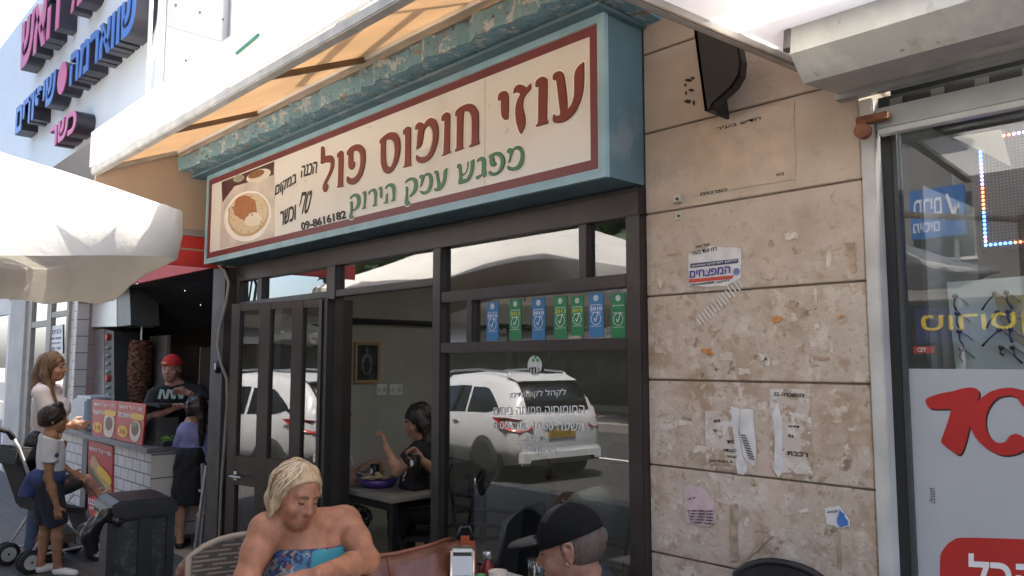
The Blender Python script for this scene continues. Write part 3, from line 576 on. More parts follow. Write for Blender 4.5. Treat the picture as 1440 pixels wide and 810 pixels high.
GL = {
 'lamed': (440, 190, [[(98,150),(110,130),(130,132),(140,155),(143,240),(200,230),(235,245),(252,290),(248,360),(225,430),(195,490),(165,555),(185,570),(178,620),(150,652),(125,640),(115,600),(130,540),(165,470),(195,400),(207,340),(200,315),(150,315),(110,330),(92,322),(95,280)]]),
 'vav': (440, 190, [[(280,250),(283,212),(310,185),(335,178),(352,195),(357,240),(352,540),(357,575),(345,590),(285,600),(278,585),(290,560),(298,250),(285,258)]]),
 'pe': (440, 190, [[(390,225),(395,185),(430,140),(480,112),(530,106),(570,125),(595,170),(605,240),(600,330),(575,430),(535,510),(490,555),(445,565),(405,550),(388,520),(392,475),(405,470),(430,490),(465,490),(500,460),(530,400),(545,320),(545,240),(530,195),(505,180),(475,185),(468,215),(468,300),(488,305),(488,345),(470,385),(440,395),(415,375),(408,330),(410,230)]]),
 'samekh': (525, 150, [[(75,420),(80,380),(120,340),(165,305),(215,292),(265,300),(295,340),(312,410),(312,500),(295,590),(265,670),(225,735),(175,765),(130,745),(100,690),(88,600),(90,420)],[(155,380),(190,375),(225,390),(245,440),(250,510),(240,590),(215,665),(190,690),(165,665),(152,590),(150,470)]]),
 'vav2': (525, 150, [[(342,310),(345,270),(375,238),(405,228),(430,240),(438,280),(435,630),(442,660),(435,675),(350,697),(342,680),(362,650),(368,400),(365,310),(350,322)]]),
 'mem': (525, 150, [[(480,255),(490,210),(520,182),(550,182),(575,200),(580,212),(610,160),(650,132),(690,135),(725,175),(745,250),(745,350),(725,450),(690,540),(640,605),(580,640),(530,640),(495,610),(487,570),(500,548),(530,570),(575,575),(620,550),(655,490),(680,400),(685,310),(670,250),(640,220),(605,240),(585,280),(570,370),(555,440),(525,475),(492,488),(500,450),(510,300),(520,255),(490,265)]]),
 'vav3': (600, 130, [[(172,320),(175,275),(205,240),(240,228),(270,245),(278,290),(272,640),(285,670),(278,690),(185,727),(172,710),(195,680),(208,320),(185,328)]]),
 'het': (600, 130, [[(330,265),(335,220),(370,180),(430,145),(490,130),(545,145),(580,190),(598,260),(597,540),(607,565),(600,590),(500,625),(490,605),(515,575),(520,350),(510,260),(480,218),(445,218),(430,250),(422,600),(437,630),(425,645),(332,680),(325,655),(345,635),(350,320),(352,255),(340,275)]]),
 'yod': (690, 100, [[(88,325),(92,275),(120,240),(160,228),(195,242),(213,290),(215,400),(210,545),(180,558),(150,545),(125,490),(122,330),(95,338)]]),
 'zayin': (690, 100, [[(263,255),(270,205),(295,170),(330,155),(375,165),(415,185),(440,160),(462,140),(468,160),(465,205),(430,250),(395,300),(380,350),(380,430),(400,510),(405,600),(385,670),(355,718),(335,700),(300,600),(287,500),(288,420),(305,340),(340,270),(330,250),(290,245),(272,262)]]),
 'vav4': (690, 100, [[(515,175),(518,125),(550,85),(600,65),(640,85),(657,135),(650,540),(665,560),(660,600),(530,635),(520,615),(545,575),(548,350),(552,180),(525,185)]]),
 'ayin': (740, 80, [[(308,250),(312,205),(340,178),(385,165),(425,185),(445,240),(460,350),(475,480),(478,600),(520,540),(548,450),(553,330),(552,230),(570,150),(610,95),(660,60),(668,100),(665,330),(640,470),(595,580),(530,670),(450,735),(370,755),(320,745),(308,710),(312,665),(325,655),(345,675),(385,668),(392,630),(375,500),(350,290),(335,262),(318,270)]])}
GR = {
 'mem': (600, 190, [[(918,195),(925,165),(955,148),(985,155),(1010,135),(1050,122),(1090,140),(1115,190),(1120,260),(1100,340),(1050,395),(980,410),(930,395),(922,360),(935,350),(980,368),(1030,350),(1065,290),(1075,220),(1060,180),(1030,165),(1000,180),(980,230),(960,300),(930,320),(945,270),(950,210),(925,205)]]),
 'pe': (600, 190, [[(712,265),(715,230),(760,205),(820,190),(865,210),(892,260),(895,320),(865,400),(810,450),(750,465),(712,445),(712,410),(730,408),(770,430),(815,410),(845,350),(850,280),(825,240),(785,235),(775,250),(780,310),(800,315),(795,345),(765,362),(735,350),(722,310),(722,265)]]),
 'gimel': (600, 190, [[(580,310),(580,280),(610,255),(650,248),(675,265),(685,310),(680,390),(690,430),(680,470),(655,488),(640,465),(610,490),(580,508),(562,495),(570,470),(605,455),(630,440),(632,350),(630,300),(605,290),(590,315)]]),
 'shin': (600, 190, [[(350,370),(352,340),(375,325),(395,335),(405,370),(410,430),(435,440),(465,380),(470,310),(480,300),(482,350),(470,400),(440,450),(412,470),(415,505),(460,490),(495,430),(505,360),(505,300),(530,280),(550,275),(550,340),(535,430),(490,520),(430,550),(370,565),(365,540),(375,480),(370,390),(355,380)]]),
 'ayin': (600, 190, [[(90,435),(95,410),(120,402),(140,420),(150,480),(165,560),(190,510),(195,430),(210,390),(240,372),(240,430),(220,540),(180,610),(130,642),(92,635),(90,610),(125,600),(125,560),(110,460),(100,440)]]),
 'mem2': (480, 220, [[(895,250),(895,225),(920,205),(945,212),(965,195),(1000,183),(1030,200),(1050,250),(1045,320),(1020,390),(970,430),(920,430),(900,405),(905,385),(945,400),(985,375),(1005,310),(1005,250),(985,220),(960,230),(940,290),(925,335),(900,355),(910,310),(915,255)]]),
 'qof': (480, 220, [[(732,310),(735,280),(770,250),(820,238),(860,255),(877,310),(872,370),(840,430),(790,465),(780,460),(785,440),(815,400),(832,350),(830,300),(810,275),(775,280),(745,300)]]), 'qof_leg': (480, 220, [[(737,345),(760,345),(768,370),(765,430),(770,510),(785,515),(782,545),(760,563),(735,555),(725,520),(738,440)]]),
 'he': (480, 220, [[(505,370),(505,345),(540,315),(580,305),(610,325),(622,380),(615,490),(625,500),(575,518),(575,500),(590,480),(585,390),(570,350),(540,345),(515,375)]]), 'he_leg': (480, 220, [[(515,430),(535,415),(535,520),(540,530),(487,542),(490,525),(505,515)]]),
 'yod': (480, 220, [[(430,380),(432,355),(455,342),(470,355),(475,400),(470,470),(455,478),(443,460),(445,390),(438,375)]]),
 'resh': (480, 220, [[(315,430),(312,405),(345,375),(380,365),(402,385),(410,430),(405,540),(412,560),(365,573),(360,560),(378,540),(378,440),(365,405),(345,405),(320,440)]]),
 'vav': (480, 220, [[(245,430),(250,405),(275,393),(290,410),(290,470),(280,575),(287,590),(240,603),(240,588),(255,570),(262,470),(255,425)]]),
 'qof2': (480, 220, [[(103,485),(110,455),(150,425),(190,425),(218,450),(225,500),(215,560),(185,605),(140,625),(135,610),(165,580),(180,540),(182,490),(165,460),(135,465),(110,490)]]), 'qof2_leg': (480, 220, [[(105,515),(130,510),(135,560),(130,670),(145,680),(140,705),(115,718),(95,705),(95,670),(108,620)]])}
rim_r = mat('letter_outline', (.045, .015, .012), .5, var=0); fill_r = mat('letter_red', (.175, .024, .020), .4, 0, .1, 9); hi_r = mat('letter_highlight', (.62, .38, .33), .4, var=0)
rim_g = mat('green_outline', (.02, .05, .03), .5, var=0); fill_g = mat('letter_green', (.035, .16, .08), .45, 0, .1, 9); halo = mat('letter_halo', (.80, .74, .63), .5, var=0)
def glyphs(D, nm, rim, fil, hi, w):
    for ky, (ox, oy, loops) in D.items():
        lo = [smooth_loop([S2(ox + x / 8.1, oy + y / 8.1) for x, y in lp], 3) for lp in loops]
        pl = lambda d, y0, mb, sh=(0, 0): mb.poly([grow(lp, d if i == 0 else -d) for i, lp in enumerate(lo)], lambda u, v, h: A(u + sh[0], YF + .002 - y0 - h, v + sh[1]), .0012)
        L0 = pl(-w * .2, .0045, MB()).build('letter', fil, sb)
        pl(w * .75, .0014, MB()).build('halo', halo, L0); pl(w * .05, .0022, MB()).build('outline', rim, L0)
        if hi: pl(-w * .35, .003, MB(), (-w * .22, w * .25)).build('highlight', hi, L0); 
        if hi:
            pass
glyphs(GL, 'red', rim_r, fill_r, hi_r, .012); glyphs(GR, 'green', rim_g, fill_g, None, .008)
def signtext(s, a, b, c, bold=.0, shear=0., name='small_lettering', m=ink): return text_quad(MB(), s, SP(*a), SP(*b), SP(*c), .0015, bold=bold, shear=shear).build(name, m, sb)
signtext('09-8616182', (424, 324), (487, 307), (423, 313), .022)
hw = [(HE('הכנה'), (423, 250), (446, 243), (423, 234)), (HE('במקום'), (387, 280), (417, 262), (386, 262)), (HE('טרי'), (419, 302), (434, 300), (424, 270)), (HE('וכשר'), (395, 318), (417, 308), (394, 298))]
for s_, a_, b__, c_ in hw: signtext(s_, a_, b__, c_, .01, .25, 'handwriting')
# printed dish photograph at the sign's left end: flat shapes on the panel
def disc(cx, cy, rx, ry, rot, m, name, off, par, n=26, wob=0):
    pts = []
    for k in range(n):
        t_ = 2 * math.pi * k / n; r_ = 1 + wob * random.uniform(-1, 1); x, y = math.cos(t_) * rx * r_, math.sin(t_) * ry * r_; c, s = math.cos(rot), math.sin(rot); pts.append(S2(cx + x * c - y * s, cy + x * s + y * c))
    return MB().poly([pts], lambda u, v, h: A(u, YF + .002 - off - h, v), .0006).build(name, m, par)
dp = MB().poly([[S2(*p) for p in ((312, 256), (386, 227), (386, 334), (309, 350))]], lambda u, v, h: A(u, YF + .002 - .0008 - h, v), .0006).build('dish_picture', mat('print_shadow', (.46, .40, .36), .5, 0, .3, 5, col2=(.66, .58, .48)), sb)
pc = lambda n, c, c2=None: mat(n, c, .5, 0, .25, 60, col2=c2)
MB().poly([[S2(*p) for p in ((312, 256), (386, 227), (385, 246), (330, 262), (313, 285))]], lambda u, v, h: A(u, YF + .002 - .0016 - h, v), .0004).build('print_table', pc('print_maroon', (.10, .03, .03), (.05, .02, .02)), dp)
for (cx, cy, rx, ry, m, n_, o_) in ((364, 247, 18, 8, pc('print_bowl', (.6, .53, .42), (.7, .64, .55)), 'print_bowl', .0022), (361, 245, 12, 5, pc('print_stew', (.2, .07, .03), (.3, .13, .05)), 'print_stew', .0028), (336, 251, 8, 5, pc('print_green', (.1, .12, .06), (.5, .45, .35)), 'print_salad', .0022)):
    disc(cx, cy, rx, ry, -.35, m, n_, o_, dp)
disc(349, 304, 32, 37, .55, mat('print_plate', (.78, .74, .68), .4, 0, .05, 8), 'print_plate', .0024, dp); disc(350, 302, 27.5, 32, .55, pc('print_hummus_edge', (.42, .27, .13), (.55, .40, .22)), 'print_crust', .003, dp, wob=.02)
disc(350, 300, 26, 29.5, .55, pc('print_hummus', (.66, .55, .38), (.55, .40, .25)), 'print_hummus', .0036, dp, wob=.03); disc(346, 293, 17, 17, .4, pc('print_beans', (.30, .09, .035), (.42, .2, .09)), 'print_beans', .0042, dp, wob=.1); disc(357, 309, 12, 9, -.5, pc('print_tahini', (.72, .66, .56), (.66, .58, .45)), 'print_tahini', .0048, dp, wob=.12)
bm_ = MB()
for i in range(26):
    a = random.uniform(0, 6.28); r = random.uniform(.1, 1) * 15; p = S2(347 + math.cos(a) * r, 293 + math.sin(a) * r * .9); bm_.lathe(A(p[0], YF + .002 - .0045, p[1]), [(.012, 0), (.008, .0012)], 7, (0, -1, 0))
bm_.build('print_bean', pc('print_bean_c', (.5, .24, .1), (.3, .1, .04)), dp)
hb = MB()
for i in range(22):
    a = random.uniform(0, 6.28); r = random.uniform(.75, 1); p = S2(350 + math.cos(a) * r * 25, 302 + math.sin(a) * r * 29); hb.lathe(A(p[0], YF + .002 - .004, p[1]), [(.006, 0), (.005, .001)], 5, (0, -1, 0))
hb.build('print_herb', pc('print_herb_c', (.04, .06, .02)), dp)
disc(326, 292, 8, 3.5, -.9, pc('print_onion', (.62, .6, .48)), 'print_onion', .003, dp)
# ------------------------------------------------------------------ peeling blue slab above the sign
slab = thing('concrete_canopy', 'peeling blue painted concrete canopy slab over the cafe sign', 'canopy', (-4, -.2, 3.05))
YS = -.42; zs_ = 3.085
m_ = MB(); n = 60; xsL = np.linspace(-6.14, -1.9, n)
for i in range(n - 1):
    a, b = xsL[i], xsL[i + 1]; w = lambda x: YS + .02 * math.sin(x * 9) * math.sin(x * 23 + 1) + .012 * math.sin(x * 41)
    m_.hexa([A(a, w(a), zs_), A(b, w(b), zs_), A(b, .06, zs_ - .03), A(a, .06, zs_ - .03)], [A(a, w(a) - .01, zs_ + .1), A(b, w(b) - .01, zs_ + .1), A(b, .06, zs_ + .1), A(a, .06, zs_ + .1)])
m_.build('slab', peel, slab)
MB().box((-6.16, -.335, 3.043), (-1.97, -.01, 3.058)).build('sign_cap', bluep, slab)
MB().box((-6.14, YS - .02, 3.187), (-1.62, .058, 3.26)).build('upper_slab', mat('slab_grey', (.30, .27, .23), .9, 0, .2, 6, .3), slab)

# ------------------------------------------------------------------ roll-out awning over the sign
aw = thing('awning', 'white fabric awning with orange lit underside above the cafe sign', 'awning', (-4, -.7, 3.1))
ax0, ax1 = -6.17, -1.0; fyi, fzi, fyo, fzo = -.44, 3.232, -1.02, 2.965
fab = mat('awning_fabric', (.66, .52, .37), .8, 0, .08, 3, .1, trans=.5)
m_ = MB(); nx = 40
for i in range(nx):
    a = ax0 + (ax1 - ax0) * i / nx; b = ax0 + (ax1 - ax0) * (i + 1) / nx
    m_.hexa([A(a, fyi, fzi + .02), A(b, fyi, fzi + .02), A(b, fyo, fzo + .045), A(a, fyo, fzo + .045)], [A(a, fyi, fzi + .024), A(b, fyi, fzi + .024), A(b, fyo, fzo + .049), A(a, fyo, fzo + .049)])
m_.build('fabric', fab, aw)
MB().box((ax0, fyo - .035, fzo - .012), (ax1, fyo + .02, fzo + .04)).build('front_bar', mat('bar_grey', (.45, .43, .40), .5, .2, .2, 8, .1), aw, bevel=.006)
MB().box((ax0, fyo - .045, fzo + .042), (ax1, fyo - .033, fzo + .30)).build('valance', mat('awning_white', (.82, .81, .79), .8, 0, .04, 5, .1, trans=.35), aw)
MB().box((ax0, fyi - .012, fzi - .012), (ax1, fyi + .012, fzi + .012)).build('inner_rail', white_paint, aw)
MB().hexa([A(ax0, fyi + .014, fzi - .02), A(ax1, fyi + .014, fzi - .02), A(ax1, -.425, fzi - .05), A(ax0, -.425, fzi - .05)], [A(ax0, fyi + .014, fzi + .06), A(ax1, fyi + .014, fzi + .06), A(ax1, -.425, fzi + .06), A(ax0, -.425, fzi + .06)]).build('cassette', mat('cassette_brown', (.20, .165, .13), .7, 0, .15, 6), aw)
for (pa, pb) in (((294, 170), (362, 169.6)), ((423, 98), (512, 100))):
    x = PY(pb[0], pb[1], fyi)[0]; MB().bar(A(x, fyi, fzi - .004), A(x, fyo, fzo + .012), .035, .028).build('rib', mat('rib_brown', (.16, .10, .06), .6), aw)
MB().bar(A(ax0, fyi, fzi), A(ax0, fyo, fzo + .02), .03, .03).build('end_bar', galv, aw)
gb = PY(345, 72, -.9); MB().bar(PY(335, 76, -1.06), PY(366, 50, -1.06), .03, .012).build('green_clip', mat('green_strap', (.06, .25, .17), .6), aw)
# things standing above the awning that throw their shadow on the fabric
fr_ = thing('roof_bracket', 'thin metal bracket frame above the awning fabric', 'bracket', (-3.3, -.2, 3.5))
for a, b in ((A(-4.1, -.42, 3.42), A(-2.6, -.80, 3.40)), (A(-4.1, -.42, 3.42), A(-4.2, .05, 3.6)), (A(-2.6, -.80, 3.40), A(-2.6, .05, 3.6)), (A(-3.6, -.35, 3.42), A(-2.6, -.6, 3.40))): MB().bar(a, b, .035, .035).build('rod', galv, fr_)

# ------------------------------------------------------------------ side screen at the awning's left end
ck = thing('side_screen', 'tan side screen with grey band and red lower panel at the awning left end', 'screen', (-6.19, -.6, 2.3))
xk = -6.17
MB().box((xk - .03, -1.02, 2.64), (xk, -.02, 3.215)).build('tan_panel', mat('tan_sheet', (.42, .32, .24), .8, 0, .06, 2, .05), ck)
MB().box((xk - .035, -1.02, 2.585), (xk + .006, -.02, 2.638)).build('grey_band', mat('band_grey', (.30, .28, .26), .6, .2), ck)
MB().box((xk - .03, -1.2, 2.345), (xk + .001, -.02, 2.583)).build('red_area', mat('red_sheet', (.50, .03, .025), .55, 0, .08, 3), ck)
MB().box((xk + .0015, -1.2, 2.47), (xk + .004, -.02, 2.484)).build('pinstripe', mat('stripe_olive', (.30, .26, .17), .6), ck)
# ------------------------------------------------------------------ translucent sheet and its bar on the right
sh = thing('canopy_sheet', 'glowing white translucent canopy sheet with grey edge bar above the stone pier', 'canopy', (-1.2, -.6, 2.65))
b0, b1 = PZ(905, 0, 2.62), PY(1130, 95, -.02); dv = (b0 - b1); b0x = b1 + dv * 1.9
wsh = mat('translucent_white', (.9, .9, .89), .8, 0, .03, 3, trans=.75)
R_ = A(.62, 0, 0)
MB().hexa([b1 + A(0, 0, .02), b1 + R_ + A(0, 0, .02), b0x + R_ + A(0, 0, .02), b0x + A(0, 0, .02)], [b1 + A(0, 0, .024), b1 + R_ + A(0, 0, .024), b0x + R_ + A(0, 0, .024), b0x + A(0, 0, .024)]).build('sheet', wsh, sh)
MB().bar(b1, b0x, .022, .034).build('edge_bar', mat('bar_grey', (.45, .43, .40)), sh)
MB().bar(b1 + A(0, 0, -.012), b0x + A(.0, 0, -.012), .035, .006).build('edge_trim', mat('trim_brown', (.28, .22, .17), .7, 0, .2, 9), sh)
# ================================================================== CAFE FRONT
def xz(px, py, y=0.0): p = PY(px, py, y); return p[0], p[2]
sf = thing('shopfront', 'dark brown aluminium cafe window front with stickers and lettering on glass', 'shop front', (-4, 0, 0))
y0, y1 = -.04, .03
F = MB()
for a, b in ((-5.935, -5.865), (-4.56, -4.45), (-3.425, -3.352), (-2.078, -1.999)): F.box((a, y0, 0), (b, y1, 2.222))
F.box((-5.935, y0 - .004, 2.2225), (-1.999, y1, 2.345)); 
for a, b, z_ in ((-5.865, -4.56, 2.018), (-4.45, -3.425, 2.018)): F.box((a, y0 + .004, z_), (b, y1 - .004, 2.06))
F.box((-3.352, y0 + .003, 1.918), (-2.078, y1 - .003, 1.976)); F.box((-3.352, y0 + .003, 1.645), (-2.078, y1 - .003, 1.70)); F.box((-3.352, y0 + .003, 0), (-2.078, y1 - .003, .38))
mx = [xz(820, 350)[0], xz(832, 350)[0], xz(662, 450)[0], xz(670.6, 450)[0], xz(367, 410)[0], xz(374, 410)[0]]
F.box((mx[0], y0 + .006, 1.976), (mx[1], y1 - .006, 2.222)); F.box((mx[2], y0 + .006, 1.70), (mx[3], y1 - .006, 1.918)); F.box((mx[4], y0 + .006, 2.06), (mx[5], y1 - .006, 2.222))
F.build('frame', dark_al, sf, bevel=.004)
G2 = MB()
MB().box((-5.935, y0 - .010, 2.325), (-1.999, y0 - .0045, 2.331)).build('bead', black, sf)
for (a, b, z0, z1) in ((-5.865, mx[4], 2.06, 2.222), (mx[5], -4.56, 2.06, 2.222), (-4.45, -3.425, 2.06, 2.222), (-3.352, mx[0], 1.976, 2.222), (mx[1], -2.078, 1.976, 2.222), (-3.352, mx[2], 1.70, 1.918), (mx[3], -2.078, 1.70, 1.918), (-3.352, -2.078, .38, 1.645)):
    MB().box((a - .002, -.002, z0 - .002), (b + .002, .002, z1 + .002)).build('window_pane', pane, sf)
# white lettering on the big pane
def gtext(s, x0, y0_, x1, y1_, h, bold=.0, m=None, par=None, nm='window_lettering', off=.0035):
    p, q, u = PY(x0, y0_, -off), PY(x1, y1_, -off), PY(x0, y0_ - h, -off); return text_quad(MB(), s, p, q, u, .001, bold=bold).build(nm, m or white_print, par or sf)
gtext(':' + HE('לקהל לקוחותינו'), 716, 562, 796, 558, 11); gtext(HE('החומוסיה פתוחה בימים'), 694, 584, 822, 582, 11); gtext('8:00-' + HE(' ועד') + ' 10:00 ' + HE('משעה'), 694, 603, 822, 606, 11)
gtext('...' + HE('תודה רבה'), 734, 620, 771, 621, 7); gtext(HE('עוזי חומוס פול'), 728, 634, 782, 639, 10, .01)
c = PY(752, 514, -.0035); lg = MB().lathe(c, [(.048, 0), (.048, .001)], 26, (0, -1, 0)).build('logo_disc', mat('logo_white', (.62, .62, .58), .5, 0, .05), sf)
gtext(HE('עוזי'), 744, 526, 764, 524, 9, .02, ink, lg, 'logo_word', .0055)
lf = MB()
for dx, dy in ((0, -7), (-3, -2.5), (3, -2.5)): p = PY(753 + dx, 509 + dy, -.0055); lf.lathe(p, [(.009, 0), (.009, .001)], 10, (0, -1, 0))
lf.build('logo_leaf', mat('leaf_green', (.03, .28, .07), .5), lg)
# rating stickers in the row above
blu = mat('sticker_blue', (.03, .17, .36), .45, 0, .08); grn = mat('sticker_green', (.01, .19, .06), .45, 0, .08); yel = mat('sticker_yellow', (.62, .55, .07), .5, var=0)
stk = [(684.5, 701, 424.5, 479.5, blu, '2010', 0, 'first blue 2010 rating sticker from the left edge of the window row'), (716.5, 733, 421, 477.5, grn, '2012', 1, 'green 2012 rating sticker on the window row'), (748.5, 766.5, 419, 478.5, blu, '2010', 0, 'middle blue 2010 rating sticker right of the green 2012 one'), (779, 797.5, 416.5, 476, grn, '2013', 1, 'green 2013 rating sticker on the window row'),
       (803, 821, 416.5, 472, grn, '2015', 1, 'green 2015 rating sticker on the window row'), (828, 849, 412, 474, blu, '2010', 0, 'right-hand blue 2010 rating sticker beside the green 2015 one'), (859, 880.5, 412, 476, grn, '', 0, 'green rating sticker without a year at the right end of the row')]
for (a, b, t_, bt_, m, yr, yl, lb) in stk:
    p = PY(a, t_, -.0035); q = PY(b, bt_, -.0035); X0, X1, Z1, Z0 = p[0], q[0], PY((a + b) / 2, t_, 0)[2], PY((a + b) / 2, bt_, 0)[2]; w, h = X1 - X0, Z1 - Z0
    s = tag(MB().box((X0, -.0045, Z0), (X1, -.003, Z1)).build('rating_sticker', m), lb, 'sticker', 'rating stickers along the cafe window')
    def T(st, u0, v0, u1, v1, mm, nm='sticker_print', bold=0): return text_quad(MB(), st, A(X0 + w * u0, -.0047, Z0 + h * v0), A(X0 + w * u1, -.0047, Z0 + h * v0), A(X0 + w * u0, -.0047, Z0 + h * v1), .0008, bold=bold).build(nm, mm, s)
    T(HE('מומלץ'), .12, .70, .88, .745, white_print)
    if yr: T(yr, .08, .60, .92, .685, yel if yl else white_print, 'sticker_year', .01)
    T(HE('בעיר שלי'), .15, .545, .85, .58, white_print); T(HE('דירוג גולשים'), .15, .235, .85, .26, white_print)
    cx, cz = X0 + w * .5, Z0 + h * .42; ck_ = MB(); r = w * .33
    for i in range(22): 
        a0, a1 = 6.283 * i / 22, 6.283 * (i + 1) / 22; ck_.bar(A(cx + r * math.cos(a0), -.0055, cz + r * math.sin(a0)), A(cx + r * math.cos(a1), -.0055, cz + r * math.sin(a1)), .0008, .0022, (0, 1, 0)) if False else ck_.bar(A(cx + r * math.cos(a0), -.0055, cz + r * math.sin(a0)), A(cx + r * math.cos(a1), -.0055, cz + r * math.sin(a1)), .0022, .001, (0, 1, 0))
    for e, f in (((-.4, .1), (-.1, -.5)), ((-.1, -.5), (.55, 1.15))): ck_.bar(A(cx + r * e[0], -.0058, cz + r * e[1]), A(cx + r * f[0], -.0058, cz + r * f[1]), .0035, .001, (0, 1, 0))
    ck_.build('tick_mark', white_print, s)
    MB().lathe(A(cx, -.0046, Z0 + h * .885), [(w * .17, 0), (w * .17, .0008)], 14, (0, -1, 0)).build('badge', mat('badge_grey', (.5, .55, .52), .5, var=0), s)
# ------------------------------------------------------------------ folding door leaf
an = rad(12.8); HG = A(-4.565, -.055, 0); du = A(-math.cos(an), -math.sin(an), 0); dn = A(math.sin(an), -math.cos(an), 0) * 1.0
def LU(px, py):
    r = ray(px, py); n = np.cross(du, ZZ); t = ((HG - CAM) @ n) / (r @ n); p = CAM + r * t; return (p - HG) @ du, p[2]
dr = thing('folding_door', 'dark glazed folding door leaf swung outward beside the cafe opening', 'door', HG + du * .4)
def lb(mb, u0, z0, u1, z1, t0=-.022, t1=.022):
    c = HG + du * (u0 + u1) / 2 + ZZ * (z0 + z1) / 2 + dn * (t0 + t1) / 2; return mb.obox(c, du * (u1 - u0) / 2, dn * (t1 - t0) / 2, ZZ * (z1 - z0) / 2)
UL = LU(327.5, 500)[0]; ztop = LU(400, 424)[1]
cols_ = [(LU(463, 500)[0], LU(428, 500)[0]), (LU(413, 500)[0], LU(382, 500)[0]), (LU(367, 500)[0], LU(339, 500)[0])]
zt, zb, zl0, zl1 = LU(440, 432)[1], LU(440, 651)[1], .30, LU(400, 690)[1]
fm = MB(); ed = [0] + [v for c_ in cols_ for v in c_] + [UL]
for i in range(0, 8, 2): lb(fm, ed[i], .06, ed[i + 1], ztop)
for (a, b) in cols_: lb(fm, a, zt, b, ztop, -.02, .02); lb(fm, a, zl1, b, zb, -.02, .02); lb(fm, a, .06, b, zl0, -.02, .02)
fm.build('leaf_frame', dark_al, dr)
for (a, b) in cols_:
    lb(MB(), a, zb, b, zt, -.003, .003).build('door_pane', pane, dr); lb(MB(), a, zl0, b, zl1, -.003, .003).build('door_pane', pane, dr)
hu, hz_ = LU(333, 668); hp = HG + du * (hu - .02) + ZZ * hz_ + dn * .022
hn = MB().tube([hp, hp + dn * .05, hp + dn * .05 - du * .11], .010, 8).build('handle', steel, dr, True); MB().obox(hp + dn * .004, du * .016, dn * .004, ZZ * .03).build('handle_plate', steel, hn)
for z_ in (1.83, 1.45):
    for k in (0, 1): MB().tube([HG + dn * .025 - du * (.0 + .05 * k) + ZZ * (z_ - .04), HG + dn * .025 - du * (.05 * k) + ZZ * (z_ + .04)], .009, 8).build('hinge', steel, dr, True)
# folded leaves stacked against the jamb
fl = thing('folded_leaf', 'dark folded door leaf stacked edge-on against the left jamb', 'door', (-4.47, .05, 0))
for k in range(2): MB().box((-4.545 + k * .05, -.10 + k * .01, .05), (-4.505 + k * .05, .10, 2.0)).build('leaf', mat('dark_leaf', (.020, .016, .015), .45, .2, .2), fl)

# ================================================================== CAFE INTERIOR
def wallpt(px, py): return PX(px, py, lw)
pf = thing('picture', 'framed dark picture of a figure hanging on the cafe side wall', 'picture', wallpt(515, 510))
a, b = wallpt(498, 481), wallpt(532, 538); ya, yb, z1_, z0_ = a[1], b[1], a[2], b[2]
fm = MB()
for (p, q, r, s) in ((ya, z0_, ya + .022, z1_), (yb - .022, z0_, yb, z1_), (ya + .022, z0_, yb - .022, z0_ + .022), (ya + .022, z1_ - .022, yb - .022, z1_)): fm.box((lw, p, q), (lw + .02, r, s))
fm.build('frame', mat('wood_frame', (.30, .17, .07), .5, 0, .2, 20), pf)
pr = MB().box((lw + .001, ya + .022, z0_ + .022), (lw + .008, yb - .022, z1_ - .022)).build('print', mat('print_dark', (.025, .027, .035), .35, 0, .5, 12), pf)
cy_, cz_ = (ya + yb) / 2, (z0_ + z1_) / 2
MB().ball(A(lw + .009, cy_, cz_ - .01), (.002, .05, .085), 14).build('figure', mat('figure_grey', (.11, .11, .12), .5, 0, .5, 40), pr); MB().ball(A(lw + .010, cy_, cz_ - .02), (.002, .030, .065), 14).build('figure_shadow', black, pr); MB().ball(A(lw + .009, cy_, cz_ + .10), (.002, .014, .02), 10).build('figure_head', mat('figure_grey', (.1, .1, .1)), pr)
for k, (px, w) in enumerate(((536, .10), (556, .13))):
    p = wallpt(px, 548); s = thing('wall_socket', 'white double wall socket right of its pair' if k else 'white single wall socket left of its pair', 'socket', p, 'sockets on the cafe wall')
    MB().box((lw, p[1] - w / 2, p[2] - .045), (lw + .012, p[1] + w / 2, p[2] + .045)).build('plate', mat('socket_white', (.48, .47, .43), .5, 0, .05), s, bevel=.004)
    for j in range(2): MB().lathe(A(lw + .012, p[1] - w / 4 + j * w / 2, p[2]), [(.018, 0), (.018, .002)], 12, (1, 0, 0)).build('outlet', mat('socket_hole', (.3, .3, .28), .5), s)
# ceiling lamp
lc = PZ(660, 363, 2.82); lp_ = thing('ceiling_lamp', 'oval white lit ceiling lamp inside the cafe above the window', 'ceiling lamp', lc)
MB().lathe(lc, [(.16, .03), (.17, .0)], 24).build('housing', white_paint, lp_); MB().lathe(lc + A(0, 0, -.012), [(.15, .0), (.155, .010)], 24).build('diffuser', mat('lamp_lit', (1, .97, .9), .5, emit=9, var=0), lp_)
for k, (x, y) in enumerate(((-3.6, 3.4), (-2.5, 1.0))):  # two extra lamps added to brighten the cafe interior
    t = thing('ceiling_lamp', ('added round ceiling lamp brightening the cafe from deep inside', 'added round ceiling lamp lighting the man in the white t-shirt inside')[k], 'ceiling lamp', (x, y, 2.82)); MB().lathe((x, y, 2.82), [(.19, .03), (.2, 0)], 24).build('housing', white_paint, t); MB().lathe((x, y, 2.808), [(.17, 0), (.175, .010)], 24).build('diffuser', mat('lamp_lit', (1, .97, .9)), t)
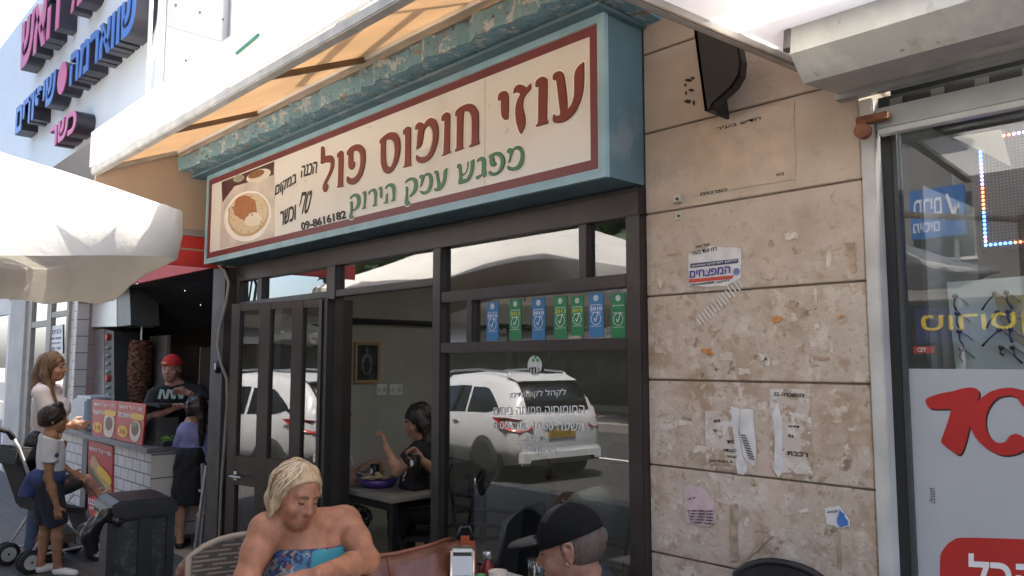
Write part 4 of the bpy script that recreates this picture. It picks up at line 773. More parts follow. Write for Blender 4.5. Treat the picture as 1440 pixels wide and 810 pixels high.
def table(name, label, cx, cy, w, d, h, top, leg, group=None, base=0.0):
    t = thing(name, label, 'table', (cx, cy, base), group)
    MB().box((cx - w / 2, cy - d / 2, base + h - .03), (cx + w / 2, cy + d / 2, base + h)).build('tabletop', top, t, bevel=.006)
    for sx in (-1, 1):
        for sy in (-1, 1): MB().box((cx + sx * (w / 2 - .05) - .018, cy + sy * (d / 2 - .05) - .018, base), (cx + sx * (w / 2 - .05) + .018, cy + sy * (d / 2 - .05) + .018, base + h - .031)).build('leg', leg, t)
    MB().box((cx - w / 2 + .07, cy - d / 2 + .045, base + h - .09), (cx + w / 2 - .07, cy - d / 2 + .06, base + h - .032)).build('apron', leg, t)
    return t
ttop = mat('table_grey', (.22, .20, .17), .5, 0, .12, 6)
table('dining_table', 'grey dining table just inside the cafe door with purple basket', -4.45, .60, .72, .85, .75, ttop, black)
table('dining_table', 'dark dining table behind the big cafe window pane', -3.0, 1.35, .7, .7, .75, ttop, black)
bk = thing('food_basket', 'purple food basket piled with pita and chips on the grey dining table', 'basket', PZ(535, 683, .75))
c = PZ(532, 684, .75); pur = mat('purple_plastic', (.07, .035, .17), .4, 0, .1)
m_ = MB(); m_.lathe(c, [(.10, 0), (.145, .055), (.140, .055), (.095, .008), (.0, .008)], 20); m_.build('basket', pur, bk, True)
for i in range(12):
    a = random.uniform(0, 6.28); r = random.uniform(0, .09); q = c + A(math.cos(a) * r, math.sin(a) * r, .055 + random.uniform(0, .025))
    MB().ball(q, (random.uniform(.03, .05), random.uniform(.02, .035), .012), 8, np.array(Matrix.Rotation(random.uniform(0, 3), 3, 'Z'))).build('bread_piece', mat('bread', (.46, .33, .17), .8, 0, .25, 20), bk, True)
wr = MB(); q = PZ(512, 676, .75) + A(0, 0, .03)
for i in range(9): wr.bar(q + A(random.uniform(-.05, .05), random.uniform(-.05, .05), random.uniform(-.02, .03)), q + A(random.uniform(-.08, .08), random.uniform(-.08, .08), random.uniform(0, .05)), .05, .004)
tag(wr.build('paper_wrap', mat('wrap_paper', (.40, .42, .44), .7, 0, .15)), 'crumpled pale wrapping paper beside the purple basket', 'wrapper')
c = PZ(580, 688, .75); bx = thing('takeaway_bag', 'black takeaway bag with a question mark standing on the grey table', 'bag', c)
MB().hexa([c + A(-.09, -.06, 0), c + A(.09, -.06, 0), c + A(.09, .06, 0), c + A(-.09, .06, 0)], [c + A(-.075, -.04, .17), c + A(.085, -.04, .18), c + A(.08, .04, .18), c + A(-.075, .04, .17)]).build('bag_body', black, bx, bevel=.01)
text_quad(MB(), '?', c + A(-.03, -.0605, .06), c + A(.0, -.0605, .06), c + A(-.03, -.047, .13), .001).build('print', white_print, bx)
def can(name, label, c, m, base=None):
    t = thing(name, label, 'drink can', c); MB().lathe(c, [(.026, 0), (.033, .008), (.033, .11), (.027, .12)], 18).build('can_body', m, t, True); MB().lathe(c + A(0, 0, .12), [(.026, 0), (.027, .003)], 18).build('can_lid', steel, t)
    MB().ball(c + A(.0, -.028, .07), (.018, .008, .028), 10).build('label_patch', white_print, t); return t
c_cola = PZ(527, 676, .75); can('drink_can', 'dark cola can with pale patch standing left on the grey table', c_cola, mat('can_dark', (.02, .02, .022), .3, .4))

# ================================================================== RIGHT SHOP
rsx0, rsx1 = -1.079, .9
jm = tag(MB().box((rsx0, -.01, 0), (-1.033, .12, 2.50)).build('door_jamb', mat('jamb_paint', (.52, .50, .46), .55, .1, .18, 5, .15), bevel=.004), 'scuffed pale metal door jamb between stone pier and right shop window', 'door jamb')
sw = thing('shop_window', 'right shop window in black frame with white poster and lit display', 'shop front', (-.3, .1, 0))
MB().box((-1.0325, .05, 0), (-1.0, .11, 2.42)).build('side_frame', black, sw); MB().box((-.9995, .055, 0), (-.985, .1, 2.38)).build('side_seal', mat('seal_grey', (.05, .055, .055), .5), sw)
MB().box((-.985, .078, 0), (.9, .084, 2.40)).build('window_pane', pane_r, sw)
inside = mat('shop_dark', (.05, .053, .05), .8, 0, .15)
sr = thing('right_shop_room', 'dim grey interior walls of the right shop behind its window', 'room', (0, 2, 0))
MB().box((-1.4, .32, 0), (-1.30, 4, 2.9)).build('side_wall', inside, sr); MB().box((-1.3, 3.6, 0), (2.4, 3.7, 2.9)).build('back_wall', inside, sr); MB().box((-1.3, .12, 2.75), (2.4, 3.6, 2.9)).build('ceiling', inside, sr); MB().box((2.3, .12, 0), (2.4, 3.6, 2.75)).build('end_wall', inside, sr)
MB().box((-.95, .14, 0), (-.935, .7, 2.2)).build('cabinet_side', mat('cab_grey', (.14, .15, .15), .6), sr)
# white poster on the lower pane
wp = thing('window_poster', 'big white poster with red numeral and red box on the right shop window', 'poster', PY(1350, 650, .07))
yp = .076
MB().box((PY(1262, 520, yp)[0], yp - .002, 0.2), (.9, yp, PY(1350, 519, yp)[2])).build('sheet', mat('poster_white', (.40, .41, .42), .35, 0, .03), wp)
def pp(px, py): p = PY(px, py, yp - .002); return (p[0], p[2])
def pshape(pts, m, off, nm, sm=True, holes=()):
    lp = [pp(*q) for q in pts]; lp = smooth_loop(lp, 4, .3) if sm else lp
    return MB().poly([lp] + [smooth_loop([pp(*q) for q in h], 4) for h in holes], lambda u, v, h: A(u, yp - .002 - off - h, v), .0006).build(nm, m, wp)
one = [(1302, 565), (1304, 560), (1320, 554), (1340, 550), (1355, 546), (1368, 545), (1376, 549), (1376, 560), (1366, 590), (1358, 622), (1352, 637), (1346, 639), (1336, 632), (1324, 622), (1327, 610), (1334, 590), (1338, 575), (1330, 575), (1315, 575), (1306, 573)]
cee = [(1440, 572), (1431, 560), (1419, 556), (1402, 560), (1390, 575), (1386, 592), (1390, 610), (1402, 622), (1414, 621), (1420, 613), (1430, 610), (1440, 616), (1440, 632), (1420, 640), (1400, 637), (1378, 622), (1366, 603), (1365, 585), (1375, 565), (1395, 550), (1420, 545), (1440, 549), (1455, 552), (1455, 575)]
for P_, o_ in ((one, 0), (cee, .0012)):
    pshape([(x + 2.5, y + 2.5) for x, y in P_], rim_r, .0004 + o_ * .3, 'print_shadow'); pshape(P_, red_print, .0012 + o_, 'numeral')
pshape([(1322, 790), (1327, 772), (1340, 760), (1360, 756), (1460, 759), (1560, 764), (1560, 900), (1340, 900), (1325, 860)], red_print, .0004, 'red_box')
def ptext(s, x0, y0, x1, y1, h, m, off=.0014, bold=.0): p, q, u = PY(x0, y0, yp - .002 - off), PY(x1, y1, yp - .002 - off), PY(x0, y0 - h, yp - .002 - off); return text_quad(MB(), s, p, q, u, .0006, bold=bold).build('print', m, wp)
ptext(HE('הכל'), 1362, 830, 1462, 838, 52, white_print, bold=.02)
v = MB(); p, q, u = PY(1306, 708, yp - .003), PY(1306, 686, yp - .003), PY(1315, 708, yp - .003); text_quad(v, HE('קטנוע'), q, p, PY(1315, 686, yp - .003), .0006).build('small_print', ink, wp)
lk = PY(1274, 692, .07); m_ = MB().ball(lk, (.022, .02, .024), 8); m_.ball(lk + A(-.02, 0, .035), (.012, .012, .022), 8); tag(m_.build('door_lock', black), 'small black lock knob on the left edge of the white poster window', 'lock')
# LED moving sign
ld = thing('led_sign', 'dark LED message board edged with red and blue lit dots in right shop', 'LED sign', PY(1400, 280, .25))
yl_ = .27; a, b = PY(1378, 197, yl_), PY(1385, 345, yl_); lx0, lx1, lz1, lz0 = a[0], a[0] + 1.1, a[2] + .02, b[2] - .02
MB().box((lx0 - .02, yl_, lz0), (lx1, yl_ + .06, lz1)).build('housing', black, ld)
gd = MB()
for i in range(60):
    for j in range(34):
        gx, gz = lx0 + .012 + i * .0105, lz0 + .03 + j * (lz1 - lz0 - .06) / 33; gd.obox(A(gx, yl_ - .001, gz), A(.0016, 0, 0), A(0, .001, 0), A(0, 0, .0016))
tag(gd.build('dot_matrix', mat('dot_dull', (.16, .15, .16), .5, var=0), ld), kind='stuff')
er, eb, ev = mat('led_red', (1, .10, .04), .5, emit=5, var=0), mat('led_blue', (.04, .2, 1), .5, emit=7, var=0), mat('led_violet', (.5, .25, 1), .5, emit=5, var=0)
pts = [(0, k) for k in range(27)] + [(k, 0) for k in range(1, 26)] + [(k, 26) for k in range(1, 26)]
mbs = {id(er): (MB(), er), id(eb): (MB(), eb), id(ev): (MB(), ev)}
for (i, k) in pts:
    n = (i + k) % 18; m = ev if n < 3 else eb if n < 9 else er if n < 15 else ev
    if k == 0: n = (i + 2) % 14; m = eb if n < 8 else er
    gx, gz = lx0 + i * .0145, lz0 + .02 + k * (lz1 - lz0 - .04) / 26; mbs[id(m)][0].lathe(A(gx, yl_ - .002, gz), [(.0048, 0), (.0035, .003)], 8, (0, -1, 0))
for mb, m in mbs.values(): mb.build('lit_dots', m, ld)
for k, (x, y) in enumerate(((-.3, .15), (.2, 2.3))):  # front tube added out of view above the window to light the board
    t = thing('tube_lamp', ('fluorescent tube added above the right shop window to light the display board', 'lit fluorescent tube at the back of the right shop ceiling')[k], 'ceiling lamp', (x, y, 2.7)); MB().box((x - .6, y - .05, 2.70), (x + .6, y + .05, 2.748)).build('housing', white_paint, t); MB().tube([A(x - .58, y, 2.68), A(x + .58, y, 2.68)], .018, 10).build('lit_tube', mat('tube_lit', (1, .98, .95), .5, emit=13, var=0), t)
# earphone display card
ec = thing('earphone_display', 'white display board with black earphones and cables behind right shop glass', 'display board', PY(1390, 450, .3))
ye = .22; q = [PY(1331, 397, ye), PY(1470, 386, ye), PY(1470, 545, ye), PY(1347, 545, ye)]
MB().hexa(q, [p + A(0, .01, 0) for p in q]).build('board', mat('display_white', (.82, .85, .85), .5, 0, .06, 6, col2=(.74, .79, .80)), ec)
cabl = mat('cable_navy', (.012, .014, .03), .4)
for (hx_, hy_, tx, ty) in ((1343, 417, 1345, 437), (1346, 441, 1350, 463), (1349, 466, 1356, 488), (1352, 491, 1354, 510), (1399, 413, 1381, 436), (1402, 439, 1387, 462), (1405, 464, 1381, 487), (1408, 489, 1411, 500), (1415, 412, 1424, 434), (1418, 438, 1422, 455), (1421, 463, 1424, 482), (1424, 489, 1438, 511)):
    h, t = PY(hx_, hy_, ye - .02), PY(tx, ty, ye - .02); e = MB().ball(h, (.009, .012, .009), 10).build('earphone', cabl, ec, True); mid = (h + t) / 2 + A(-.006, 0, -.004); MB().tube([h, mid, t], [.0035, .0026, .0045], 6).build('stem', cabl, e, True)
    MB().tube([h + A(.004, .01, 0), h + A(.02, .014, -.012), h + A(.035, .014, -.03)], .0022, 5).build('lead', mat('lead_grey', (.25, .26, .28), .5), e, True)
MB().hexa([PY(1398, 418, ye - .003), PY(1460, 412, ye - .003), PY(1460, 500, ye - .003), PY(1412, 470, ye - .003)], [PY(1398, 418, ye - .001), PY(1460, 412, ye - .001), PY(1460, 500, ye - .001), PY(1412, 470, ye - .001)]).build('yellow_card', mat('card_yellow', (.55, .47, .24), .6), ec)
tr_ = [PY(1340, 193, .22), PY(1407, 182, .22), PY(1422, 234, .22)]  # bright reflection in the pane painted as a solid beige triangle
tag(MB().add(list(tr_) + [p + A(0, .004, 0) for p in tr_], [(0, 1, 2), (3, 5, 4), (0, 3, 4, 1), (1, 4, 5, 2), (2, 5, 3, 0)]).build('reflection_triangle', mat('reflection_beige', (.42, .38, .34), .8)), 'beige triangle painted for a bright reflection over the LED board corner', 'reflection')
# shutter box and guide
bxm = layered('shutter_paint', (.50, .49, .45), (.42, .42, .39), [((.34, .32, .25), 5, .56, .08, None, None), ((.2, .18, .15), 30, .66, .03, None, None), ((.58, .57, .52), 3, .5, .1, None, None)], .5, 4, .12)
sbx = thing('shutter_box', 'dirty grey metal roller shutter box over the right shop', 'shutter box', (0, -.2, 2.7))
X0s, X1s = -1.137, 1.2
pr_ = [(-.002, 2.532), (-.30, 2.500), (-.40, 2.585), (-.36, 3.02), (-.002, 3.05)]  # (y,z) section: soffit, front lip, face
pr_ = [(-.004, 2.534), (-.30, 2.502), (-.385, 2.578), (-.30, 3.10), (-.004, 3.12)]
MB().add([A(X0s + (.022 if False else 0), y, z) for y, z in pr_] + [A(X1s, y, z) for y, z in pr_], [(0, 1, 2, 3, 4)] + [(9, 8, 7, 6, 5)] + [(i, 5 + i, 5 + (i + 1) % 5, (i + 1) % 5) for i in range(5)]).build('casing', bxm, sbx)
MB().box((-1.145, -.045, 2.508), (1.2, -.002, 2.530)).build('bottom_lip', galv, sbx)
MB().tube([A(X0s - .012, -.365, 2.60), A(X0s - .012, -.28, 3.12)], .02, 8).build('edge_seam', mat('seam_dark', (.16, .15, .14), .6), sbx)
sd_ = thing('roller_shutter', 'rolled-up pale grey shutter edge under the box above right window', 'shutter', (0, .0, 2.45))
MB().box((-1.03, .0, 2.385), (1.2, .03, 2.46)).build('bottom_slat', mat('slat_grey', (.40, .41, .40), .45, .2, .12, 5, .05), sd_, bevel=.004); MB().box((-1.02, -.012, 2.364), (1.2, .028, 2.384)).build('slat_edge', mat('slat_pale', (.55, .55, .52), .45), sd_, bevel=.003)
MB().box((-1.03, .035, 2.461), (1.2, .06, 2.505)).build('slot', black, sd_)
for i in range(5): MB().box((-.99 + i * .13, .028, 2.468), (-.95 + i * .13, .034, 2.492)).build('shutter_clip', mat('seam_dark', (.16, .15, .14)), sd_)
hg = thing('rusty_latch', 'rusty brown latch bar and barrel at the top of the pale jamb', 'latch', (-1.06, 0, 2.44)); rust = mat('rust', (.20, .08, .04), .85, 0, .3, 30, .4)
MB().box((-1.078, -.045, 2.405), (-.975, -.012, 2.432)).build('bar', rust, hg, bevel=.003); MB().lathe(A(-1.05, -.04, 2.375), [(.026, 0), (.026, .03), (.018, .032)], 18, (0, -1, 0)).build('barrel', rust, hg)

# ================================================================== PIER, POST AND CABLES BETWEEN THE SHOPS
tp = tag(MB().box((-6.36, .0, 0), (-5.938, .3, 2.55)).build('dividing_pier', mat('pier_ochre', (.40, .27, .17), .8, 0, .15, 5, .2)), 'ochre plaster pier between the grill shop and the cafe door', 'pier')
a, b = PY(296, 600, -.08), PY(313, 600, -.08); tag(MB().box((a[0], -.10, 0), (b[0], -.02, 2.34)).build('steel_post', mat('post_grey', (.085, .075, .068), .6, .2, .3, 7, .15)), 'dark grey steel post beside the ochre pier', 'post')
cb = mat('cable_grey', (.30, .26, .23), .6)
def cpt(x, y): return PY(x, y, -.115)
tag(MB().tube([cpt(*p) for p in ((292, 364), (305, 370), (316, 381), (322, 398), (318, 425), (309, 462), (306, 485), (311, 512), (319, 532), (320, 560), (316, 620), (311, 690), (308, 770), (306, 830))], .012, 8).build('cable', cb, None, True), 'thick pale conduit cable snaking down the ochre pier', 'cable')
tag(MB().tube([cpt(*p) + A(0, .02, 0) for p in ((300, 362), (314, 375), (319, 392), (314, 425), (305, 460), (303, 490), (308, 512), (315, 528), (317, 560), (312, 640), (308, 720))], .008, 8).build('cable', black, None, True), 'thin dark cable running beside the pale conduit', 'cable')
c = cpt(305, 516); al = thing('wall_alarm', 'black round bell box with painted white highlight on the steel post', 'alarm', c)
MB().lathe(c + A(0, .03, 0), [(.05, 0), (.052, .03), (.035, .05)], 8, (0, -1, 0)).build('casing', black, al); MB().box(c + A(.012, -.026, -.02), c + A(.03, -.021, .03)).build('painted_glint', white_print, al)  # highlight on the casing painted as a small white box
# ================================================================== GRILL SHOP ON THE LEFT
gx0, gx1 = -10.37, -6.36
tile = checkmat('white_tiles', 'b', (.70, .66, .61), (.16, .14, .13), 1, .3, stretch=(rad(-90), 0, 0), mortar=.006, bw=.20, rh=.105)
tile_s = checkmat('white_tiles_side', 'b', (.68, .62, .57), (.16, .14, .13), 1, .3, stretch=(rad(-90), 0, rad(-90)), mortar=.006, bw=.20, rh=.105)
tile_p = checkmat('pink_tiles', 'b', (.36, .24, .22), (.2, .14, .13), 1, .35, stretch=(rad(-90), 0, rad(-90)), mortar=.005, bw=.4, rh=.22)
dk = mat('grill_dark', (.035, .033, .033), .6, 0, .3, 4); gry = mat('grill_grey', (.11, .105, .10), .6, 0, .2, 3)
gr = thing('grill_room', 'dark interior of the grill shop with black ceiling', 'room', (-8.4, 1.5, 0))
MB().box((gx0, 2.9, 0), (gx1, 3.0, 2.6)).build('back_wall', gry, gr); MB().box((gx0 - .1, .131, 0), (gx0, 3, 2.6)).build('side_wall', tile_p, gr); MB().box((gx0, .02, 2.40), (gx1, 2.9, 2.6)).build('ceiling', dk, gr); MB().box((gx1 + .001, .3, 0), (gx1 + .03, 2.9, 2.4)).build('party_wall', dk, gr)
MB().box((gx0, -.02, 2.38), (gx1, .0195, 2.95)).build('fascia', mat('red_sheet', (.5, .03, .025)), gr)
tag(MB().box((-10.37, -.1, -.05), (-6.36, 2.9, .008)).build('floor', mat('beige_floor', (.36, .28, .22), .5, 0, .12, 3)), kind='structure')
for k in range(14): 
    p = PZ(random.uniform(190, 300), random.uniform(395, 470), 2.39)
tpil = tag(MB().box((-10.70, .0, 0), (-10.372, .13, 2.6)).build('tiled_pillar', tile_s), 'white and pink tiled pillar at the left side of the grill shop', 'pillar')
# ceiling duct, ceiling spots
dt = thing('ceiling_duct', 'dark slanted metal duct under the grill shop ceiling', 'duct', (-9, 1.2, 2.2))
MB().bar(PD(166, 388, 8.6), PD(190, 482, 9.6), .06, .05).build('duct_edge', galv, dt); MB().hexa([PD(168, 388, 8.6), PD(300, 384, 7.6), PD(304, 455, 8.6), PD(194, 482, 9.6)], [p + A(0, .05, .05) for p in (PD(168, 388, 8.6), PD(300, 384, 7.6), PD(304, 455, 8.6), PD(194, 482, 9.6))]).build('duct_face', mat('duct_dark', (.022, .022, .024), .35, .4, .4, 6), dt)
for k, (x, y) in enumerate(((193, 399), (260, 409), (282, 429))):
    p = PD(x, y, 7.45); b = thing('ceiling_bulb', 'tiny lit bulb under the dark grill shop ceiling', 'bulb', p, 'tiny bulbs under the grill ceiling'); MB().ball(p, .0035, 8).build('glass_bulb', mat('bulb_lit', (1, .93, .8), .5, emit=.6, var=0), b); MB().lathe(p, [(.008, .006), (.006, .02)], 8).build('bulb_cap', black, b)
# hood and steel grill controls
hd2 = thing('extractor_hood', 'stainless extractor hood with painted red reflection on top inside the grill shop', 'hood', PY(145, 440, .16))
def yq(pts, y): return [PY(a, b, y) for a, b in pts]
def slab4(pts, y, t, m, nm, par):
    q = yq(pts, y); return MB().hexa(q, [p + A(0, t, 0) for p in q]).build(nm, m, par)
slab4([(125, 424), (164, 419), (164, 459), (124, 460)], .16, .4, mat('hood_steel', (.74, .73, .71), .3, .3, .05), 'hood_front', hd2); slab4([(123, 395), (165, 393), (164, 418.5), (125, 423.5)], .155, .3, red_print, 'red_area', hd2)  # red reflection on the steel painted as a red slab
slab4([(165, 398), (182, 402), (184, 457), (165, 459)], .165, .3, mat('hood_side', (.13, .13, .13), .4, .5), 'hood_return', hd2)
gc = thing('grill_column', 'stainless grill column with a strip of round knobs in the grill shop', 'grill', PY(145, 520, .2))
slab4([(124, 464), (146, 462.5), (147, 606), (124, 606)], .21, .3, steel, 'steel_door', gc); slab4([(146.5, 462.5), (160, 466), (161, 606), (147, 606)], .20, .3, mat('control_black', (.05, .05, .05), .4, .3), 'control_panel', gc)
for k, (y, m) in enumerate(((474, red_print), (489, galv), (500, galv), (511, galv), (522, galv), (532, red_print), (544, galv), (555, galv))):
    MB().lathe(PY(153, y, .198), [(.045 if m is red_print else .028, 0), (.04 if m is red_print else .02, .03)], 12, (0, -1, 0)).build('knob', m, gc)
# shawarma spit
c = PD(195, 560, 8.9); sp = thing('shawarma_spit', 'browned vertical shawarma meat spit behind the counter', 'meat spit', (c[0], c[1], 0))
mt = MB(); r_ = random.Random(3); zt0, zt1 = c[2] - .05, PD(195, 478, 8.9)[2]
prof = []
for i in range(26): t = i / 25; prof.append((.085 + .03 * math.sin(t * 2.6) + r_.uniform(-.008, .008), zt0 + (zt1 - zt0) * t))
mt.lathe((c[0], c[1], 0), prof, 22)
for i in range(420):
    a_ = r_.uniform(0, 6.283); z_ = r_.uniform(zt0 + .01, zt1 - .01); R__ = .088 + .03 * math.sin((z_ - zt0) / (zt1 - zt0) * 2.6); u_ = A(math.cos(a_), math.sin(a_), 0); v_ = A(-u_[1], u_[0], 0); mt.obox(A(c[0], c[1], z_) + u_ * R__, u_ * r_.uniform(.006, .014) + ZZ * r_.uniform(-.006, .002), v_ * r_.uniform(.015, .04), ZZ * r_.uniform(.004, .010) + u_ * .004)
mt.build('meat', mat('shawarma_meat', (.20, .075, .032), .6, 0, .5, 22, 1.0, 30, col2=(.08, .03, .014)), sp, True)
MB().tube([A(c[0], c[1], .85), A(c[0], c[1], zt1 + .15)], .012, 8).build('skewer', steel, sp); MB().box((c[0] - .2, c[1] + .16, .85), (c[0] + .35, c[1] + .2, zt1 + .05)).build('heat_shield', mat('shield_steel', (.24, .23, .21), .4, .4, .25, 3), sp); MB().lathe((c[0], c[1], .84), [(.2, 0), (.2, .03)], 20).build('drip_tray', steel, sp); MB().box((c[0] - .2, c[1] - .2, 0), (c[0] + .35, c[1] + .2, .838)).build('stand', gry, sp)
tag(MB().box(PD(282, 488, 8.0), PD(290, 640, 8.0) + A(.02, .05, 0)).build('wall_strip', mat('strip_brown', (.13, .10, .07), .7)), 'brown upright wooden strip behind the counter man', 'post')
# counter
ct = thing('food_counter', 'white tiled street counter of the grill shop with grey stone top', 'counter', (-8.4, .1, 0))
cy0, cxr, chh = -.24, -7.05, .82
xa, xb, xc_ = PY(90, 640, cy0)[0], PY(117, 640, cy0)[0], PY(158, 660, cy0)[0]
MB().box((xa - .6, cy0, .09), (xb, .40, chh)).build('tiled_front', tile, ct); MB().box((xc_, cy0 + .0, .09), (cxr, .42, chh)).build('tiled_corner', tile, ct); MB().box((cxr + .001, cy0 + .004, .09), (cxr + .008, .42, chh - .002)).build('tiled_return', tile_s, ct)
MB().box((xb + .001, cy0 + .03, .09), (xc_ - .001, .38, chh - .001)).build('door_panel', gry, ct); MB().box((xa - .6, cy0 + .02, 0), (cxr - .02, .40, .088)).build('plinth', mat('plinth_grey', (.22, .18, .15), .8, 0, .2, 8), ct)
MB().box((xb, cy0 - .012, .0), (PY(124, 640, cy0)[0], cy0 - .001, chh)).build('side_post', mat('post_steel', (.16, .15, .14), .5, .3), ct); MB().box((xa - .6, cy0 - .05, chh + .001), (cxr + .05, .45, chh + .042)).build('countertop', mat('counter_stone', (.13, .125, .12), .35, 0, .2, 14), ct, bevel=.004)
step = tag(MB().box((xb - .1, cy0 - .30, 0), (xc_ + .4, cy0 - .03, .085)).build('door_step', mat('step_stone', (.25, .21, .17), .85, 0, .2, 7, .2)), 'low grey step in front of the counter poster', 'step')
def board(name, label, quad, y, m, parent=None, t=.012, tilt=.0):
    q = yq(quad, y); root = thing(name, label, 'poster', (q[0] + q[2]) / 2)
    MB().hexa(q, [p + A(0, t, 0) for p in q]).build('board', m, root)
    Q = [A(*p) for p in q]
    def at(u, v, o=.002): a = Q[3] + (Q[2] - Q[3]) * u; b = Q[0] + (Q[1] - Q[0]) * u; return a + (b - a) * v + A(0, -o, 0)
    return root, at
def btext(root, at, s, u0, v0, u1, v1, m, bold=.01, o=.003, nm='lettering'): return text_quad(MB(), s, at(u0, v0, o), at(u1, v0, o), at(u0, v1, o), .001, bold=bold).build(nm, m, root)
def blob(root, at, pts, m, nm, o=.003): 
    lp = smooth_loop(pts, 3, -.5); return MB().poly([lp], lambda u, v, h: at(u, v, o + h), .0012).build(nm, m, root)
circ = lambda cx, cy, rx, ry, n=16: [(cx + rx * math.cos(6.283 * i / n), cy + ry * math.sin(6.283 * i / n)) for i in range(n)]
bun, meatp, lett, sauce, yl2 = mat('bun_print', (.48, .27, .11), .4, 0, .2, 30), mat('meat_print', (.14, .045, .025), .4, 0, .35, 50), mat('lettuce_print', (.14, .2, .05), .4, 0, .3, 60), mat('pita_print', (.62, .52, .38), .4, 0, .15, 30), mat('print_yellow', (.68, .42, .03), .4, var=0)
for (lab, quad, w1, num, inner) in (('red price board with falafel and the number 14 propped on the counter', [(130, 561), (165, 564), (162.5, 617), (129.5, 612)], 'פלאפל', '14', 0), ('red price board with a filled pita and the number 36 propped on the counter', [(165.5, 564), (205, 568), (199.5, 626), (163, 617.5)], 'שווארמה', '36', 1)):
    b, at = board('price_board', lab, quad, -.235, red_print); b['group'] = 'red price boards on the counter'
    btext(b, at, HE('סוף על האש'), .10, .80, .92, .92, white_print, .02); btext(b, at, HE(w1), .05, .60, .50, .72, white_print, .02)
    cc = blob(b, at, circ(.26, .24, .20, .145), yl2, 'price_circle'); btext(b, at, num, .14, .17, .38, .31, red_print, .02, .0055, 'price')
    if inner: blob(b, at, circ(.73, .30, .20, .26), sauce, 'pita_picture'); blob(b, at, circ(.72, .36, .13, .17), meatp, 'filling_picture', .0045); blob(b, at, circ(.69, .47, .10, .06), lett, 'salad_picture', .006)
    else: blob(b, at, [(.54, .08), (.88, .06), (.92, .55), (.56, .58)], sauce, 'cup_picture'); blob(b, at, circ(.73, .38, .14, .18), meatp, 'falafel_picture', .0045)
    blob(b, at, [(.55, .60), (.95, .60), (.97, .72), (.57, .73)], yl2, 'banner_print', .004)
b, at = board('counter_poster', 'tall red poster of a filled baguette on the counter front', [(124.5, 618), (158.5, 628), (157, 742), (123, 731)], cy0 - .014, red_print, t=.008)
btext(b, at, HE('סוף על האש'), .06, .86, .96, .93, white_print, .02); blob(b, at, [(.1, .74), (.25, .82), (.5, .73), (.8, .58), (.96, .50), (.95, .40), (.75, .45), (.4, .58), (.12, .66)], bun, 'bun_picture'); blob(b, at, [(.08, .66), (.4, .57), (.75, .43), (.93, .38), (.9, .3), (.6, .38), (.3, .48), (.1, .58)], meatp, 'schnitzel_picture', .0045)
blob(b, at, [(.08, .70), (.4, .59), (.9, .40), (.9, .37), (.4, .55), (.08, .66)], lett, 'lettuce_picture', .006); blob(b, at, [(.1, .57), (.3, .46), (.6, .36), (.88, .28), (.8, .22), (.4, .33), (.12, .48)], bun, 'bun_picture', .004)
blob(b, at, [(.45, .62), (.95, .52), (.95, .62), (.5, .72)], yl2, 'banner_print', .0075); btext(b, at, HE('שניצל בבגט'), .05, .20, .95, .29, white_print, .02); btext(b, at, HE('בתוספת'), .08, .135, .8, .18, white_print, .01); blob(b, at, circ(.50, .06, .22, .07), yl2, 'price_circle'); btext(b, at, '28', .38, .03, .62, .1, red_print, .02, .0055, 'price')
c = PY(120, 610, -.1); tub = thing('plastic_tub', 'cloudy clear plastic tub on the counter left of the price boards', 'tub', (c[0], -.08, chh + .042)); tm = mat('cloudy_plastic', (.42, .45, .46), .35, 0, .08, 8)
q = [PY(110, 607, -.12), PY(129, 611, -.12)]; MB().box((q[0][0], -.20, chh + .043), (q[1][0], .08, PY(120, 560, -.12)[2])).build('tub_body', tm, tub, bevel=.02); MB().box((q[0][0] - .01, -.15, PY(120, 560, -.12)[2] + .001), (q[1][0] + .01, .09, PY(120, 558, -.12)[2] + .012)).build('rim', mat('tub_rim', (.5, .52, .52), .3), tub, bevel=.004)
gb_ = thing('glass_cabinet', 'dark glass sneeze cabinet on the counter beside the right price board', 'cabinet', (-7.2, 0, chh + .042)); zc = chh + .043; zt_ = PY(210, 566, -.12)[2]
X0_, X1_ = PY(204, 600, -.15)[0], PY(226, 600, -.15)[0]; X1_ = min(X1_, cxr)
MB().box((X0_, -.17, zc), (X0_ + .015, .3, zt_)).build('side_glass', mat('cab_glass', (.05, .055, .05), .1, 0, 0), gb_); MB().box((X0_ + .016, -.17, zt_ - .03), (X1_, .3, zt_)).build('cabinet_top', black, gb_, bevel=.006); MB().box((X0_ + .016, -.15, zc), (X1_ - .04, .02, zt_ - .12)).build('cabinet_body', mat('cab_body', (.07, .07, .066), .3, .3, .3), gb_)
c = PZ(233, 626, chh + .043); tr2 = thing('salad_tray', 'black tray heaped with chopped green salad on the counter end', 'tray', c); hw_ = .11
MB().box(c + A(-.13, -.07, 0), c + A(.13, .08, .045)).build('tray', black, tr2, bevel=.006)
m_ = MB(); 
for i in range(150):
    q = c + A(random.uniform(-.12, .12), random.uniform(-.06, .07), .045 + random.uniform(0, .03)); a = np.array(Matrix.Rotation(random.uniform(0, 6), 3, Vector((random.random(), random.random(), random.random() + .1)))); m_.obox(q, a @ A(.013, 0, 0), a @ A(0, .009, 0), a @ A(0, 0, .002))
tag(m_.build('lettuce', mat('lettuce', (.10, .20, .035), .6, 0, .4, 60)), 'chopped green lettuce heaped in the black counter tray', 'salad', kind='stuff')

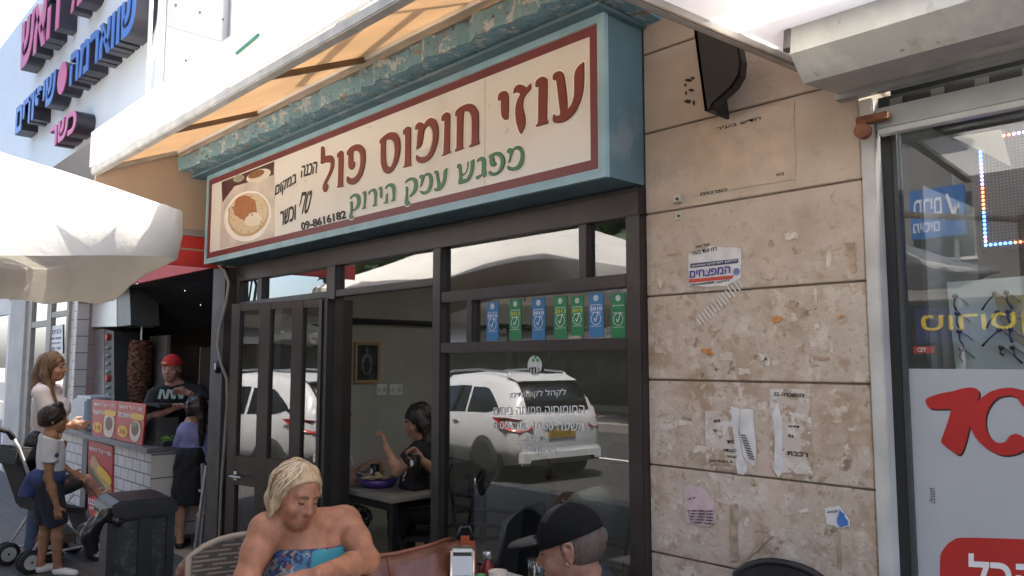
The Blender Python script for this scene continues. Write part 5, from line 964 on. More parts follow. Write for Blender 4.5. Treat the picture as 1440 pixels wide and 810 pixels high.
# ------------------------------------------------------------------ shops further left
fls = thing('glass_shop', 'beige framed glass shop door front left of the tiled pillar', 'shop front', (-11.7, 0, 0)); bei = mat('beige_frame', (.34, .29, .24), .5, .1, .12, 6)
def xr(px, py=600): return PY(px, py)[0]
m_ = MB()
for a, b in ((34, 39), (61, 67), (89, 92)): m_.box((xr(a), -.03, 0), (xr(b), .04, 2.5))
for z_ in (2.06, 2.49): m_.box((xr(39) + .001, -.025, z_), (xr(61) - .001, .035, z_ + .08)); m_.box((xr(67) + .001, -.025, z_ + .1 if z_ < 2.2 else z_), (xr(89) - .001, .035, z_ + .17 if z_ < 2.2 else z_ + .08))
m_.build('frame', bei, fls); MB().box((xr(39), 0, 0), (xr(61), .006, 2.45)).build('door_pane', pane, fls); MB().box((xr(67), 0, 0), (xr(89), .006, 2.45)).build('window_pane', pane, fls)
MB().box((xr(33), .9, 0), (xr(92), 1, 2.6)).build('shop_back', mat('shop_back_c', (.16, .16, .155), .8, 0, .4, 2), fls); MB().box((xr(0) - 3, -.08, 2.60), (-10.71, .05, 3.0)).build('fascia', mat('red_sheet', (.5, .03, .025)), fls)
b, at = board('opening_notice', 'white printed notice on the beige framed shop window', [(67.5, 460), (88, 456), (88, 497), (67.5, 498)], -.012, white_print, t=.004)
for (s, v0, v1) in (('כניסה', .70, .85), ('שעות פתיחה', .50, .58), ('ראשון עד חמישי', .33, .41), ('סגור בשבת', .14, .24)): btext(b, at, HE(s), .1, v0, .9, v1, mat('notice_ink', (.08, .12, .2), .6), .005)
tag(MB().box((xr(12), -.06, 0), (xr(33) - .01, .25, 2.5)).build('white_pillar', mat('white_pillar_c', (.50, .47, .43), .6, 0, .12, 3)), 'white painted pillar left of the beige framed shop', 'pillar')
fl2 = thing('dark_shop', 'dark shop window with white metal frame at the photo left edge', 'shop front', (-14, 0, 0)); MB().box((xr(0) - 4, -.02, 0), (xr(8), .0, 2.3)).build('window_pane', pane, fl2); MB().box((xr(8) + .005, -.05, 0), (xr(12) - .01, .05, 2.5)).build('frame', white_paint, fl2); MB().box((xr(0) - 4, -.05, 2.31), (xr(8), .05, 2.6)).build('frame_top', white_paint, fl2); MB().box((xr(0) - 4, .8, 0), (xr(12), .9, 2.6)).build('shop_back', mat('shop_back_d', (.06, .07, .07), .8, 0, .5, 2), fl2)

# ------------------------------------------------------------------ big letter board above the left shops
nb = thing('neighbour_building', 'white building carrying the big letter board above the grill shop', 'building', (-12, .3, 0)); MB().box((-24, .06, 2.96), (-6.41, 3, 5.9)).build('upper_wall', wallp, nb); MB().box((-24, .06, 2.61), (-10.72, .5, 2.955)).build('wall_band', wallp, nb)
lbd = thing('letter_board', 'huge white sign board with raised pink and blue Hebrew letters', 'sign', (-10, -.3, 4)); YB = -.5
MB().box((-15, YB, 3.75), (-6.47, .05, 6.1)).build('board', mat('board_white', (.74, .80, .83), .5, 0, .03, 2), lbd)
sidem = mat('side_grey', (.20, .205, .21), .55, .1, .15, 1.5, .1)
MB().box((-6.468, -.47, 4.345), (-6.452, .13, 6.1)).build('side_sheet', sidem, lbd); MB().box((-6.468, -.47, 3.3), (-6.45, .13, 4.342)).build('side_sheet', mat('side_pale', (.25, .25, .245), .6, 0, .1, 2), lbd)
for i in range(6): MB().ball(A(-6.45, -.4 + i * .1, 4.1 if i % 2 else 4.55), (.006, .009, .009), 8).build('rivet', black, lbd)
for (yy) in (-.60, -.53): MB().tube([A(-6.44, yy, 3.3), A(-6.44, yy, 6.3)], .016, 8).build('white_pole', white_paint, lbd)
MB().tube([A(-6.43, -.60, 3.85), A(-6.43, -.30, 6.2)], .014, 8).build('white_pole', white_paint, lbd)
MB().tube([A(-6.43, .15, 4.0), A(-6.43, .15, 6.1)], .012, 6).build('black_cable', black, lbd)
pink = mat('letter_pink', (.62, .10, .26), .4, 0, .06); blue_l = mat('letter_blue', (.05, .16, .52), .4, 0, .06); ret = mat('letter_return', (.035, .033, .045), .35)
YL = YB - .17
def blet(s, xl, xr_, zb_, zt_, m):
    X0, X1 = xl, xr_; bdy = text_quad(MB(), s, A(X0, YB - .002, zb_), A(X1, YB - .002, zb_), A(X0, YB - .002, zt_), .168, bold=.035).build('letter_body', ret, lbd)
    text_quad(MB(), s, A(X0, YL - .001, zb_), A(X1, YL - .001, zb_), A(X0, YL - .001, zt_), .006, bold=.03).build('letter_face', m, bdy)
p = lambda x, y: PY(x, y, YL)
za, zb2 = p(98, 122)[2], p(100, 77)[2]; blet(HE('שווארמה'), p(98, 122)[0], p(191, 30)[0], za, zb2, blue_l); blet(HE('שיפודים'), p(22, 180)[0], p(79, 110)[0], za, zb2, blue_l)
MB().lathe(A(p(88, 108)[0], YB - .002, (za + zb2) / 2), [(.17, 0), (.17, .165)], 24, (0, -1, 0)).build('dot_body', ret, lbd); MB().lathe(A(p(88, 108)[0], YL - .001, (za + zb2) / 2), [(.168, 0), (.168, .006)], 24, (0, -1, 0)).build('dot_face', pink, lbd)
z1, z2 = p(30, 98)[2], p(29, 38)[2]; blet(HE('האש'), p(28, 98)[0], p(84, 20)[0], z1, z2, pink); blet(HE('על'), p(96, 20)[0], p(126, -20)[0], z1, z2, pink); blet(HE('סוף'), p(146, -10)[0], p(190, -60)[0], z1, z2, pink)
z3, z4 = p(72, 209)[2], p(70, 182)[2]; blet(HE('כשר'), p(70, 210)[0], p(107, 180)[0], z3, z4, pink)

# ================================================================== STREET SIDE: parasols, cars, trees, buildings opposite
canv = mat('parasol_canvas', (.80, .78, .73), .85, 0, .05, 3, .15, trans=.30)
canv_in = canv
def parasol(name, label, x0, x1, y0, y1, zr, zap, val, group, mast=1):
    cx, cy = (x0 + x1) / 2, (y0 + y1) / 2; t = thing(name, label, 'parasol', (cx, cy, 0), group); m_ = MB(); N_ = 14; V = []; Fq = []
    n = 64; K = 9; per = []; cor = []
    for i in range(n):
        th = 2 * math.pi * (i + .5) / n; c_, s_ = math.cos(th), math.sin(th); pw = .09; q = (abs(c_) ** (1 / pw) + abs(s_) ** (1 / pw)) ** -pw; per.append((cx + (x1 - x0) / 2 * c_ * q, cy + (y1 - y0) / 2 * s_ * q)); cor.append(min(1, max(0, (q - 1) / .30)))
    rs2 = random.Random(int(abs(cx) * 100)); ph = rs2.uniform(0, 6)
    edz = lambda i: -.085 * (1 - cor[i]) ** 1.5 + .012 * math.sin(i * .9 + ph)
    for k in range(K + 1):
        f = k / K
        for i, (px, py) in enumerate(per):
            V.append((px + (cx - px) * f, py + (cy - py) * f, zr + (zap - zr) * f + edz(i) * (1 - f) - .10 * math.sin(math.pi * f) * (1 - cor[i] ** .7 * .8) + .006 * math.sin(i * 1.7 + k * 1.3)))
    for k in range(K):
        for i in range(n): j = (i + 1) % n; Fq.append((k * n + i, k * n + j, (k + 1) * n + j, (k + 1) * n + i))
    V2 = [(a, b, c + .006) for a, b, c in V]; o = len(V); m_.add(V + V2, Fq + [tuple(q + o for q in f) for f in Fq]); m_.build('canopy', canv, t, True)
    m_ = MB(); V = []
    for i, (px, py) in enumerate(per):
        z_ = zr + edz(i); d = .014 * math.sin(i * 1.45 + ph); ex = A(px - cx, py - cy, 0); ex = ex / np.linalg.norm(ex); vb = val * (1 + .05 * math.sin(i * .7 + ph)) - .03 * cor[i]
        for kk, (dz, dd) in enumerate(((.004, 0), (-vb * .5, .016 + d), (-vb, .002 - d - .03 * cor[i]))): q = A(px, py, z_ + dz) + ex * dd; V += [q, q + ex * .006]
    Fq = []
    for i in range(n):
        j = (i + 1) % n
        for kk in (0, 2):
            for s_ in (0, 1): Fq.append((i * 6 + kk + s_, j * 6 + kk + s_, j * 6 + kk + 2 + s_, i * 6 + kk + 2 + s_))
    m_.add(V, Fq).build('valance', canv, t, True)
    mx_, my_ = (x1 + .12 if mast > 0 else x0 - .12, y0 - .12); MB().tube([A(mx_, my_, .0), A(mx_, my_, zap + .30)], .035, 10).build('pole', mat('pole_wood', (.30, .20, .12), .6), t); MB().tube([A(mx_, my_, zap + .25), A(cx, cy, zap + .16)], .03, 8).build('boom', mat('pole_wood', (.30, .20, .12)), t); MB().ball(A(cx, cy, zap + .08), .05, 10).build('finial', mat('pole_wood', (.3, .2, .12)), t, True); MB().lathe(A(mx_, my_, 0), [(.28, 0), (.28, .05), (.06, .08)], 20).build('base', galv, t)
    for (a, b) in ((x0, y0), (x0, y1), (x1, y0), (x1, y1)): MB().bar(A(cx, cy, zap - .03), A(a + (cx - a) * .16, b + (cy - b) * .16, zr + (zap - zr) * .08 - .03), .02, .02).build('rib', mat('pole_wood', (.3, .2, .12)), t)
    return t
cA = PZ(245, 372, 2.05); VAL = .27
parasol('parasol', 'white square cafe parasol whose corner hangs in front of the grill shop', cA[0] - 3.55, cA[0] + .12, cA[1] - 3.1, cA[1] + .10, 2.05 + VAL, 3.10, VAL, 'white parasols on the pavement')
parasol('parasol', 'white parasol over the tables, reflected in the upper right window', -1.75, 1.9, -5.3, -1.85, 2.55, 3.2, .05, 'white parasols on the pavement') if False else None; parasol('parasol', 'white parasol added beside the corner one to darken the tables', -3.62, -2.25, -6.3, -2.45, 2.5, 2.8, .05, 'white parasols on the pavement')  # parasol added behind the tables to keep light off the foreground

def car(name, label, xr_, yn, zroad, body, L=4.45, W=1.82, Hh=1.62, sgn=-1):
    """rear at xr_, nearest side at yn, nose towards -X"""
    t = thing(name, label, 'car', (xr_ - L / 2, yn - W / 2, zroad)); yc = yn - W / 2
    # stations along the length: s from rear, half width, sill, belt, roof, roof half width
    ST = [(0.00, .70, .48, .80, .95, .55), (.05, .80, .36, .92, 1.05, .60), (.16, .88, .28, .98, 1.30, .62), (.40, .905, .25, 1.00, 1.52, .63), (.9, .91, .24, 1.00, 1.60, .645), (1.6, .91, .24, .975, 1.62, .65), (2.2, .91, .24, .95, 1.58, .635), (2.7, .91, .24, .93, 1.40, .60), (3.15, .90, .25, .92, 1.02, .62), (3.6, .89, .27, .86, .93, .62), (4.1, .83, .30, .74, .80, .58), (4.38, .70, .36, .62, .68, .48), (4.45, .60, .42, .56, .60, .42)]
    def ring(s, w, zs, zb, zr, wr):
        pts = [(-w * .9, zs), (-w, zs + (zb - zs) * .35), (-w * .995, zs + (zb - zs) * .75), (-w * .955, zb), (-(w * .955 * .3 + wr * .7) if zr - zb > .2 else -(w * .9), zb + (zr - zb) * .72), (-wr * .86, zr - .015), (-wr * .4, zr + .012)]
        pts = pts + [(-a, b) for a, b in pts[::-1]]; return [(xr_ - s, yc + a, zroad + b) for a, b in pts]
    dense = []
    for i in range(len(ST) - 1):
        for k in range(3): 
            f = k / 3; dense.append([a + (b - a) * f for a, b in zip(ST[i], ST[i + 1])])
    dense.append(list(ST[-1])); V = []; Fq = []
    for d in dense: V += ring(*d)
    n = 14
    for i in range(len(dense) - 1):
        for j in range(n): k = (j + 1) % n; Fq.append((i * n + j, i * n + k, (i + 1) * n + k, (i + 1) * n + j))
    Fq += [tuple(range(n)), tuple((len(dense) - 1) * n + j for j in range(n))]
    MB().add(V, Fq).build('body', body, t, True)
    gm = mat('car_glass', (.012, .013, .014), .06, 0, 0); tr = mat('car_trim', (.02, .02, .02), .5)
    def surf(s, side, f):  # point on the greenhouse side, f 0 belt .. 1 shoulder
        st = None
        for i in range(len(ST) - 1):
            if ST[i][0] <= s <= ST[i + 1][0]: q = (s - ST[i][0]) / (ST[i + 1][0] - ST[i][0]); st = [a + (b - a) * q for a, b in zip(ST[i], ST[i + 1])]; break
        _, w, zs_, zb, zr, wr = st; a = w * .955; b = (w * .955 * .3 + wr * .7); z0, z1 = zb, zb + (zr - zb) * .72
        return A(xr_ - s, yc + side * ((a + (b - a) * f) + .006), zroad + z0 + (z1 - z0) * f)
    for side in (1, -1):
        for (s0, s1, fa, fb, cut) in ((.42, 1.28, .06, .92, 'r'), (1.34, 2.05, .06, .95, ''), (2.11, 2.95, .06, .95, 'f')):
            top, bot = [], []
            for k in range(9):
                f = k / 8; s = s0 + (s1 - s0) * f; hi_ = fb
                if cut == 'r': hi_ = fa + (fb - fa) * min(1, (f * 1.9)) ** .7
                if cut == 'f': hi_ = fa + (fb - fa) * min(1, ((1 - f) * 1.25)) ** .9
                bot.append(surf(s, side, fa + (.25 * (1 - f * 3) if cut == 'r' and f < .33 else 0))); top.append(surf(s, side, max(hi_, fa + .02)))
            m_ = MB(); vs_ = bot + top; o_ = [p + A(0, side * .002, 0) for p in vs_]; m_.add(o_, [(k, k + 1, 10 + k, 9 + k) for k in range(8)]); m_.build('side_window', gm, t, True)
        for s_ in (1.55, 2.5): pz = surf(s_, side, 0) - A(0, 0, .12); MB().tube([pz + A(.1, side * .0, 0), pz + A(.05, side * .04, .006), pz + A(-.05, side * .04, .006), pz + A(-.1, 0, 0)], .014, 8).build('door_handle', steel, t, True)
        MB().tube([A(xr_ - s_, yc + side * .56, zroad + z_) for s_, z_ in ((.5, 1.555), (.62, 1.63), (1.4, 1.67), (2.2, 1.64), (2.4, 1.57))], .017, 8).build('roof_rail', steel, t, True)
        for s_ in (.78, 3.45):
            c = A(xr_ - s_, yc + side * (W / 2 - .10), zroad + .345); wl = MB().lathe(c, [(.20, -.11), (.335, -.10), (.345, 0), (.335, .10), (.20, .11)], 28, (0, side, 0)).build('tyre', mat('tyre_rubber', (.02, .02, .02), .8), t, True)
            MB().lathe(c, [(.21, .06), (.21, .105), (.07, .095), (.0, .10)], 10, (0, side, 0)).build('wheel_rim', steel, wl); MB().lathe(c + A(0, side * -.02, 0), [(.42, -.08), (.42, .085)], 24, (0, side, 0)).build('wheel_arch', tr, t)
        tl = MB(); 
        q = [(.04, .70, .80), (.02, .80, .70), (.2, .90, .93), (.42, .915, .90), (.30, .912, .80)]
        pts = [(.03, .50, .92), (.05, .80, .95), (.22, .892, .975), (.52, .925, .965), (.38, .925, .88), (.20, .915, .80), (.03, .78, .76), (-.015, .56, .80)]
        P3 = [A(xr_ - s_ + .012, yc + side * (w_ + .008), zroad + z_) for s_, w_, z_ in pts]; ctr = sum(P3) / len(P3) + A(.02, side * .02, 0); tl.add(P3 + [ctr], [(k, (k + 1) % len(P3), len(P3)) for k in range(len(P3))]); tl.build('tail_light', mat('tail_red', (.35, .02, .015), .12, 0, .2, 9), t, True)
        MB().bar(surf(2.75, side, .2) + A(0, side * .02, 0), surf(2.75, side, .2) + A(0, side * .22, .05), .10, .14).build('mirror', body, t, bevel=.02)
    # tailgate glass, bumper, plate
    rows = [[A(xr_ - s_, yc + w_ * q, zroad + z_) for q in (-1, -.5, 0, .5, 1)] for s_, w_, z_ in ((.022, .60, 1.06), (.10, .60, 1.24), (.175, .585, 1.36), (.30, .56, 1.47))]
    V = [p - A(.03 * ((abs(i - 2) / 2) ** 2), 0, 0) for r_ in rows for i, p in enumerate(r_)]; MB().add(V + [p - A(.02, 0, .012) for p in V], [(r * 5 + i, r * 5 + i + 1, r * 5 + i + 6, r * 5 + i + 5) for r in range(3) for i in range(4)] + [(20 + i, 21 + i, 1 + i, i) for i in range(4)] + [(15 + i, 16 + i, 36 + i, 35 + i) for i in range(4)] + [(r * 5, r * 5 + 5, 25 + r * 5, 20 + r * 5) for r in range(3)] + [(r * 5 + 4, r * 5 + 9, 29 + r * 5, 24 + r * 5) for r in range(3)]).build('rear_window', gm, t, True)
    MB().hexa([A(xr_ - .34, yc - .58, zroad + 1.48), A(xr_ - .34, yc + .58, zroad + 1.48), A(xr_ - .60, yc + .6, zroad + 1.575), A(xr_ - .6, yc - .6, zroad + 1.575)], [A(xr_ - .26, yc - .56, zroad + 1.50), A(xr_ - .26, yc + .56, zroad + 1.50), A(xr_ - .6, yc + .58, zroad + 1.605), A(xr_ - .6, yc - .58, zroad + 1.605)]).build('spoiler', body, t, bevel=.01)
    MB().box((xr_ - .06, yc - .80, zroad + .28), (xr_ + .05, yc + .80, zroad + .50)).build('bumper', body, t, bevel=.04); MB().box((xr_ + .045, yc - .62, zroad + .29), (xr_ + .056, yc + .62, zroad + .36)).build('bumper_trim', tr, t)
    pl = MB().box((xr_ + .0, yc - .26, zroad + .66), (xr_ + .022, yc + .26, zroad + .77)).build('number_plate', mat('plate_yellow', (.36, .23, .03), .4, var=0), t); text_quad(MB(), '74-316-52', A(xr_ + .0225, yc - .19, zroad + .68), A(xr_ + .0225, yc + .22, zroad + .68), A(xr_ + .0225, yc - .19, zroad + .75), .001, (1, 0, 0)).build('plate_number', ink, pl)
    MB().tube([A(xr_ - .07, yc - .1, zroad + 1.07), A(xr_ - .13, yc + .28, zroad + 1.15)], .008, 6).build('rear_wiper', tr, t); MB().box((xr_ - .005, yc - .35, zroad + .80), (xr_ + .02, yc + .35, zroad + .835)).build('tailgate_trim', steel, t, bevel=.006)
    for side in (1, -1): MB().ball(A(xr_ - 4.28, yc + side * .62, zroad + .62), (.12, .13, .07), 12).build('headlight', mat('lamp_clear', (.6, .62, .65), .1), t, True)
    return t
wcar = mat('car_white', (.56, .565, .57), .22, 0, .02, 2, spec=.6); dcar = mat('car_dark', (.03, .035, .045), .2, 0, .02); rcar = mat('car_red', (.30, .02, .02), .2, 0, .02)
car('parked_car', 'white estate car with roof rails parked at the kerb, reflected in the cafe window', -8.15, -5.5, -.20, wcar).rotation_euler[2] = rad(7)
car('parked_car', 'white car parked ahead of the reflected estate car by the kerb', -14.6, -4.9, -.20, wcar); car('parked_car', 'dark car parked behind the white estate car along the kerb', -.6, -5.0, -.20, dcar)
car('parked_car', 'red car parked on the far side of the street', -4.6, -10.9, -.20, rcar)
def tree(name, label, x, y, z0, trunk_h, crown_z, R3, nleaf, lm, size=.17, seed=1, group=None, clump=26):
    r = np.random.default_rng(seed); t = thing(name, label, 'tree', (x, y, z0), group); bark = mat('bark', (.10, .075, .055), .9, 0, .3, 9, .6, 40)
    tm = MB(); tm.tube([A(x, y, z0), A(x + .08, y + .03, z0 + trunk_h * .5), A(x - .05, y, z0 + trunk_h), A(x, y, crown_z)], [.19, .15, .12, .05], 10); cen = []
    for i in range(clump):
        d = r.normal(size=3); d /= np.linalg.norm(d); q = A(x, y, crown_z) + d * np.array(R3) * r.uniform(.45, .95); cen.append((q, r.uniform(.22, .42) * max(R3)))
        if i < 9: tm.tube([A(x, y, z0 + trunk_h * (.75 + .03 * i)), (A(x, y, crown_z) + q) / 2 - A(0, 0, .3), q], [.07, .04, .015], 6)
    tm.build('trunk', bark, t, True)
    C_ = np.array([c[0] for c in cen]); S_ = np.array([c[1] for c in cen]); k = r.integers(0, len(cen), nleaf); d = r.normal(size=(nleaf, 3)); d /= np.linalg.norm(d, axis=1)[:, None]; P = C_[k] + d * (S_[k] * r.uniform(.3, 1, nleaf) ** .6)[:, None] * A(1, 1, .75)
    a = r.normal(size=(nleaf, 3)); a /= np.linalg.norm(a, axis=1)[:, None]; b = np.cross(a, r.normal(size=(nleaf, 3))); b /= np.linalg.norm(b, axis=1)[:, None]; s = (size * r.uniform(.6, 1.3, nleaf))[:, None]
    V = np.stack([P - a * s, P + b * s * .45, P + a * s, P - b * s * .45], 1).reshape(-1, 3) - np.array([x, y, z0]); me = bpy.data.meshes.new('crown'); me.from_pydata(V.tolist(), [], np.arange(nleaf * 4).reshape(-1, 4).tolist()); me.materials.append(lm)
    o = bpy.data.objects.new('crown', me); COL.objects.link(o); o.parent = t; return t
for i, x in enumerate((-12.5, -16.3, -20.1)): parasol('parasol', ('white parasol across the street nearest the blue sign', 'middle white parasol across the street', 'farthest white parasol across the street')[i], x - 1.7, x + 1.7, -16.4, -13.4, 2.35, 3.0, .2, 'white parasols across the street')
leafm = mat('leaf_dark', (.045, .085, .025), .55, 0, .5, 1.5, trans=.25); leaf2 = mat('leaf_mid', (.07, .11, .035), .55, 0, .5, 1.5, trans=.25)
TG = 'trees added along the kerb for shade'
tree('street_tree', 'dark leafy tree added out of view to shade the cafe tables', -2.9, -4.05, 0, 4.2, 6.9, (2.3, 1.7, 1.5), 9000, leafm, .19, 3, TG, 34); tree('street_tree', 'tall leafy tree added beyond the parasols to darken the sky', -14.5, -3.9, 0, 4.4, 7.0, (2.3, 1.6, 1.5), 8000, leafm, .19, 5, TG, 30); tree('street_tree', 'leafy tree added over the pavement beside the right shop to darken the sky', 1.2, -4.1, 0, 4.2, 6.8, (2.1, 1.7, 1.5), 7000, leaf2, .19, 8, TG, 26)  # unseen trees added to shade the pavement and darken the sky
for i, (x, y, z_, R3) in enumerate(((-10.5, -13.6, 5.0, (3.2, 2.2, 2.6)), (2.5, -13.4, 5.4, (3.0, 2.2, 2.8)), (-17, -13.5, 5.2, (3.4, 2.2, 2.6)), (-23, -13.6, 5.0, (3.2, 2.2, 2.8)))):
    tree('street_tree', ('broad dark tree across the street opposite the cafe door', 'broad green tree across the street opposite the big pane', 'dense tree across the street beyond the grill shop', 'dense tree at the far end of the opposite pavement')[i], x, y, 0, 3, z_, R3, 7000, leafm if i % 2 == 0 else leaf2, .28, 20 + i, 'trees across the street', 30)
def opp(name, label, x0, x1, h, col, sc):
    t = thing(name, label, 'building', ((x0 + x1) / 2, -17, 0)); m_ = MB().box((x0, -26, 0), (x1, -17, h)).build('wall', mat(name + sc, col, .85, 0, .12, 1.2), t)
    MB().box((x0 + .1, -17.02, .2), (x1 - .1, -16.99, 2.9)).build('shop_glazing', mat('opp_glass', (.03, .033, .035), .15), t); MB().box((x0, -18.6 + 1.2, 3.0), (x1, -16.4, 3.12)).build('awning_slab', mat('opp_slab', (.32, .30, .27), .8), t)
    x = x0 + .8
    while x < x1 - 1.5:
        for fl_ in range(int((h - 3.5) // 3)):
            w = MB().box((x, -17.03, 4 + fl_ * 3), (x + 1.3, -16.985, 5.5 + fl_ * 3)).build('window', mat('opp_glass', (.03, .03, .03)), t); MB().box((x - .06, -17.0, 3.92 + fl_ * 3), (x + 1.36, -16.93, 3.99 + fl_ * 3)).build('sill', white_paint, w)
        x += 2.7
    return t
opp('opposite_building', 'cream apartment block across the street with shops below', -26, -13.2, 12, (.36, .33, .28), '_a'); opp('opposite_building', 'grey apartment block across the street facing the cafe', -13, -2.2, 13, (.22, .21, .20), '_b'); opp('opposite_building', 'pale block across the street facing the right shop', -2, 12, 10, (.25, .24, .22), '_c')
def mir(px, py, yv): p = PY(px, py, -yv); return A(p[0], yv, p[2])
def osign(name, label, quad, yv, m, txt):
    q = [mir(*a, yv) for a in quad]; x0, x1, z1, z0 = q[0][0], q[1][0], q[0][2], q[1][2]; t = thing(name, label, 'sign', A((x0 + x1) / 2, yv, (z0 + z1) / 2)); MB().box((x0, yv - .12, z0), (x1, yv, z1)).build('board', m, t)
    for (s, u0, v0, u1, v1, mm) in txt: text_quad(MB(), s, A(x1 - (x1 - x0) * u0, yv + .002, z0 + (z1 - z0) * v0), A(x1 - (x1 - x0) * u1, yv + .002, z0 + (z1 - z0) * v0), A(x1 - (x1 - x0) * u0, yv + .002, z0 + (z1 - z0) * v1), .01, (0, 1, 0), bold=.01).build('lettering', mm, t)
    return t
sgb = mat('sign_blue', (.03, .16, .45), .4, 0, .06); wl_ = mat('sign_white', (.8, .8, .8), .4, 0, .03)
osign('street_sign', 'blue hanging sign with white tick across the street', [(1274, 268), (1354, 328)], -13.3, sgb, [('סרים'[::-1], .40, .45, .92, .80, wl_), ('מיסים'[::-1], .45, .12, .95, .32, wl_), ('√', .08, .35, .32, .85, wl_)])
osign('street_sign', 'navy shop sign with yellow letters across the street', [(1282, 434), (1470, 480)], -13.3, mat('sign_navy', (.012, .018, .09), .4), [('צילום סטודיו'[::-1] if False else 'ןטורוט', .1, .2, .95, .8, mat('sign_yellow', (.75, .55, .02), .4, var=0))])
osign('street_sign', 'small red sign with white letters across the street', [(1280, 487), (1308, 497)], -13.3, red_print, [('TO', .3, .2, .8, .8, wl_)])
for x in (-6.2, -3.3, -4.8): tag(MB().tube([A(x, -13.38, -.20), A(x, -13.38, 5.2)], .05, 8).build('sign_post', galv), {-6.2: 'left grey post carrying the blue sign across the street', -3.3: 'right grey post carrying the navy sign across the street', -4.8: 'middle grey post behind the signs across the street'}[x], 'post')
# ================================================================== PEOPLE AND THE THINGS ROUND THEM
def skinm(name, c): 
    m = mat(name, c, .55, 0, .22, 26, .2, 170, spec=.3, detail=9.); m.node_tree.nodes['Principled BSDF'].inputs['Subsurface Weight'].default_value = .08; m.node_tree.nodes['Principled BSDF'].inputs['Subsurface Radius'].default_value = (.012, .004, .002); return m
sk_tan = skinm('skin_tanned', (.29, .125, .07)); sk_mid = skinm('skin_warm', (.44, .235, .15)); sk_brn = skinm('skin_brown', (.27, .135, .075)); lipm = mat('lips', (.30, .08, .065), .4, 0, .05); browm = mat('brow_brown', (.10, .06, .03), .8, var=.1); browd = mat('brow_dark', (.02, .015, .012), .8, var=.1)
blond = mat('hair_blonde', (.30, .19, .095), .45, 0, .35, 9, 1.0, 9, col2=(.48, .355, .21), stretch=(9, 9, 1.2)); hdark = mat('hair_dark', (.022, .015, .011), .4, 0, .3, 30, .5, 40); hbrn = mat('hair_ombre', (.08, .04, .02), .45, 0, .3, 5, .5, 40, col2=(.20, .115, .05))
wick = checkmat('wicker', 'b', (.17, .125, .09), (.035, .025, .02), 22, .6, stretch=(rad(-90), 0, 0), mortar=.10, bw=.9, rh=.35); cham = mat('chair_beige', (.21, .165, .12), .5, 0, .1, 6)
def chair(name, label, c, yaw, frame_m, seat_m, wide=.46, hb=.88, group=None):
    """seat centre c on the ground, facing yaw; curved woven back"""
    t = thing(name, label, 'chair', c, group); f = A(math.cos(rad(yaw)), math.sin(rad(yaw)), 0); l = A(-f[1], f[0], 0); c = np.asarray(c, float); g = lambda a, b, z: c + l * a + f * b + ZZ * z; w = wide / 2
    MB().obox(g(0, 0, .435), l * w, f * .215, ZZ * .015).build('seat', seat_m, t, bevel=.008)
    m_ = MB(); V = []; K = 10; fr_ = []
    for i in range(K + 1):
        u = -1 + 2 * i / K; b = -.215 - .05 * (1 - u * u); top = hb - .06 * abs(u) ** 3
        V += [g(u * w * .96, b, .46), g(u * w, b - .07, top), g(u * w, b - .085, top), g(u * w * .96, b - .015, .46)]; fr_.append(g(u * w, b - .078, top))
    Fq = [(i * 4 + k, i * 4 + (k + 1) % 4, i * 4 + 4 + (k + 1) % 4, i * 4 + 4 + k) for i in range(K) for k in range(4)] + [(0, 1, 2, 3), (K * 4, K * 4 + 1, K * 4 + 2, K * 4 + 3)]
    m_.add(V, Fq).build('backrest', seat_m, t); MB().tube([g(-w * .97, -.22, .44)] + fr_ + [g(w * .97, -.22, .44)], .014, 8).build('back_frame', frame_m, t, True)
    for sx in (-1, 1):
        for sy in (-1, 1): MB().tube([g(sx * w * .92, sy * .19, .43), g(sx * w * 1.0, sy * .22, 0)], [.016, .013], 8).build('leg', frame_m, t)
        MB().tube([g(sx * w, -.24, .64), g(sx * w * 1.04, -.05, .66), g(sx * w * 1.02, .16, .64), g(sx * w * .95, .19, .43)], .013, 8).build('armrest', frame_m, t, True)
    return t
tocam = lambda p: nz(CAM - np.asarray(p)); CR = RT
# ---- seated blonde woman
d0 = 2.72; hc = PD(417, 698, d0 - .03); tc_ = tocam(hc)
J = dict(pel=PD(440, 952, d0 + .06), chs=PD(434, 806, d0 + .02), nek=PD(424, 745, d0 + .03), head=hc, shl=PD(487, 733, d0 + .14), shr=PD(372, 745, d0 - .06), ell=PD(517, 788, d0 - .02), elr=PD(347, 812, d0 - .14), wrl=PD(446, 808, d0 - .28), wrr=PD(372, 900, d0 - .30),
         hil=PD(478, 965, d0 + .04), hir=PD(402, 970, d0 - .05), knl=PD(520, 1010, d0 - .35), knr=PD(400, 1040, d0 - .42), anl=PD(520, 1220, d0 - .32), anr=PD(405, 1250, d0 - .40), hdl=-CR * .9 + tc_ * .35 - ZZ * .25, pnl=-ZZ * .6 - tc_ * .4, hs=.86)
J['anl'][2] = J['anr'][2] = .09
hf = tc_ * .70 + CR * .62 - ZZ * .42
bw = Person('blonde woman in a strapless blue patterned dress sitting and looking down to her left', J, tc_ + CR * .25, hf, ZZ + CR * .22 + tc_ * .0, sc=.95, girth=1.06, skin=sk_tan, res=.0058, curl=.5, jaw=1.08, arms=1.0)
bw.face(browm, lipm)
dress = voro('dress_print', [(.012, .02, .07), (.02, .04, .12), (.015, .10, .15), (.16, .14, .11), (.012, .018, .06), (.20, .055, .03), (.03, .10, .17), (.01, .014, .05), (.22, .2, .18)], 55)
chn = bw.J['chs'] + bw.uv * .098
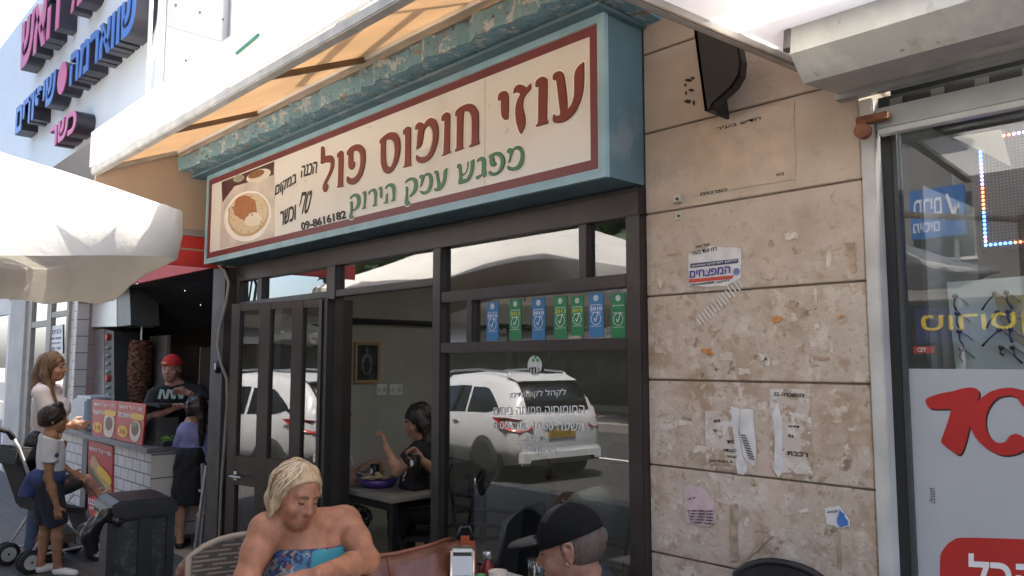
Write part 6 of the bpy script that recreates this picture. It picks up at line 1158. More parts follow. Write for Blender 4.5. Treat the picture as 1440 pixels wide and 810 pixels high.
dP = inflate(bw.torso[:3], .012) + [cap(bw.J['hil'], .12, bw.J['knl'], .10, .03), cap(bw.J['hir'], .12, bw.J['knr'], .10, .03), ell(bw.J['chs'] + bw.fv * .085 + bw.rv * .075 - bw.uv * .045, A(.085, .065, .085), bw.R, .03), ell(bw.J['chs'] + bw.fv * .085 - bw.rv * .075 - bw.uv * .045, A(.085, .065, .085), bw.R, .03)]
dr_o = sdf_obj('dress', dP, .007, dress, bw.root, [(chn, nz(bw.uv - bw.fv * .12))])
# turquoise patch of the dress print, wrapped on the bust
tq = sdf_obj('dress_patch', [('c' if p[0] == 'c' else 'e', *p[1:]) for p in inflate(dP, .0035)], .0065, mat('turquoise_cloth', (.02, .17, .20), .7, 0, .12, 20), dr_o, [(chn - bw.uv * .004, nz(bw.uv - bw.fv * .12)), (PD(445, 780, d0), -bw.rv * 0 + nz(-RT)), (PD(484, 780, d0), RT), (PD(470, 808, d0), nz(-UP + RT * .25)), (bw.J['chs'], -bw.fv)])
tex = [(0, .052, .112), (-.05, .02, .105), (.05, .02, .105)]
bw.hair(blond, [[((.02, .01, .12), .024), ((.062, .005, .085), .026), ((.078, -.005, .02), .022), ((.084, -.01, -.04), .017), ((.094, -.005, -.085), .008)], [((-.04, .0, .105), .024), ((-.068, .0, .055), .024), ((-.074, -.03, 0), .020)],
    [((0, -.06, .10), .04), ((.03, -.08, .04), .045), ((.04, -.08, -.04), .036), ((.05, -.06, -.09), .018)]], front=-.02, low=.012, thick=.010, wob=.0, res=.0055)
def strands(P, n, m_list, th0, th1, phi1, part=(0, .02), seed=1, lift=.017, swirl=.35, r=.0032):
    rr = np.random.default_rng(seed); mbs = [MB() for _ in m_list]; L = P.L
    for i in range(n):
        th = math.radians(rr.uniform(th0, th1)); pe = math.radians(phi1 * rr.uniform(.72, 1.15)); lf = lift + rr.uniform(-.003, .006); sw = swirl * rr.uniform(.4, 1.4); pts = []
        for k in range(9):
            t = k / 8; ph = math.radians(8) + (pe - math.radians(8)) * t; a = th + sw * (t - .5) + .1 * math.sin(t * 7 + i)
            x, y, z = math.sin(ph) * math.sin(a), math.sin(ph) * math.cos(a), math.cos(ph); dr = max(0, ph - math.pi / 2)
            pts.append(L(part[0] * (1 - t) + x * (.078 + lf) * (1 + .1 * dr), -.012 + part[1] * (1 - t) + y * (.095 + lf), .032 + (z * (.091 + lf) if ph < math.pi / 2 else -(ph - math.pi / 2) * .125)))
        mbs[i % len(mbs)].tube(pts, [r * (.7 + .5 * math.sin(math.pi * min(1, k / 8 + .15))) * (1 if k < 7 else .55) for k in range(9)], 5)
    return mbs
bl2 = mat('hair_pale', (.55, .44, .29), .4, 0, .3, 12); bl3 = mat('hair_dark_blonde', (.17, .09, .035), .45, 0, .2, 12)
_h = [c for c in bw.root.children if c.name.startswith('hair')][0]
for mb, m_ in zip(strands(bw, 260, (blond, bl2, bl3), 78, 284, 112, (.014, -.005), 4, .013, .5, .0027), (blond, bl2, bl3)): mb.build('hair_strands', m_, _h, True)
for mb, m_ in zip(strands(bw, 34, (blond, bl3), 60, 96, 120, (.014, .0), 9, .016, .7, .0024), (blond, bl2)): mb.build('hair_strands', m_, _h, True)
cyw = math.degrees(math.atan2((tc_ + CR * .25)[1], (tc_ + CR * .25)[0]))
pc_ = PD(352, 745, 2.98); chair('wicker_chair', 'brown wicker armchair with beige frame behind the blonde woman', A(pc_[0], pc_[1], 0) + nz(A(tc_[0], tc_[1], 0)) * .26 + RT * .04, cyw - 12, cham, wick, .50, .93)
# ---- man in black cap, seen from behind, facing left
hc2 = PD(803, 772, 2.42); t2 = tocam(hc2); f2 = -CR * .93 - t2 * .28 - ZZ * .16
J = dict(pel=PD(850, 1100, 2.55), chs=PD(843, 925, 2.46), nek=PD(834, 826, 2.44), head=hc2, shl=PD(818, 872, 2.26), shr=PD(878, 852, 2.62), ell=PD(775, 1010, 2.2), elr=PD(850, 1000, 2.72), wrl=PD(700, 1000, 2.25), wrr=PD(740, 985, 2.6),
         hil=PD(830, 1110, 2.5), hir=PD(860, 1110, 2.6), knl=PD(690, 1090, 2.45), knr=PD(700, 1080, 2.65), anl=PD(690, 1300, 2.45), anr=PD(700, 1280, 2.65), hs=1.0)
for k_ in ('anl', 'anr'): J[k_][2] = .09
mc = Person('man in a black baseball cap and dark shirt seated with his face turned left', J, -CR, f2, ZZ * 1.0 + CR * .12, sc=1.0, girth=1.05, skin=skinm('skin_ruddy', (.25, .125, .085)), res=.0065, curl=.5)
mc.face(browd, lipm); navy = mat('shirt_navy', (.010, .011, .016), .85, 0, .2, 20, .2, 200); mc.shirt(navy, .6, -.02, neck=.035, off=.016); mc.pants(mat('denim', (.03, .045, .08), .85, 0, .2, 40, .2, 300)); mc.shoes(black)
L, HR = mc.L, mc.HR; f_, u_ = HR[:, 1], HR[:, 2]
sdf_obj('hair', [ell(L(0, -.018, .02), A(.079, .096, .094), HR, .01, [(L(0, .015, 0), nz(f_)), (L(0, -.02, -.04), nz(-u_ + f_ * .3))])], .005, mat('hair_grey', (.065, .042, .032), .7, 0, .3, 60, .4, 200), mc.root, [(L(0, 0, -.045), -u_)], wob=.001, wscale=400)
capm = mat('cap_black', (.005, .005, .006), .95, 0, .2, 30, .3, 300, spec=.15)
cpo = sdf_obj('cap', [ell(L(0, -.008, .036), A(.088, .108, .104), HR, .01)], .005, capm, mc.root, [(L(0, 0, .030), nz(-u_ * .93 - f_ * -.0 + f_ * -.16))])
sdf_obj('brim', [ell(L(0, .115, .040), A(.080, .085, .010), HR, .008), ell(L(0, .115, .046), A(.07, .075, .012), HR, .01)], .0045, capm, cpo, [(L(0, .07, 0), -f_)])
MB().ball(L(0, -.006, .140), .009, 10).build('cap_button', capm, cpo, True)
sdf_obj('cap_strap', [ell(L(.035, -.100, .02), A(.035, .014, .026), HR, .01)], .0045, mat('strap_grey', (.06, .065, .06), .8, 0, .15), cpo)
chair('wicker_chair', 'brown wicker armchair under the man in the black cap', A(J['pel'][0], J['pel'][1], 0), math.degrees(math.atan2(-CR[1], -CR[0])), cham, wick, .5, .80)
# ---- outside table and the things on it
tcx = PD(700, 850, 2.75); tb = table('cafe_table', 'cafe table between the blonde woman and the man in the cap', tcx[0], tcx[1], .70, .70, .74, mat('table_pale', (.40, .37, .33), .4, 0, .1, 6), black)
nb0 = PZ(650, 838, .74); nap = thing('napkin_holder', 'chrome napkin dispenser with white paper front on the cafe table', 'napkin holder', nb0); hN = PZ(650, 757, .74)[2]
nf = tocam(nb0); nf = nz(A(nf[0], nf[1], 0)); nr = np.cross(nf, ZZ) * -1; nr = RT; dn_ = np.linalg.norm((nb0 - CAM)[:2]); W2 = .044
HN = .175
m_ = MB().obox(nb0 + ZZ * HN / 2, nr * W2, nf * .03, ZZ * HN / 2); m_.build('casing', mat('chrome', (.55, .55, .54), .15, .95, .05), nap, bevel=.008)
MB().obox(nb0 + ZZ * (HN / 2 + .004) + nf * .0305, nr * (W2 - .007), nf * .001, ZZ * (HN / 2 - .018)).build('paper_front', mat('napkin_paper', (.52, .53, .53), .8, 0, .06, 10), nap)
MB().obox(nb0 + ZZ * (HN - .018) + nf * .031, nr * (W2 - .010), nf * .0012, ZZ * .006).build('slot', black, nap)
text_quad(MB(), HE('בתיאבון'), nb0 + nf * .0318 - nr * .026 + ZZ * .07, nb0 + nf * .0318 + nr * .03 + ZZ * .07, nb0 + nf * .0318 - nr * .026 + ZZ * .083, .0006, nf).build('print', mat('grey_print', (.18, .18, .18), .7, var=0), nap)
def tcup(name, label, px, py, prof, m, cat, parts=()):
    c = PZ(px, py, .74); t = thing(name, label, cat, c); MB().lathe(c, prof, 22).build('body', m, t, True)
    for (nm, pf, mm) in parts: MB().lathe(c, pf, 22).build(nm, mm, t, True)
    return t, c
gcl = glass('drinking_glass', (.80, .84, .83), 1.6)
tcup('drinking_glass', 'empty clear drinking glass in front of the man in the cap', 754, 828, [(.026, 0), (.033, .11), (.031, .11), (.024, .006), (0, .006)], gcl, 'glass')
tcup('sauce_bottle', 'red sauce bottle with steel cap behind the cup', 685, 826, [(.024, 0), (.026, .02), (.026, .075), (.014, .10), (.014, .105)], mat('sauce_red', (.16, .012, .01), .2, 0, .1), 'bottle', [('bottle_cap', [(.016, .106), (.017, .13), (.014, .134)], steel)])
t_, c_ = tcup('paper_cup', 'cream paper cup with dark dots on the cafe table', 700, 836, [(.026, 0), (.036, .085), (.034, .085), (.024, .01), (0, .01)], mat('cup_cream', (.50, .43, .34), .6, 0, .06), 'cup')
for i in range(7):
    a = i * .9 - .8; r = .0335; MB().ball(c_ + A(math.cos(a) * r, math.sin(a) * r, .04 + .03 * ((i * 7) % 3) / 2 - .0), (.004, .004, .006), 8).build('dot', ink, t_)
m_ = MB(); c_ = PZ(668, 832, .74)
for i in range(18): m_.ball(c_ + A(random.uniform(-.035, .035), random.uniform(-.035, .035), random.uniform(.0, .055)), (random.uniform(.018, .03), random.uniform(.018, .03), random.uniform(.01, .02)), 8)
tag(m_.build('green_napkin', mat('green_paper', (.07, .24, .10), .75, 0, .2, 25, .3)), 'crumpled green napkin beside the napkin dispenser', 'napkin')
# leather bag and orange seat behind
bg = thing('leather_bag', 'brown leather shoulder bag slumped on the chair right of the blonde woman', 'bag', PD(560, 830, 3.0)); lea = mat('leather_brown', (.135, .042, .02), .45, 0, .25, 8, .25, 60)
P = [cap(PD(520, 806, 2.85), .045, PD(600, 790, 2.95), .055, .03), cap(PD(600, 790, 2.95), .055, PD(640, 772, 3.0), .03, .03), cap(PD(520, 830, 2.85), .06, PD(620, 815, 2.95), .07, .04)]
bo = sdf_obj('bag_body', P, .009, lea, bg, wob=.003, wscale=30); MB().tube([PD(505, 790, 2.78), PD(528, 782, 2.78), PD(560, 778, 2.84), PD(600, 768, 2.88), PD(634, 757, 2.95)], .008, 8).build('bag_handle', mat('leather_dark', (.13, .035, .016), .5), bg, True); MB().tube([PD(545, 784, 2.80), PD(548, 800, 2.78), PD(552, 820, 2.8)], .006, 6).build('seam_strap', mat('leather_dark', (.13, .035, .016)), bg, True)
oc = thing('orange_bag', 'orange red bag top standing behind the napkin dispenser', 'bag', PD(655, 820, 3.1)); MB().hexa([PD(638, 815, 3.06), PD(672, 815, 3.06), PD(672, 815, 3.16), PD(638, 815, 3.16)], [PD(641, 754, 3.06), PD(667, 754, 3.06), PD(667, 753, 3.14), PD(641, 753, 3.14)]).build('bag_body', mat('orange_cloth', (.36, .07, .022), .6, 0, .15, 9), oc, bevel=.02)
MB().tube([PD(643, 756, 3.1), PD(648, 741, 3.12), PD(660, 741, 3.12), PD(665, 756, 3.1)], .006, 8).build('bag_handle', black, oc, True)
# black chair against the stone
pb = PD(1098, 797, 2.66); bch = chair('black_chair', 'black chair with rounded back in front of the stone pier', A(pb[0] - .02, pb[1] - .33, 0), -100, black, mat('black_seat', (.008, .008, .009), .5, 0, .2), .40, .915)
# ---- litter bin
bc = PZ(197, 700, .85); bnl = thing('litter_bin', 'worn black litter bin with rounded lid and bag hanging from its left side', 'litter bin', (bc[0], bc[1], 0))
bf = nz(A(*(tocam(bc)[:2]), 0)); bf = nz(bf + RT * .30); br = np.cross(ZZ, bf); br = br if br @ RT > 0 else -br
worn = layered('worn_black', (.012, .012, .012), (.022, .021, .02), [((.055, .052, .05), 9, .58, .06, None, None), ((.05, .048, .045), 25, .55, .05, None, None)], .5, 6, .2)
O = A(bc[0], bc[1], 0) - bf * .16 + RT * .015; q = lambda a, b, z: O + br * a + bf * b + ZZ * z
MB().obox(q(0, 0, .40), br * .145, bf * .15, ZZ * .34).build('bin_body', worn, bnl, bevel=.01)
for a in (-.15, 0.02, .152): MB().obox(q(a, .155, .41), br * (.022 if a != .02 else .036), bf * .012, ZZ * .37).build('corner_strip', black, bnl, bevel=.004)
MB().obox(q(0, 0, .03), br * .14, bf * .145, ZZ * .03).build('bin_base', black, bnl)
m_ = MB(); pr2 = [(-.17, .745), (-.178, .78), (-.165, .825), (-.12, .845), (.12, .845), (.172, .825), (.185, .78), (.175, .745)]
m_.add([q(a, -.19, z) for a, z in pr2] + [q(a, .19, z) for a, z in pr2], [tuple(range(8)), tuple(range(8, 16))] + [(i, (i + 1) % 8, 8 + (i + 1) % 8, 8 + i) for i in range(8)]); m_.build('lid', mat('lid_black', (.016, .015, .015), .35, 0, .2, 8), bnl, bevel=.012)
sdf_obj('bin_liner', [cap(q(-.19, .17, .79), .03, q(-.26, .18, .70), .05, .03), cap(q(-.26, .18, .70), .05, q(-.25, .17, .60), .03, .03), cap(q(-.2, .18, .78), .03, q(-.12, .19, .74), .02, .02)], .008, mat('liner_black', (.01, .01, .011), .25, 0, .2, 20, .8, 30), bnl, wob=.006, wscale=70)
# ---- aluminium step ladder beside the pier
ll = thing('step_ladder', 'folded aluminium step ladder leaning beside the grey post', 'ladder', PZ(277, 792, 0)); al_ = mat('ladder_alu', (.42, .42, .42), .4, .6, .12)
for a, b in (((272, 794), (291, 655)), ((281, 790), (293, 655)), ((287, 780), (285, 652))):
    p = PZ(*a, 0); dd = np.linalg.norm((p - CAM) @ FW); MB().bar(p, PD(b[0], b[1], dd + .05), .022, .035).build('ladder_rail', al_, ll)
dd = (PZ(277, 792, 0) - CAM) @ FW
for y in (690, 724): MB().bar(PD(279 if y > 700 else 283, y, dd), PD(290, y + 1, dd + .05), .06, .02).build('step', al_, ll)
# ---- standing woman at the left
hy_ = 6.35; ph_ = PD(77, 516, hy_); J, f, l, g, k = stand(ph_[0], ph_[1], 0, 1.68); yawW = math.degrees(math.atan2((RT * .95 + FW * .25)[1], (RT * .95 + FW * .25)[0])); J, f, l, g, k = stand(PD(64, 600, hy_)[0], PD(64, 600, hy_)[1], yawW, 1.68)
J['head'] = PD(74, 517, hy_) ; J['nek'] = PD(64, 543, hy_); sc_ = .95
J['elr'] = PD(76, 603, hy_ - .15); J['wrr'] = PD(98, 598, hy_ - .25); J['ell'] = PD(50, 600, hy_ + .1); J['wrl'] = PD(75, 625, hy_ + .2); J['hdr'] = RT; J['hdl'] = RT
wl = Person('woman in a white t-shirt with long ombre hair standing left of the counter', J, f, RT * .95 + FW * .2 - ZZ * .05, sc=sc_, girth=.98, skin=sk_mid, res=.010, curl=.5)
wl.face(browd, lipm); wl.shirt(mat('tshirt_white', (.60, .55, .54), .85, 0, .08, 8, .2, 60), .62, -.10, extra=[ell(J['chs'] + f * .09, A(.10, .08, .09), wl.R, .04)]); wl.pants(mat('jeans_blue', (.05, .07, .13), .85, 0, .2, 30)); wl.shoes(black)
wl.hair(hbrn, [[((0, -.07, .06), .055), ((0, -.10, -.05), .055), ((.01, -.10, -.17), .05), ((.01, -.07, -.30), .035)], [((.055, -.03, .05), .04), ((.075, -.03, -.06), .035), ((.08, .01, -.18), .035), ((.075, .06, -.30), .028), ((.07, .07, -.37), .012)], [((-.06, -.04, .03), .04), ((-.075, -.04, -.10), .04), ((-.07, -.03, -.24), .03)]], front=.015, low=.0, res=.008)
# ---- boy
hyb = 5.95; bb = PZ(66, 806, 0); hyb = (bb - CAM) @ FW; ph_ = PD(75, 590, hyb); Hb = 1.29; yawB = math.degrees(math.atan2((RT * .85 + FW * .55)[1], (RT * .85 + FW * .55)[0])); J, f, l, g, k = stand(PD(66, 700, hyb)[0], PD(66, 700, hyb)[1], yawB, Hb)
J['head'] = PD(76, 590, hyb); J['nek'] = PD(67, 617, hyb); J['hs'] = .86; rl = RT
J['elr'] = PD(68, 672, hyb - .1); J['wrr'] = PD(80, 712, hyb - .1); J['hdr'] = -ZZ + RT * .2; J['knr'] = g(-.08, .10, .50); J['anr'] = g(-.09, .12, .09); J['tor'] = J['anr'] + RT * .13 - ZZ * .055; J['ell'] = g(.2, .05, 1.12); J['wrl'] = g(.15, .22, 1.0)
by = Person('boy in a white polo shirt and navy shorts with a jacket round his waist', J, f, RT * .85 + FW * .5 - ZZ * .05, sc=.74, girth=1.02, skin=sk_brn, res=.009, curl=.4)
by.face(browd, lipm); polo = by.shirt(mat('polo_white', (.55, .55, .57), .85, 0, .06, 8, .2, 60), .62, -.02); navs = mat('shorts_navy', (.012, .014, .025), .85, 0, .2); by.pants(navs, 1.0, 'shorts', .024)
sdf_obj('waist_jacket', [ell(J['pel'] + ZZ * .02, A(.150, .125, .10), by.R, .03), cap(J['pel'] - f * .10 + ZZ * .02, .05, J['pel'] - f * .13 - ZZ * .10, .06, .03)], .009, mat('jacket_blue', (.02, .035, .12), .8, 0, .2), by.root, [(J['pel'] + ZZ * .10, ZZ), (J['pel'] - ZZ * .11, -ZZ)], wob=.003, wscale=50)
sdf_obj('collar', [cap(by.J['nek'] - ZZ * .01, .060, by.J['nek'] + ZZ * .02, .052, .01)], .008, mat('polo_white', (.5, .5, .5)), polo); MB().ball(PD(80, 640, hyb - .14), (.014, .014, .02), 8).build('badge', mat('badge_navy', (.02, .03, .1), .5), polo)
by.shoes(mat('trainer_white', (.5, .5, .5), .6)); by.hair(hdark, [[((0, .03, .12), .04), ((.03, .02, .12), .04)], [((0, -.08, .05), .05), ((0, -.085, -.02), .04)]], front=.04, low=.0, res=.007)
# ---- stroller with toddler
yS_ = PZ(118, 782, 0); dS = (yS_ - CAM) @ FW; r2 = PZ(24, 800, 0); fS = nz(yS_ - r2); lS = np.cross(ZZ, fS); L0 = np.linalg.norm(yS_ - r2)
stx = thing('stroller', 'grey and black folding stroller with white frame beside the boy', 'stroller', (r2 + yS_) / 2); strm = mat('stroller_white', (.45, .44, .43), .4, .3, .1); stb = mat('stroller_black', (.015, .015, .016), .8, 0, .2)
sq = lambda a, b, z: r2 + fS * a + lS * b + ZZ * z; wS = .21
for s in (-1, 1):
    MB().tube([sq(-.16, s * wS, 1.02), sq(-.12, s * wS, .95), sq(.05, s * wS, .50), sq(L0 - .05, s * wS, .14)], .013, 8).build('frame_tube', strm, stx, True); MB().tube([sq(0, s * wS, .12), sq(.18, s * wS, .42), sq(.30, s * wS, .55)], .012, 8).build('frame_tube', strm, stx, True); MB().tube([sq(.0, s * wS, .12), sq(L0, s * wS, .13)], .010, 8).build('frame_tube', strm, stx, True)
    MB().tube([sq(-.16, s * wS, 1.02), sq(-.20, s * wS, 1.08), sq(-.27, s * wS, 1.10)], .022, 8).build('grip', stb, stx, True)
    for (a, nm) in ((0, 'rear'), (L0, 'front')):
        for e in (-.03, .03):
            c = sq(a, s * wS + e, .085); w_ = MB().lathe(c, [(.05, -.014), (.085, -.013), (.088, 0), (.085, .013), (.05, .014)], 18, lS).build('wheel', stb, stx, True); MB().lathe(c, [(.055, -.017), (.055, .017)], 14, lS).build('hub', mat('hub_grey', (.38, .37, .36), .4), w_)
        MB().tube([sq(a, s * wS - .05, .085), sq(a, s * wS + .05, .085)], .01, 6).build('axle', stb, stx)
MB().hexa([sq(.05, -.19, .44), sq(.42, -.19, .38), sq(.42, .19, .38), sq(.05, .19, .44)], [sq(.05, -.19, .48), sq(.42, -.19, .42), sq(.42, .19, .42), sq(.05, .19, .48)]).build('seat', stb, stx, bevel=.01)
MB().hexa([sq(.04, -.19, .46), sq(.08, -.19, .46), sq(.08, .19, .46), sq(.04, .19, .46)], [sq(-.12, -.19, .92), sq(-.07, -.19, .92), sq(-.07, .19, .92), sq(-.12, .19, .92)]).build('backrest', stb, stx, bevel=.01)
MB().hexa([sq(-.13, -.20, .80), sq(.06, -.20, .86), sq(.06, .20, .86), sq(-.13, .20, .80)], [sq(-.12, -.20, .95), sq(.03, -.20, .93), sq(.03, .20, .93), sq(-.12, .20, .95)]).build('hood', stb, stx, bevel=.02)
MB().hexa([sq(.40, -.19, .40), sq(.43, -.19, .40), sq(.43, .19, .40), sq(.40, .19, .40)], [sq(.50, -.17, .16), sq(.53, -.17, .16), sq(.53, .17, .16), sq(.50, .17, .16)]).build('leg_panel', mat('panel_grey', (.16, .16, .165), .7), stx)
MB().box(sq(.08, -.15, .17), sq(.40, .15, .24)).build('basket', mat('basket_brown', (.09, .05, .035), .7), stx)
pel = sq(.20, 0, .56); J = dict(pel=pel, chs=pel - fS * .09 + ZZ * .17, nek=pel - fS * .12 + ZZ * .27, head=pel - fS * .10 + ZZ * .38, shl=pel - fS * .11 + lS * .10 + ZZ * .24, shr=pel - fS * .11 - lS * .10 + ZZ * .24, ell=pel + lS * .13 + ZZ * .1, elr=pel - lS * .13 + ZZ * .1, wrl=pel + fS * .12 + lS * .08 + ZZ * .06, wrr=pel + fS * .12 - lS * .08 + ZZ * .06, hil=pel + lS * .06, hir=pel - lS * .06, knl=pel + fS * .26 + lS * .07 + ZZ * .08, knr=pel + fS * .26 - lS * .07 + ZZ * .08, anl=pel + fS * .36 + lS * .06 - ZZ * .06, anr=pel + fS * .36 - lS * .07 - ZZ * .06, hs=.80)
J['tol'] = J['anl'] + fS * .08 + ZZ * .02; J['tor'] = J['anr'] + fS * .08 + ZZ * .02
td = Person('toddler in dark clothes sitting in the stroller with bare legs forward', J, fS, fS, sc=.56, girth=1.0, skin=sk_mid, res=.008, curl=.5); td.shirt(stb, .7, -.03); td.pants(stb, .8, 'shorts'); td.hair(hdark, [[((0, -.05, .08), .05), ((0, -.07, 0), .05)]]); td.face(browd, lipm)
# ---- counter man
dM = 7.25; hm = PD(241, 519, dM); fM = tocam(hm) * .9 - RT * .32; J, f, l, g, k = stand(hm[0], hm[1], math.degrees(math.atan2(fM[1], fM[0])), 1.72)
J['head'] = hm; J['nek'] = PD(246, 541, dM + .05); J['chs'] = PD(248, 572, dM + .05); J['pel'] = PD(250, 625, dM + .05); J['shr'] = PD(218, 556, dM + .02); J['shl'] = PD(281, 553, dM + .05); J['elr'] = PD(205, 592, dM - .15); J['wrr'] = PD(242, 575, dM - .32); J['ell'] = PD(296, 578, dM - .1); J['wrl'] = PD(266, 553, dM - .32); J['hdl'] = -RT + ZZ * .25; J['hdr'] = RT * .9 + ZZ * .3
cmn = Person('grill man in a backwards red cap and black printed t-shirt behind the counter', J, fM, fM - ZZ * .08, sc=1.0, girth=1.1, skin=skinm('skin_pale', (.40, .22, .16)), res=.0095, curl=.7); cmn.face(mat('brow_grey', (.2, .17, .14), .8), lipm)
tsh = cmn.shirt(mat('tshirt_black', (.008, .008, .009), .85, 0, .2, 9), .62, -.12); cmn.pants(mat('jeans_blue', (.05, .07, .13))); cmn.shoes(black)
L, HR = cmn.L, cmn.HR; cc_ = sdf_obj('cap', [ell(L(0, -.008, .042), A(.086, .104, .098), HR, .01)], .006, mat('cap_red', (.50, .02, .015), .8, 0, .12, 9), cmn.root, [(L(0, 0, .038), -HR[:, 2])]); sdf_obj('brim', [ell(L(0, -.12, .045), A(.07, .06, .010), HR, .01)], .006, mat('cap_red', (.5, .02, .015)), cc_)
MB().ball(L(.03, .088, .062), A(.028, .012, .012), 10, HR).build('cap_patch', mat('patch_yellow', (.55, .4, .15), .6), cc_, True)
m_ = MB(); dd = dM - .145
for i in range(4):
    x = 221.5 + i * 10.5; m_.hexa([PD(x, 561, dd), PD(x + 4, 561, dd), PD(x + 7.5, 547.5, dd), PD(x + 3.5, 547.5, dd)], [PD(x, 561, dd + .05), PD(x + 4, 561, dd + .05), PD(x + 7.5, 547.5, dd + .05), PD(x + 3.5, 547.5, dd + .05)])
    if i < 3: m_.hexa([PD(x + 6, 548, dd), PD(x + 9, 548, dd), PD(x + 12.5, 561, dd), PD(x + 9, 561, dd)], [PD(x + 6, 548, dd + .05), PD(x + 9, 548, dd + .05), PD(x + 12.5, 561, dd + .05), PD(x + 9, 561, dd + .05)])
m_.build('shirt_print', mat('shirt_print_c', (.50, .50, .46), .7, 0, .3, 30, col2=(.25, .42, .40)), tsh)
# ---- girl at the counter
fg = PZ(272, 768, 0); dG = (fg - CAM) @ FW; bG = PD(271, 640, dG); yG = nz(FW * .9 - RT * .35); J, f, l, g, k = stand(bG[0], bG[1], math.degrees(math.atan2(yG[1], yG[0])), 1.40)
J['head'] = PD(276, 575, dG - .02); J['hs'] = .92; J['nek'] = PD(274, 600, dG); J['ell'] = PD(252, 625, dG + .05); J['wrl'] = PD(258, 610, dG + .2); J['shl'] = PD(259, 609, dG); J['shr'] = PD(290, 611, dG - .02); J['elr'] = PD(296, 645, dG); J['wrr'] = PD(290, 670, dG + .1)
gl = Person('girl with a long dark ponytail in a lilac shirt and black skirt at the counter', J, f, yG - RT * .2, sc=.82, girth=.92, skin=sk_mid, res=.009, curl=.4); gl.shirt(mat('shirt_lilac', (.22, .22, .42), .85, 0, .1, 10, .2, 50), 1.6, -.13, off=.018); gl.shoes(black)
kz = A(0, 0, J['knl'][2] - .02); sdf_obj('skirt', [cap(J['pel'] + ZZ * .02, .145, A(J['pel'][0], J['pel'][1], J['knl'][2] - .1), .165, .02)], .010, mat('skirt_black', (.010, .010, .014), .85, 0, .2), gl.root, [(J['pel'] + ZZ * .10, ZZ), (kz, -ZZ)], wob=.004, wscale=45); gl.face(browd, lipm)
gl.hair(hdark, [[((0, -.07, .08), .055), ((0, -.11, .03), .04), ((.03, -.13, -.06), .036), ((.04, -.12, -.20), .034), ((.04, -.11, -.32), .02)], [((.06, -.02, .05), .035), ((.07, -.04, -.04), .028)], [((-.06, -.02, .05), .035), ((-.07, -.04, -.04), .028)]], front=.02, low=.0, res=.008)
MB().tube([gl.L(-.05, -.09, .045), gl.L(0, -.12, .06), gl.L(.05, -.09, .045)], .010, 8).build('hair_tie', mat('tie_red', (.25, .02, .03), .6), gl.root, True)
# ---- woman inside the cafe
dI = 5.35; hi_ = PD(589, 594, dI); fI = nz(-RT * .92 - FW * .30 - ZZ * .25)
J = dict(pel=PD(612, 710, dI), chs=PD(606, 655, dI), nek=PD(603, 623, dI), head=hi_, shl=PD(586, 636, dI - .12), shr=PD(626, 634, dI + .15), ell=PD(558, 662, dI - .15), elr=PD(622, 668, dI - .12), wrl=PD(543, 630, dI - .15), wrr=PD(594, 648, dI - .25), hil=PD(604, 716, dI - .08), hir=PD(618, 716, dI + .08), knl=PD(560, 722, dI - .1), knr=PD(570, 722, dI + .1), anl=PD(560, 800, dI - .1), anr=PD(572, 800, dI + .1), hdl=ZZ - RT * .25, pnl=-RT, hdr=-RT * .5 + ZZ * .6, hs=.95)
iw = Person('dark haired woman in a black top eating at the table inside the cafe', J, -RT, fI, sc=.95, girth=.98, skin=sk_mid, res=.008, curl=.9); iw.face(browd, lipm); iw.shirt(mat('top_black', (.012, .012, .013), .85), .55, -.1); iw.pants(stb)
iw.hair(hdark, [[((0, -.05, .09), .05), ((0, -.09, 0), .055), ((0, -.10, -.12), .055), ((-.01, -.09, -.26), .045), ((-.01, -.07, -.38), .02)], [((-.055, .0, .07), .035), ((-.078, -.02, -.02), .036), ((-.085, -.02, -.14), .036), ((-.085, -.01, -.27), .03), ((-.08, .01, -.36), .014)], [((.055, .0, .07), .035), ((.075, -.03, -.02), .034), ((.075, -.04, -.16), .03), ((.07, -.03, -.28), .02)]], front=.02, low=.01)
can('drink_can', 'dark cola can with white patch held by the woman inside', PD(584, 655, dI - .30) - A(0, 0, .05), mat('can_dark', (.02, .02, .022)))
chair('black_chair', 'black cafe chair under the woman inside', A(J['pel'][0], J['pel'][1], 0), math.degrees(math.atan2(-RT[1], -RT[0])), black, black, .42, .85)
# companion opposite, mostly hidden by the folded door
dC = 5.75; J = dict(pel=PD(466, 715, dC), chs=PD(470, 655, dC), nek=PD(472, 618, dC), head=PD(476, 590, dC), shl=PD(466, 632, dC + .16), shr=PD(476, 632, dC - .16), ell=PD(494, 672, dC + .2), elr=PD(492, 676, dC - .15), wrl=PD(520, 668, dC + .2), wrr=PD(515, 655, dC - .1), hil=PD(466, 722, dC + .08), hir=PD(466, 722, dC - .08), knl=PD(502, 728, dC + .1), knr=PD(502, 728, dC - .1), anl=PD(502, 810, dC + .1), anr=PD(502, 810, dC - .1), hdr=RT + ZZ * .1)
co = Person('diner in a patterned white shirt reaching across the table, half hidden by the door', J, RT, RT, sc=1.0, girth=1.0, skin=sk_mid, res=.010, curl=.8); co.face(browd, lipm); co.shirt(voro('shirt_spotted', [(.4, .4, .4), (.05, .05, .05), (.35, .35, .35)], 60), .6); co.pants(stb); co.hair(hdark, [])
spd = mat('skirt_spots', (.03, .03, .03), .8); sdf_obj('lap_cloth', [cap(PD(490, 722, dC - .1), .09, PD(508, 728, dC - .15), .08, .03)], .01, voro('cloth_spotted', [(.01, .01, .01), (.02, .02, .02), (.4, .39, .36), (.012, .012, .012)], 70), co.root)
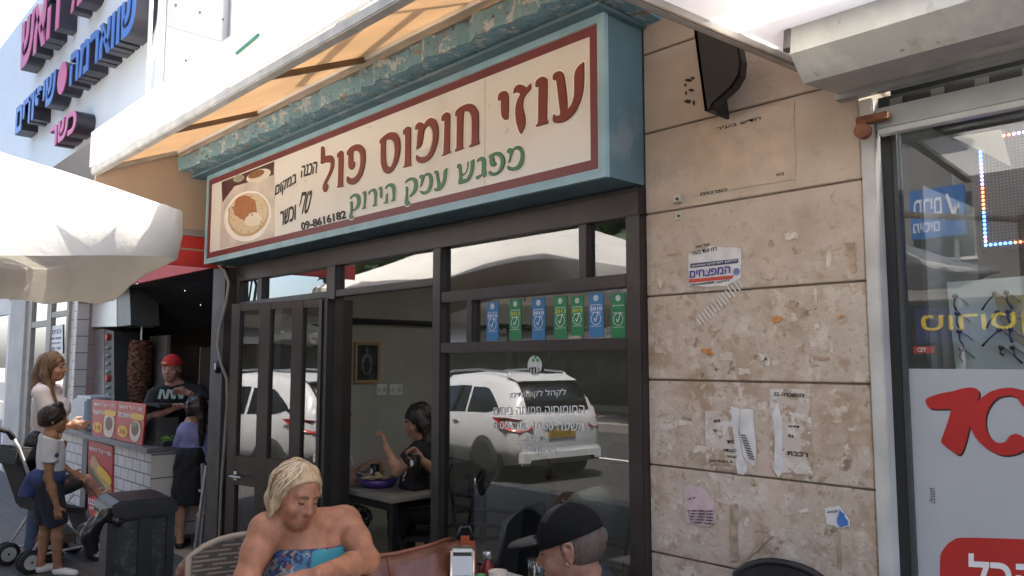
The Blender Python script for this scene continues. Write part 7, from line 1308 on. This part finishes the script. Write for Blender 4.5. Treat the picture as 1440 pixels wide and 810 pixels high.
# ---- man in white shirt inside behind the pane
dW = 4.35; hw2 = PD(872, 655, dW); fWm = nz(-RT * .75 + FW * .65)
J = dict(pel=PD(858, 800, dW), chs=PD(856, 728, dW), nek=PD(864, 692, dW), head=hw2, shl=PD(815, 712, dW - .1), shr=PD(900, 716, dW + .1), ell=PD(790, 738, dW), elr=PD(905, 775, dW + .2), wrl=PD(776, 668, dW + .1), wrr=PD(860, 770, dW + .3), hil=PD(845, 808, dW), hir=PD(872, 808, dW + .1), knl=PD(790, 815, dW + .3), knr=PD(815, 815, dW + .35), anl=PD(790, 910, dW + .3), anr=PD(815, 910, dW + .35), hdl=ZZ - RT * .2, pnl=-RT)
wm = Person('man in a white t-shirt and dark cap sitting inside behind the big pane', J, fWm, fWm, sc=1.0, girth=1.1, skin=sk_brn, res=.010, curl=.8); wm.face(browd, lipm); wm.shirt(mat('tshirt_grey', (.72, .72, .71), .85, 0, .06, 8, .2, 60), .6, -.05); wm.pants(stb)
L, HR = wm.L, wm.HR; cw = sdf_obj('cap', [ell(L(0, -.008, .03), A(.088, .107, .105), HR, .01)], .007, capm, wm.root, [(L(0, 0, .02), -HR[:, 2])]); sdf_obj('brim', [ell(L(0, .12, .035), A(.075, .075, .011), HR, .01)], .007, capm, cw); 
MB().tube([J['wrl'] + (A(0, 0, 0)), J['wrl'] + ZZ * -.025], .034, 12).build('watch', black, wm.root, True)
chair('wicker_chair', 'woven chair under the man in the white shirt inside', A(J['pel'][0], J['pel'][1], 0), math.degrees(math.atan2(fWm[1], fWm[0])), black, wick, .46, .88)
for k_, (x, y) in enumerate(((665, 690), (640, 800))): 
    p = PD(x, y, 4.7 if k_ == 0 else 3.9); chair('cafe_chair', ('beige backed cafe chair standing inside behind the window', 'black cafe chair standing inside by the door side of the pane')[k_], A(p[0], p[1] + .12, 0), 40 if k_ == 0 else 200, black, mat('chair_cream', (.25, .21, .16), .6) if k_ == 0 else black, .44, .9)
hd2_ = mat('hair_black_sheen', (.035, .024, .017), .35, 0, .2, 20)
for P_, n_, t0, t1, ph, sd in ((by, 150, 62, 298, 92, 3), (by, 60, -60, 60, 52, 6), (iw, 160, 58, 302, 125, 7), (wl, 0, 0, 1, 1, 1), (gl, 120, 50, 310, 88, 8)):
    hh = [c for c in P_.root.children if c.name.startswith('hair') and 'tie' not in c.name][0]
    if n_:
        for mb, m_ in zip(strands(P_, n_, (hdark, hd2_), t0, t1, ph, (.0, .01), sd, .011, .3, .0034), (hdark, hd2_)): mb.build('hair_strands', m_, hh, True)
hb2 = mat('hair_light_brown', (.22, .13, .06), .45, 0, .25, 6); hh = [c for c in wl.root.children if c.name.startswith('hair')][0]
for mb, m_ in zip(strands(wl, 160, (hbrn, hb2), 62, 298, 135, (.0, .01), 12, .016, .25, .0034), (hbrn, hb2)): mb.build('hair_strands', m_, hh, True)
# ---- child's head at the lower edge
hcq = PD(272, 815, 3.5); pz_ = A(hcq[0], hcq[1], 0); J = dict(pel=pz_ + ZZ * .28, chs=pz_ + ZZ * .44, nek=pz_ + ZZ * .53, head=hcq, shl=pz_ + RT * .11 + ZZ * .50, shr=pz_ - RT * .11 + ZZ * .50, ell=pz_ + RT * .14 + ZZ * .36, elr=pz_ - RT * .14 + ZZ * .36, wrl=pz_ + RT * .14 + ZZ * .24, wrr=pz_ - RT * .14 + ZZ * .24, hil=pz_ + RT * .05 + ZZ * .27, hir=pz_ - RT * .05 + ZZ * .27, knl=pz_ + RT * .05 + ZZ * .16, knr=pz_ - RT * .05 + ZZ * .16, anl=pz_ + RT * .05 + ZZ * .05, anr=pz_ - RT * .05 + ZZ * .05, hs=.78)
dz = hcq[2] - .64
kd = Person('small child with reddish brown hair whose head peeks in at the lower edge', J, FW * A(1, 1, 0), FW * A(1, 1, 0), sc=.52, girth=1.0, skin=sk_mid, res=.009, curl=.3); kd.shirt(mat('shirt_pink', (.35, .06, .14), .8), .6); kd.pants(stb); kd.hair(mat('hair_auburn', (.13, .045, .03), .5, 0, .3, 20, .4, 60), [[((0, -.06, .06), .06), ((0, -.08, -.03), .055)]]); kd.face(browd, lipm)
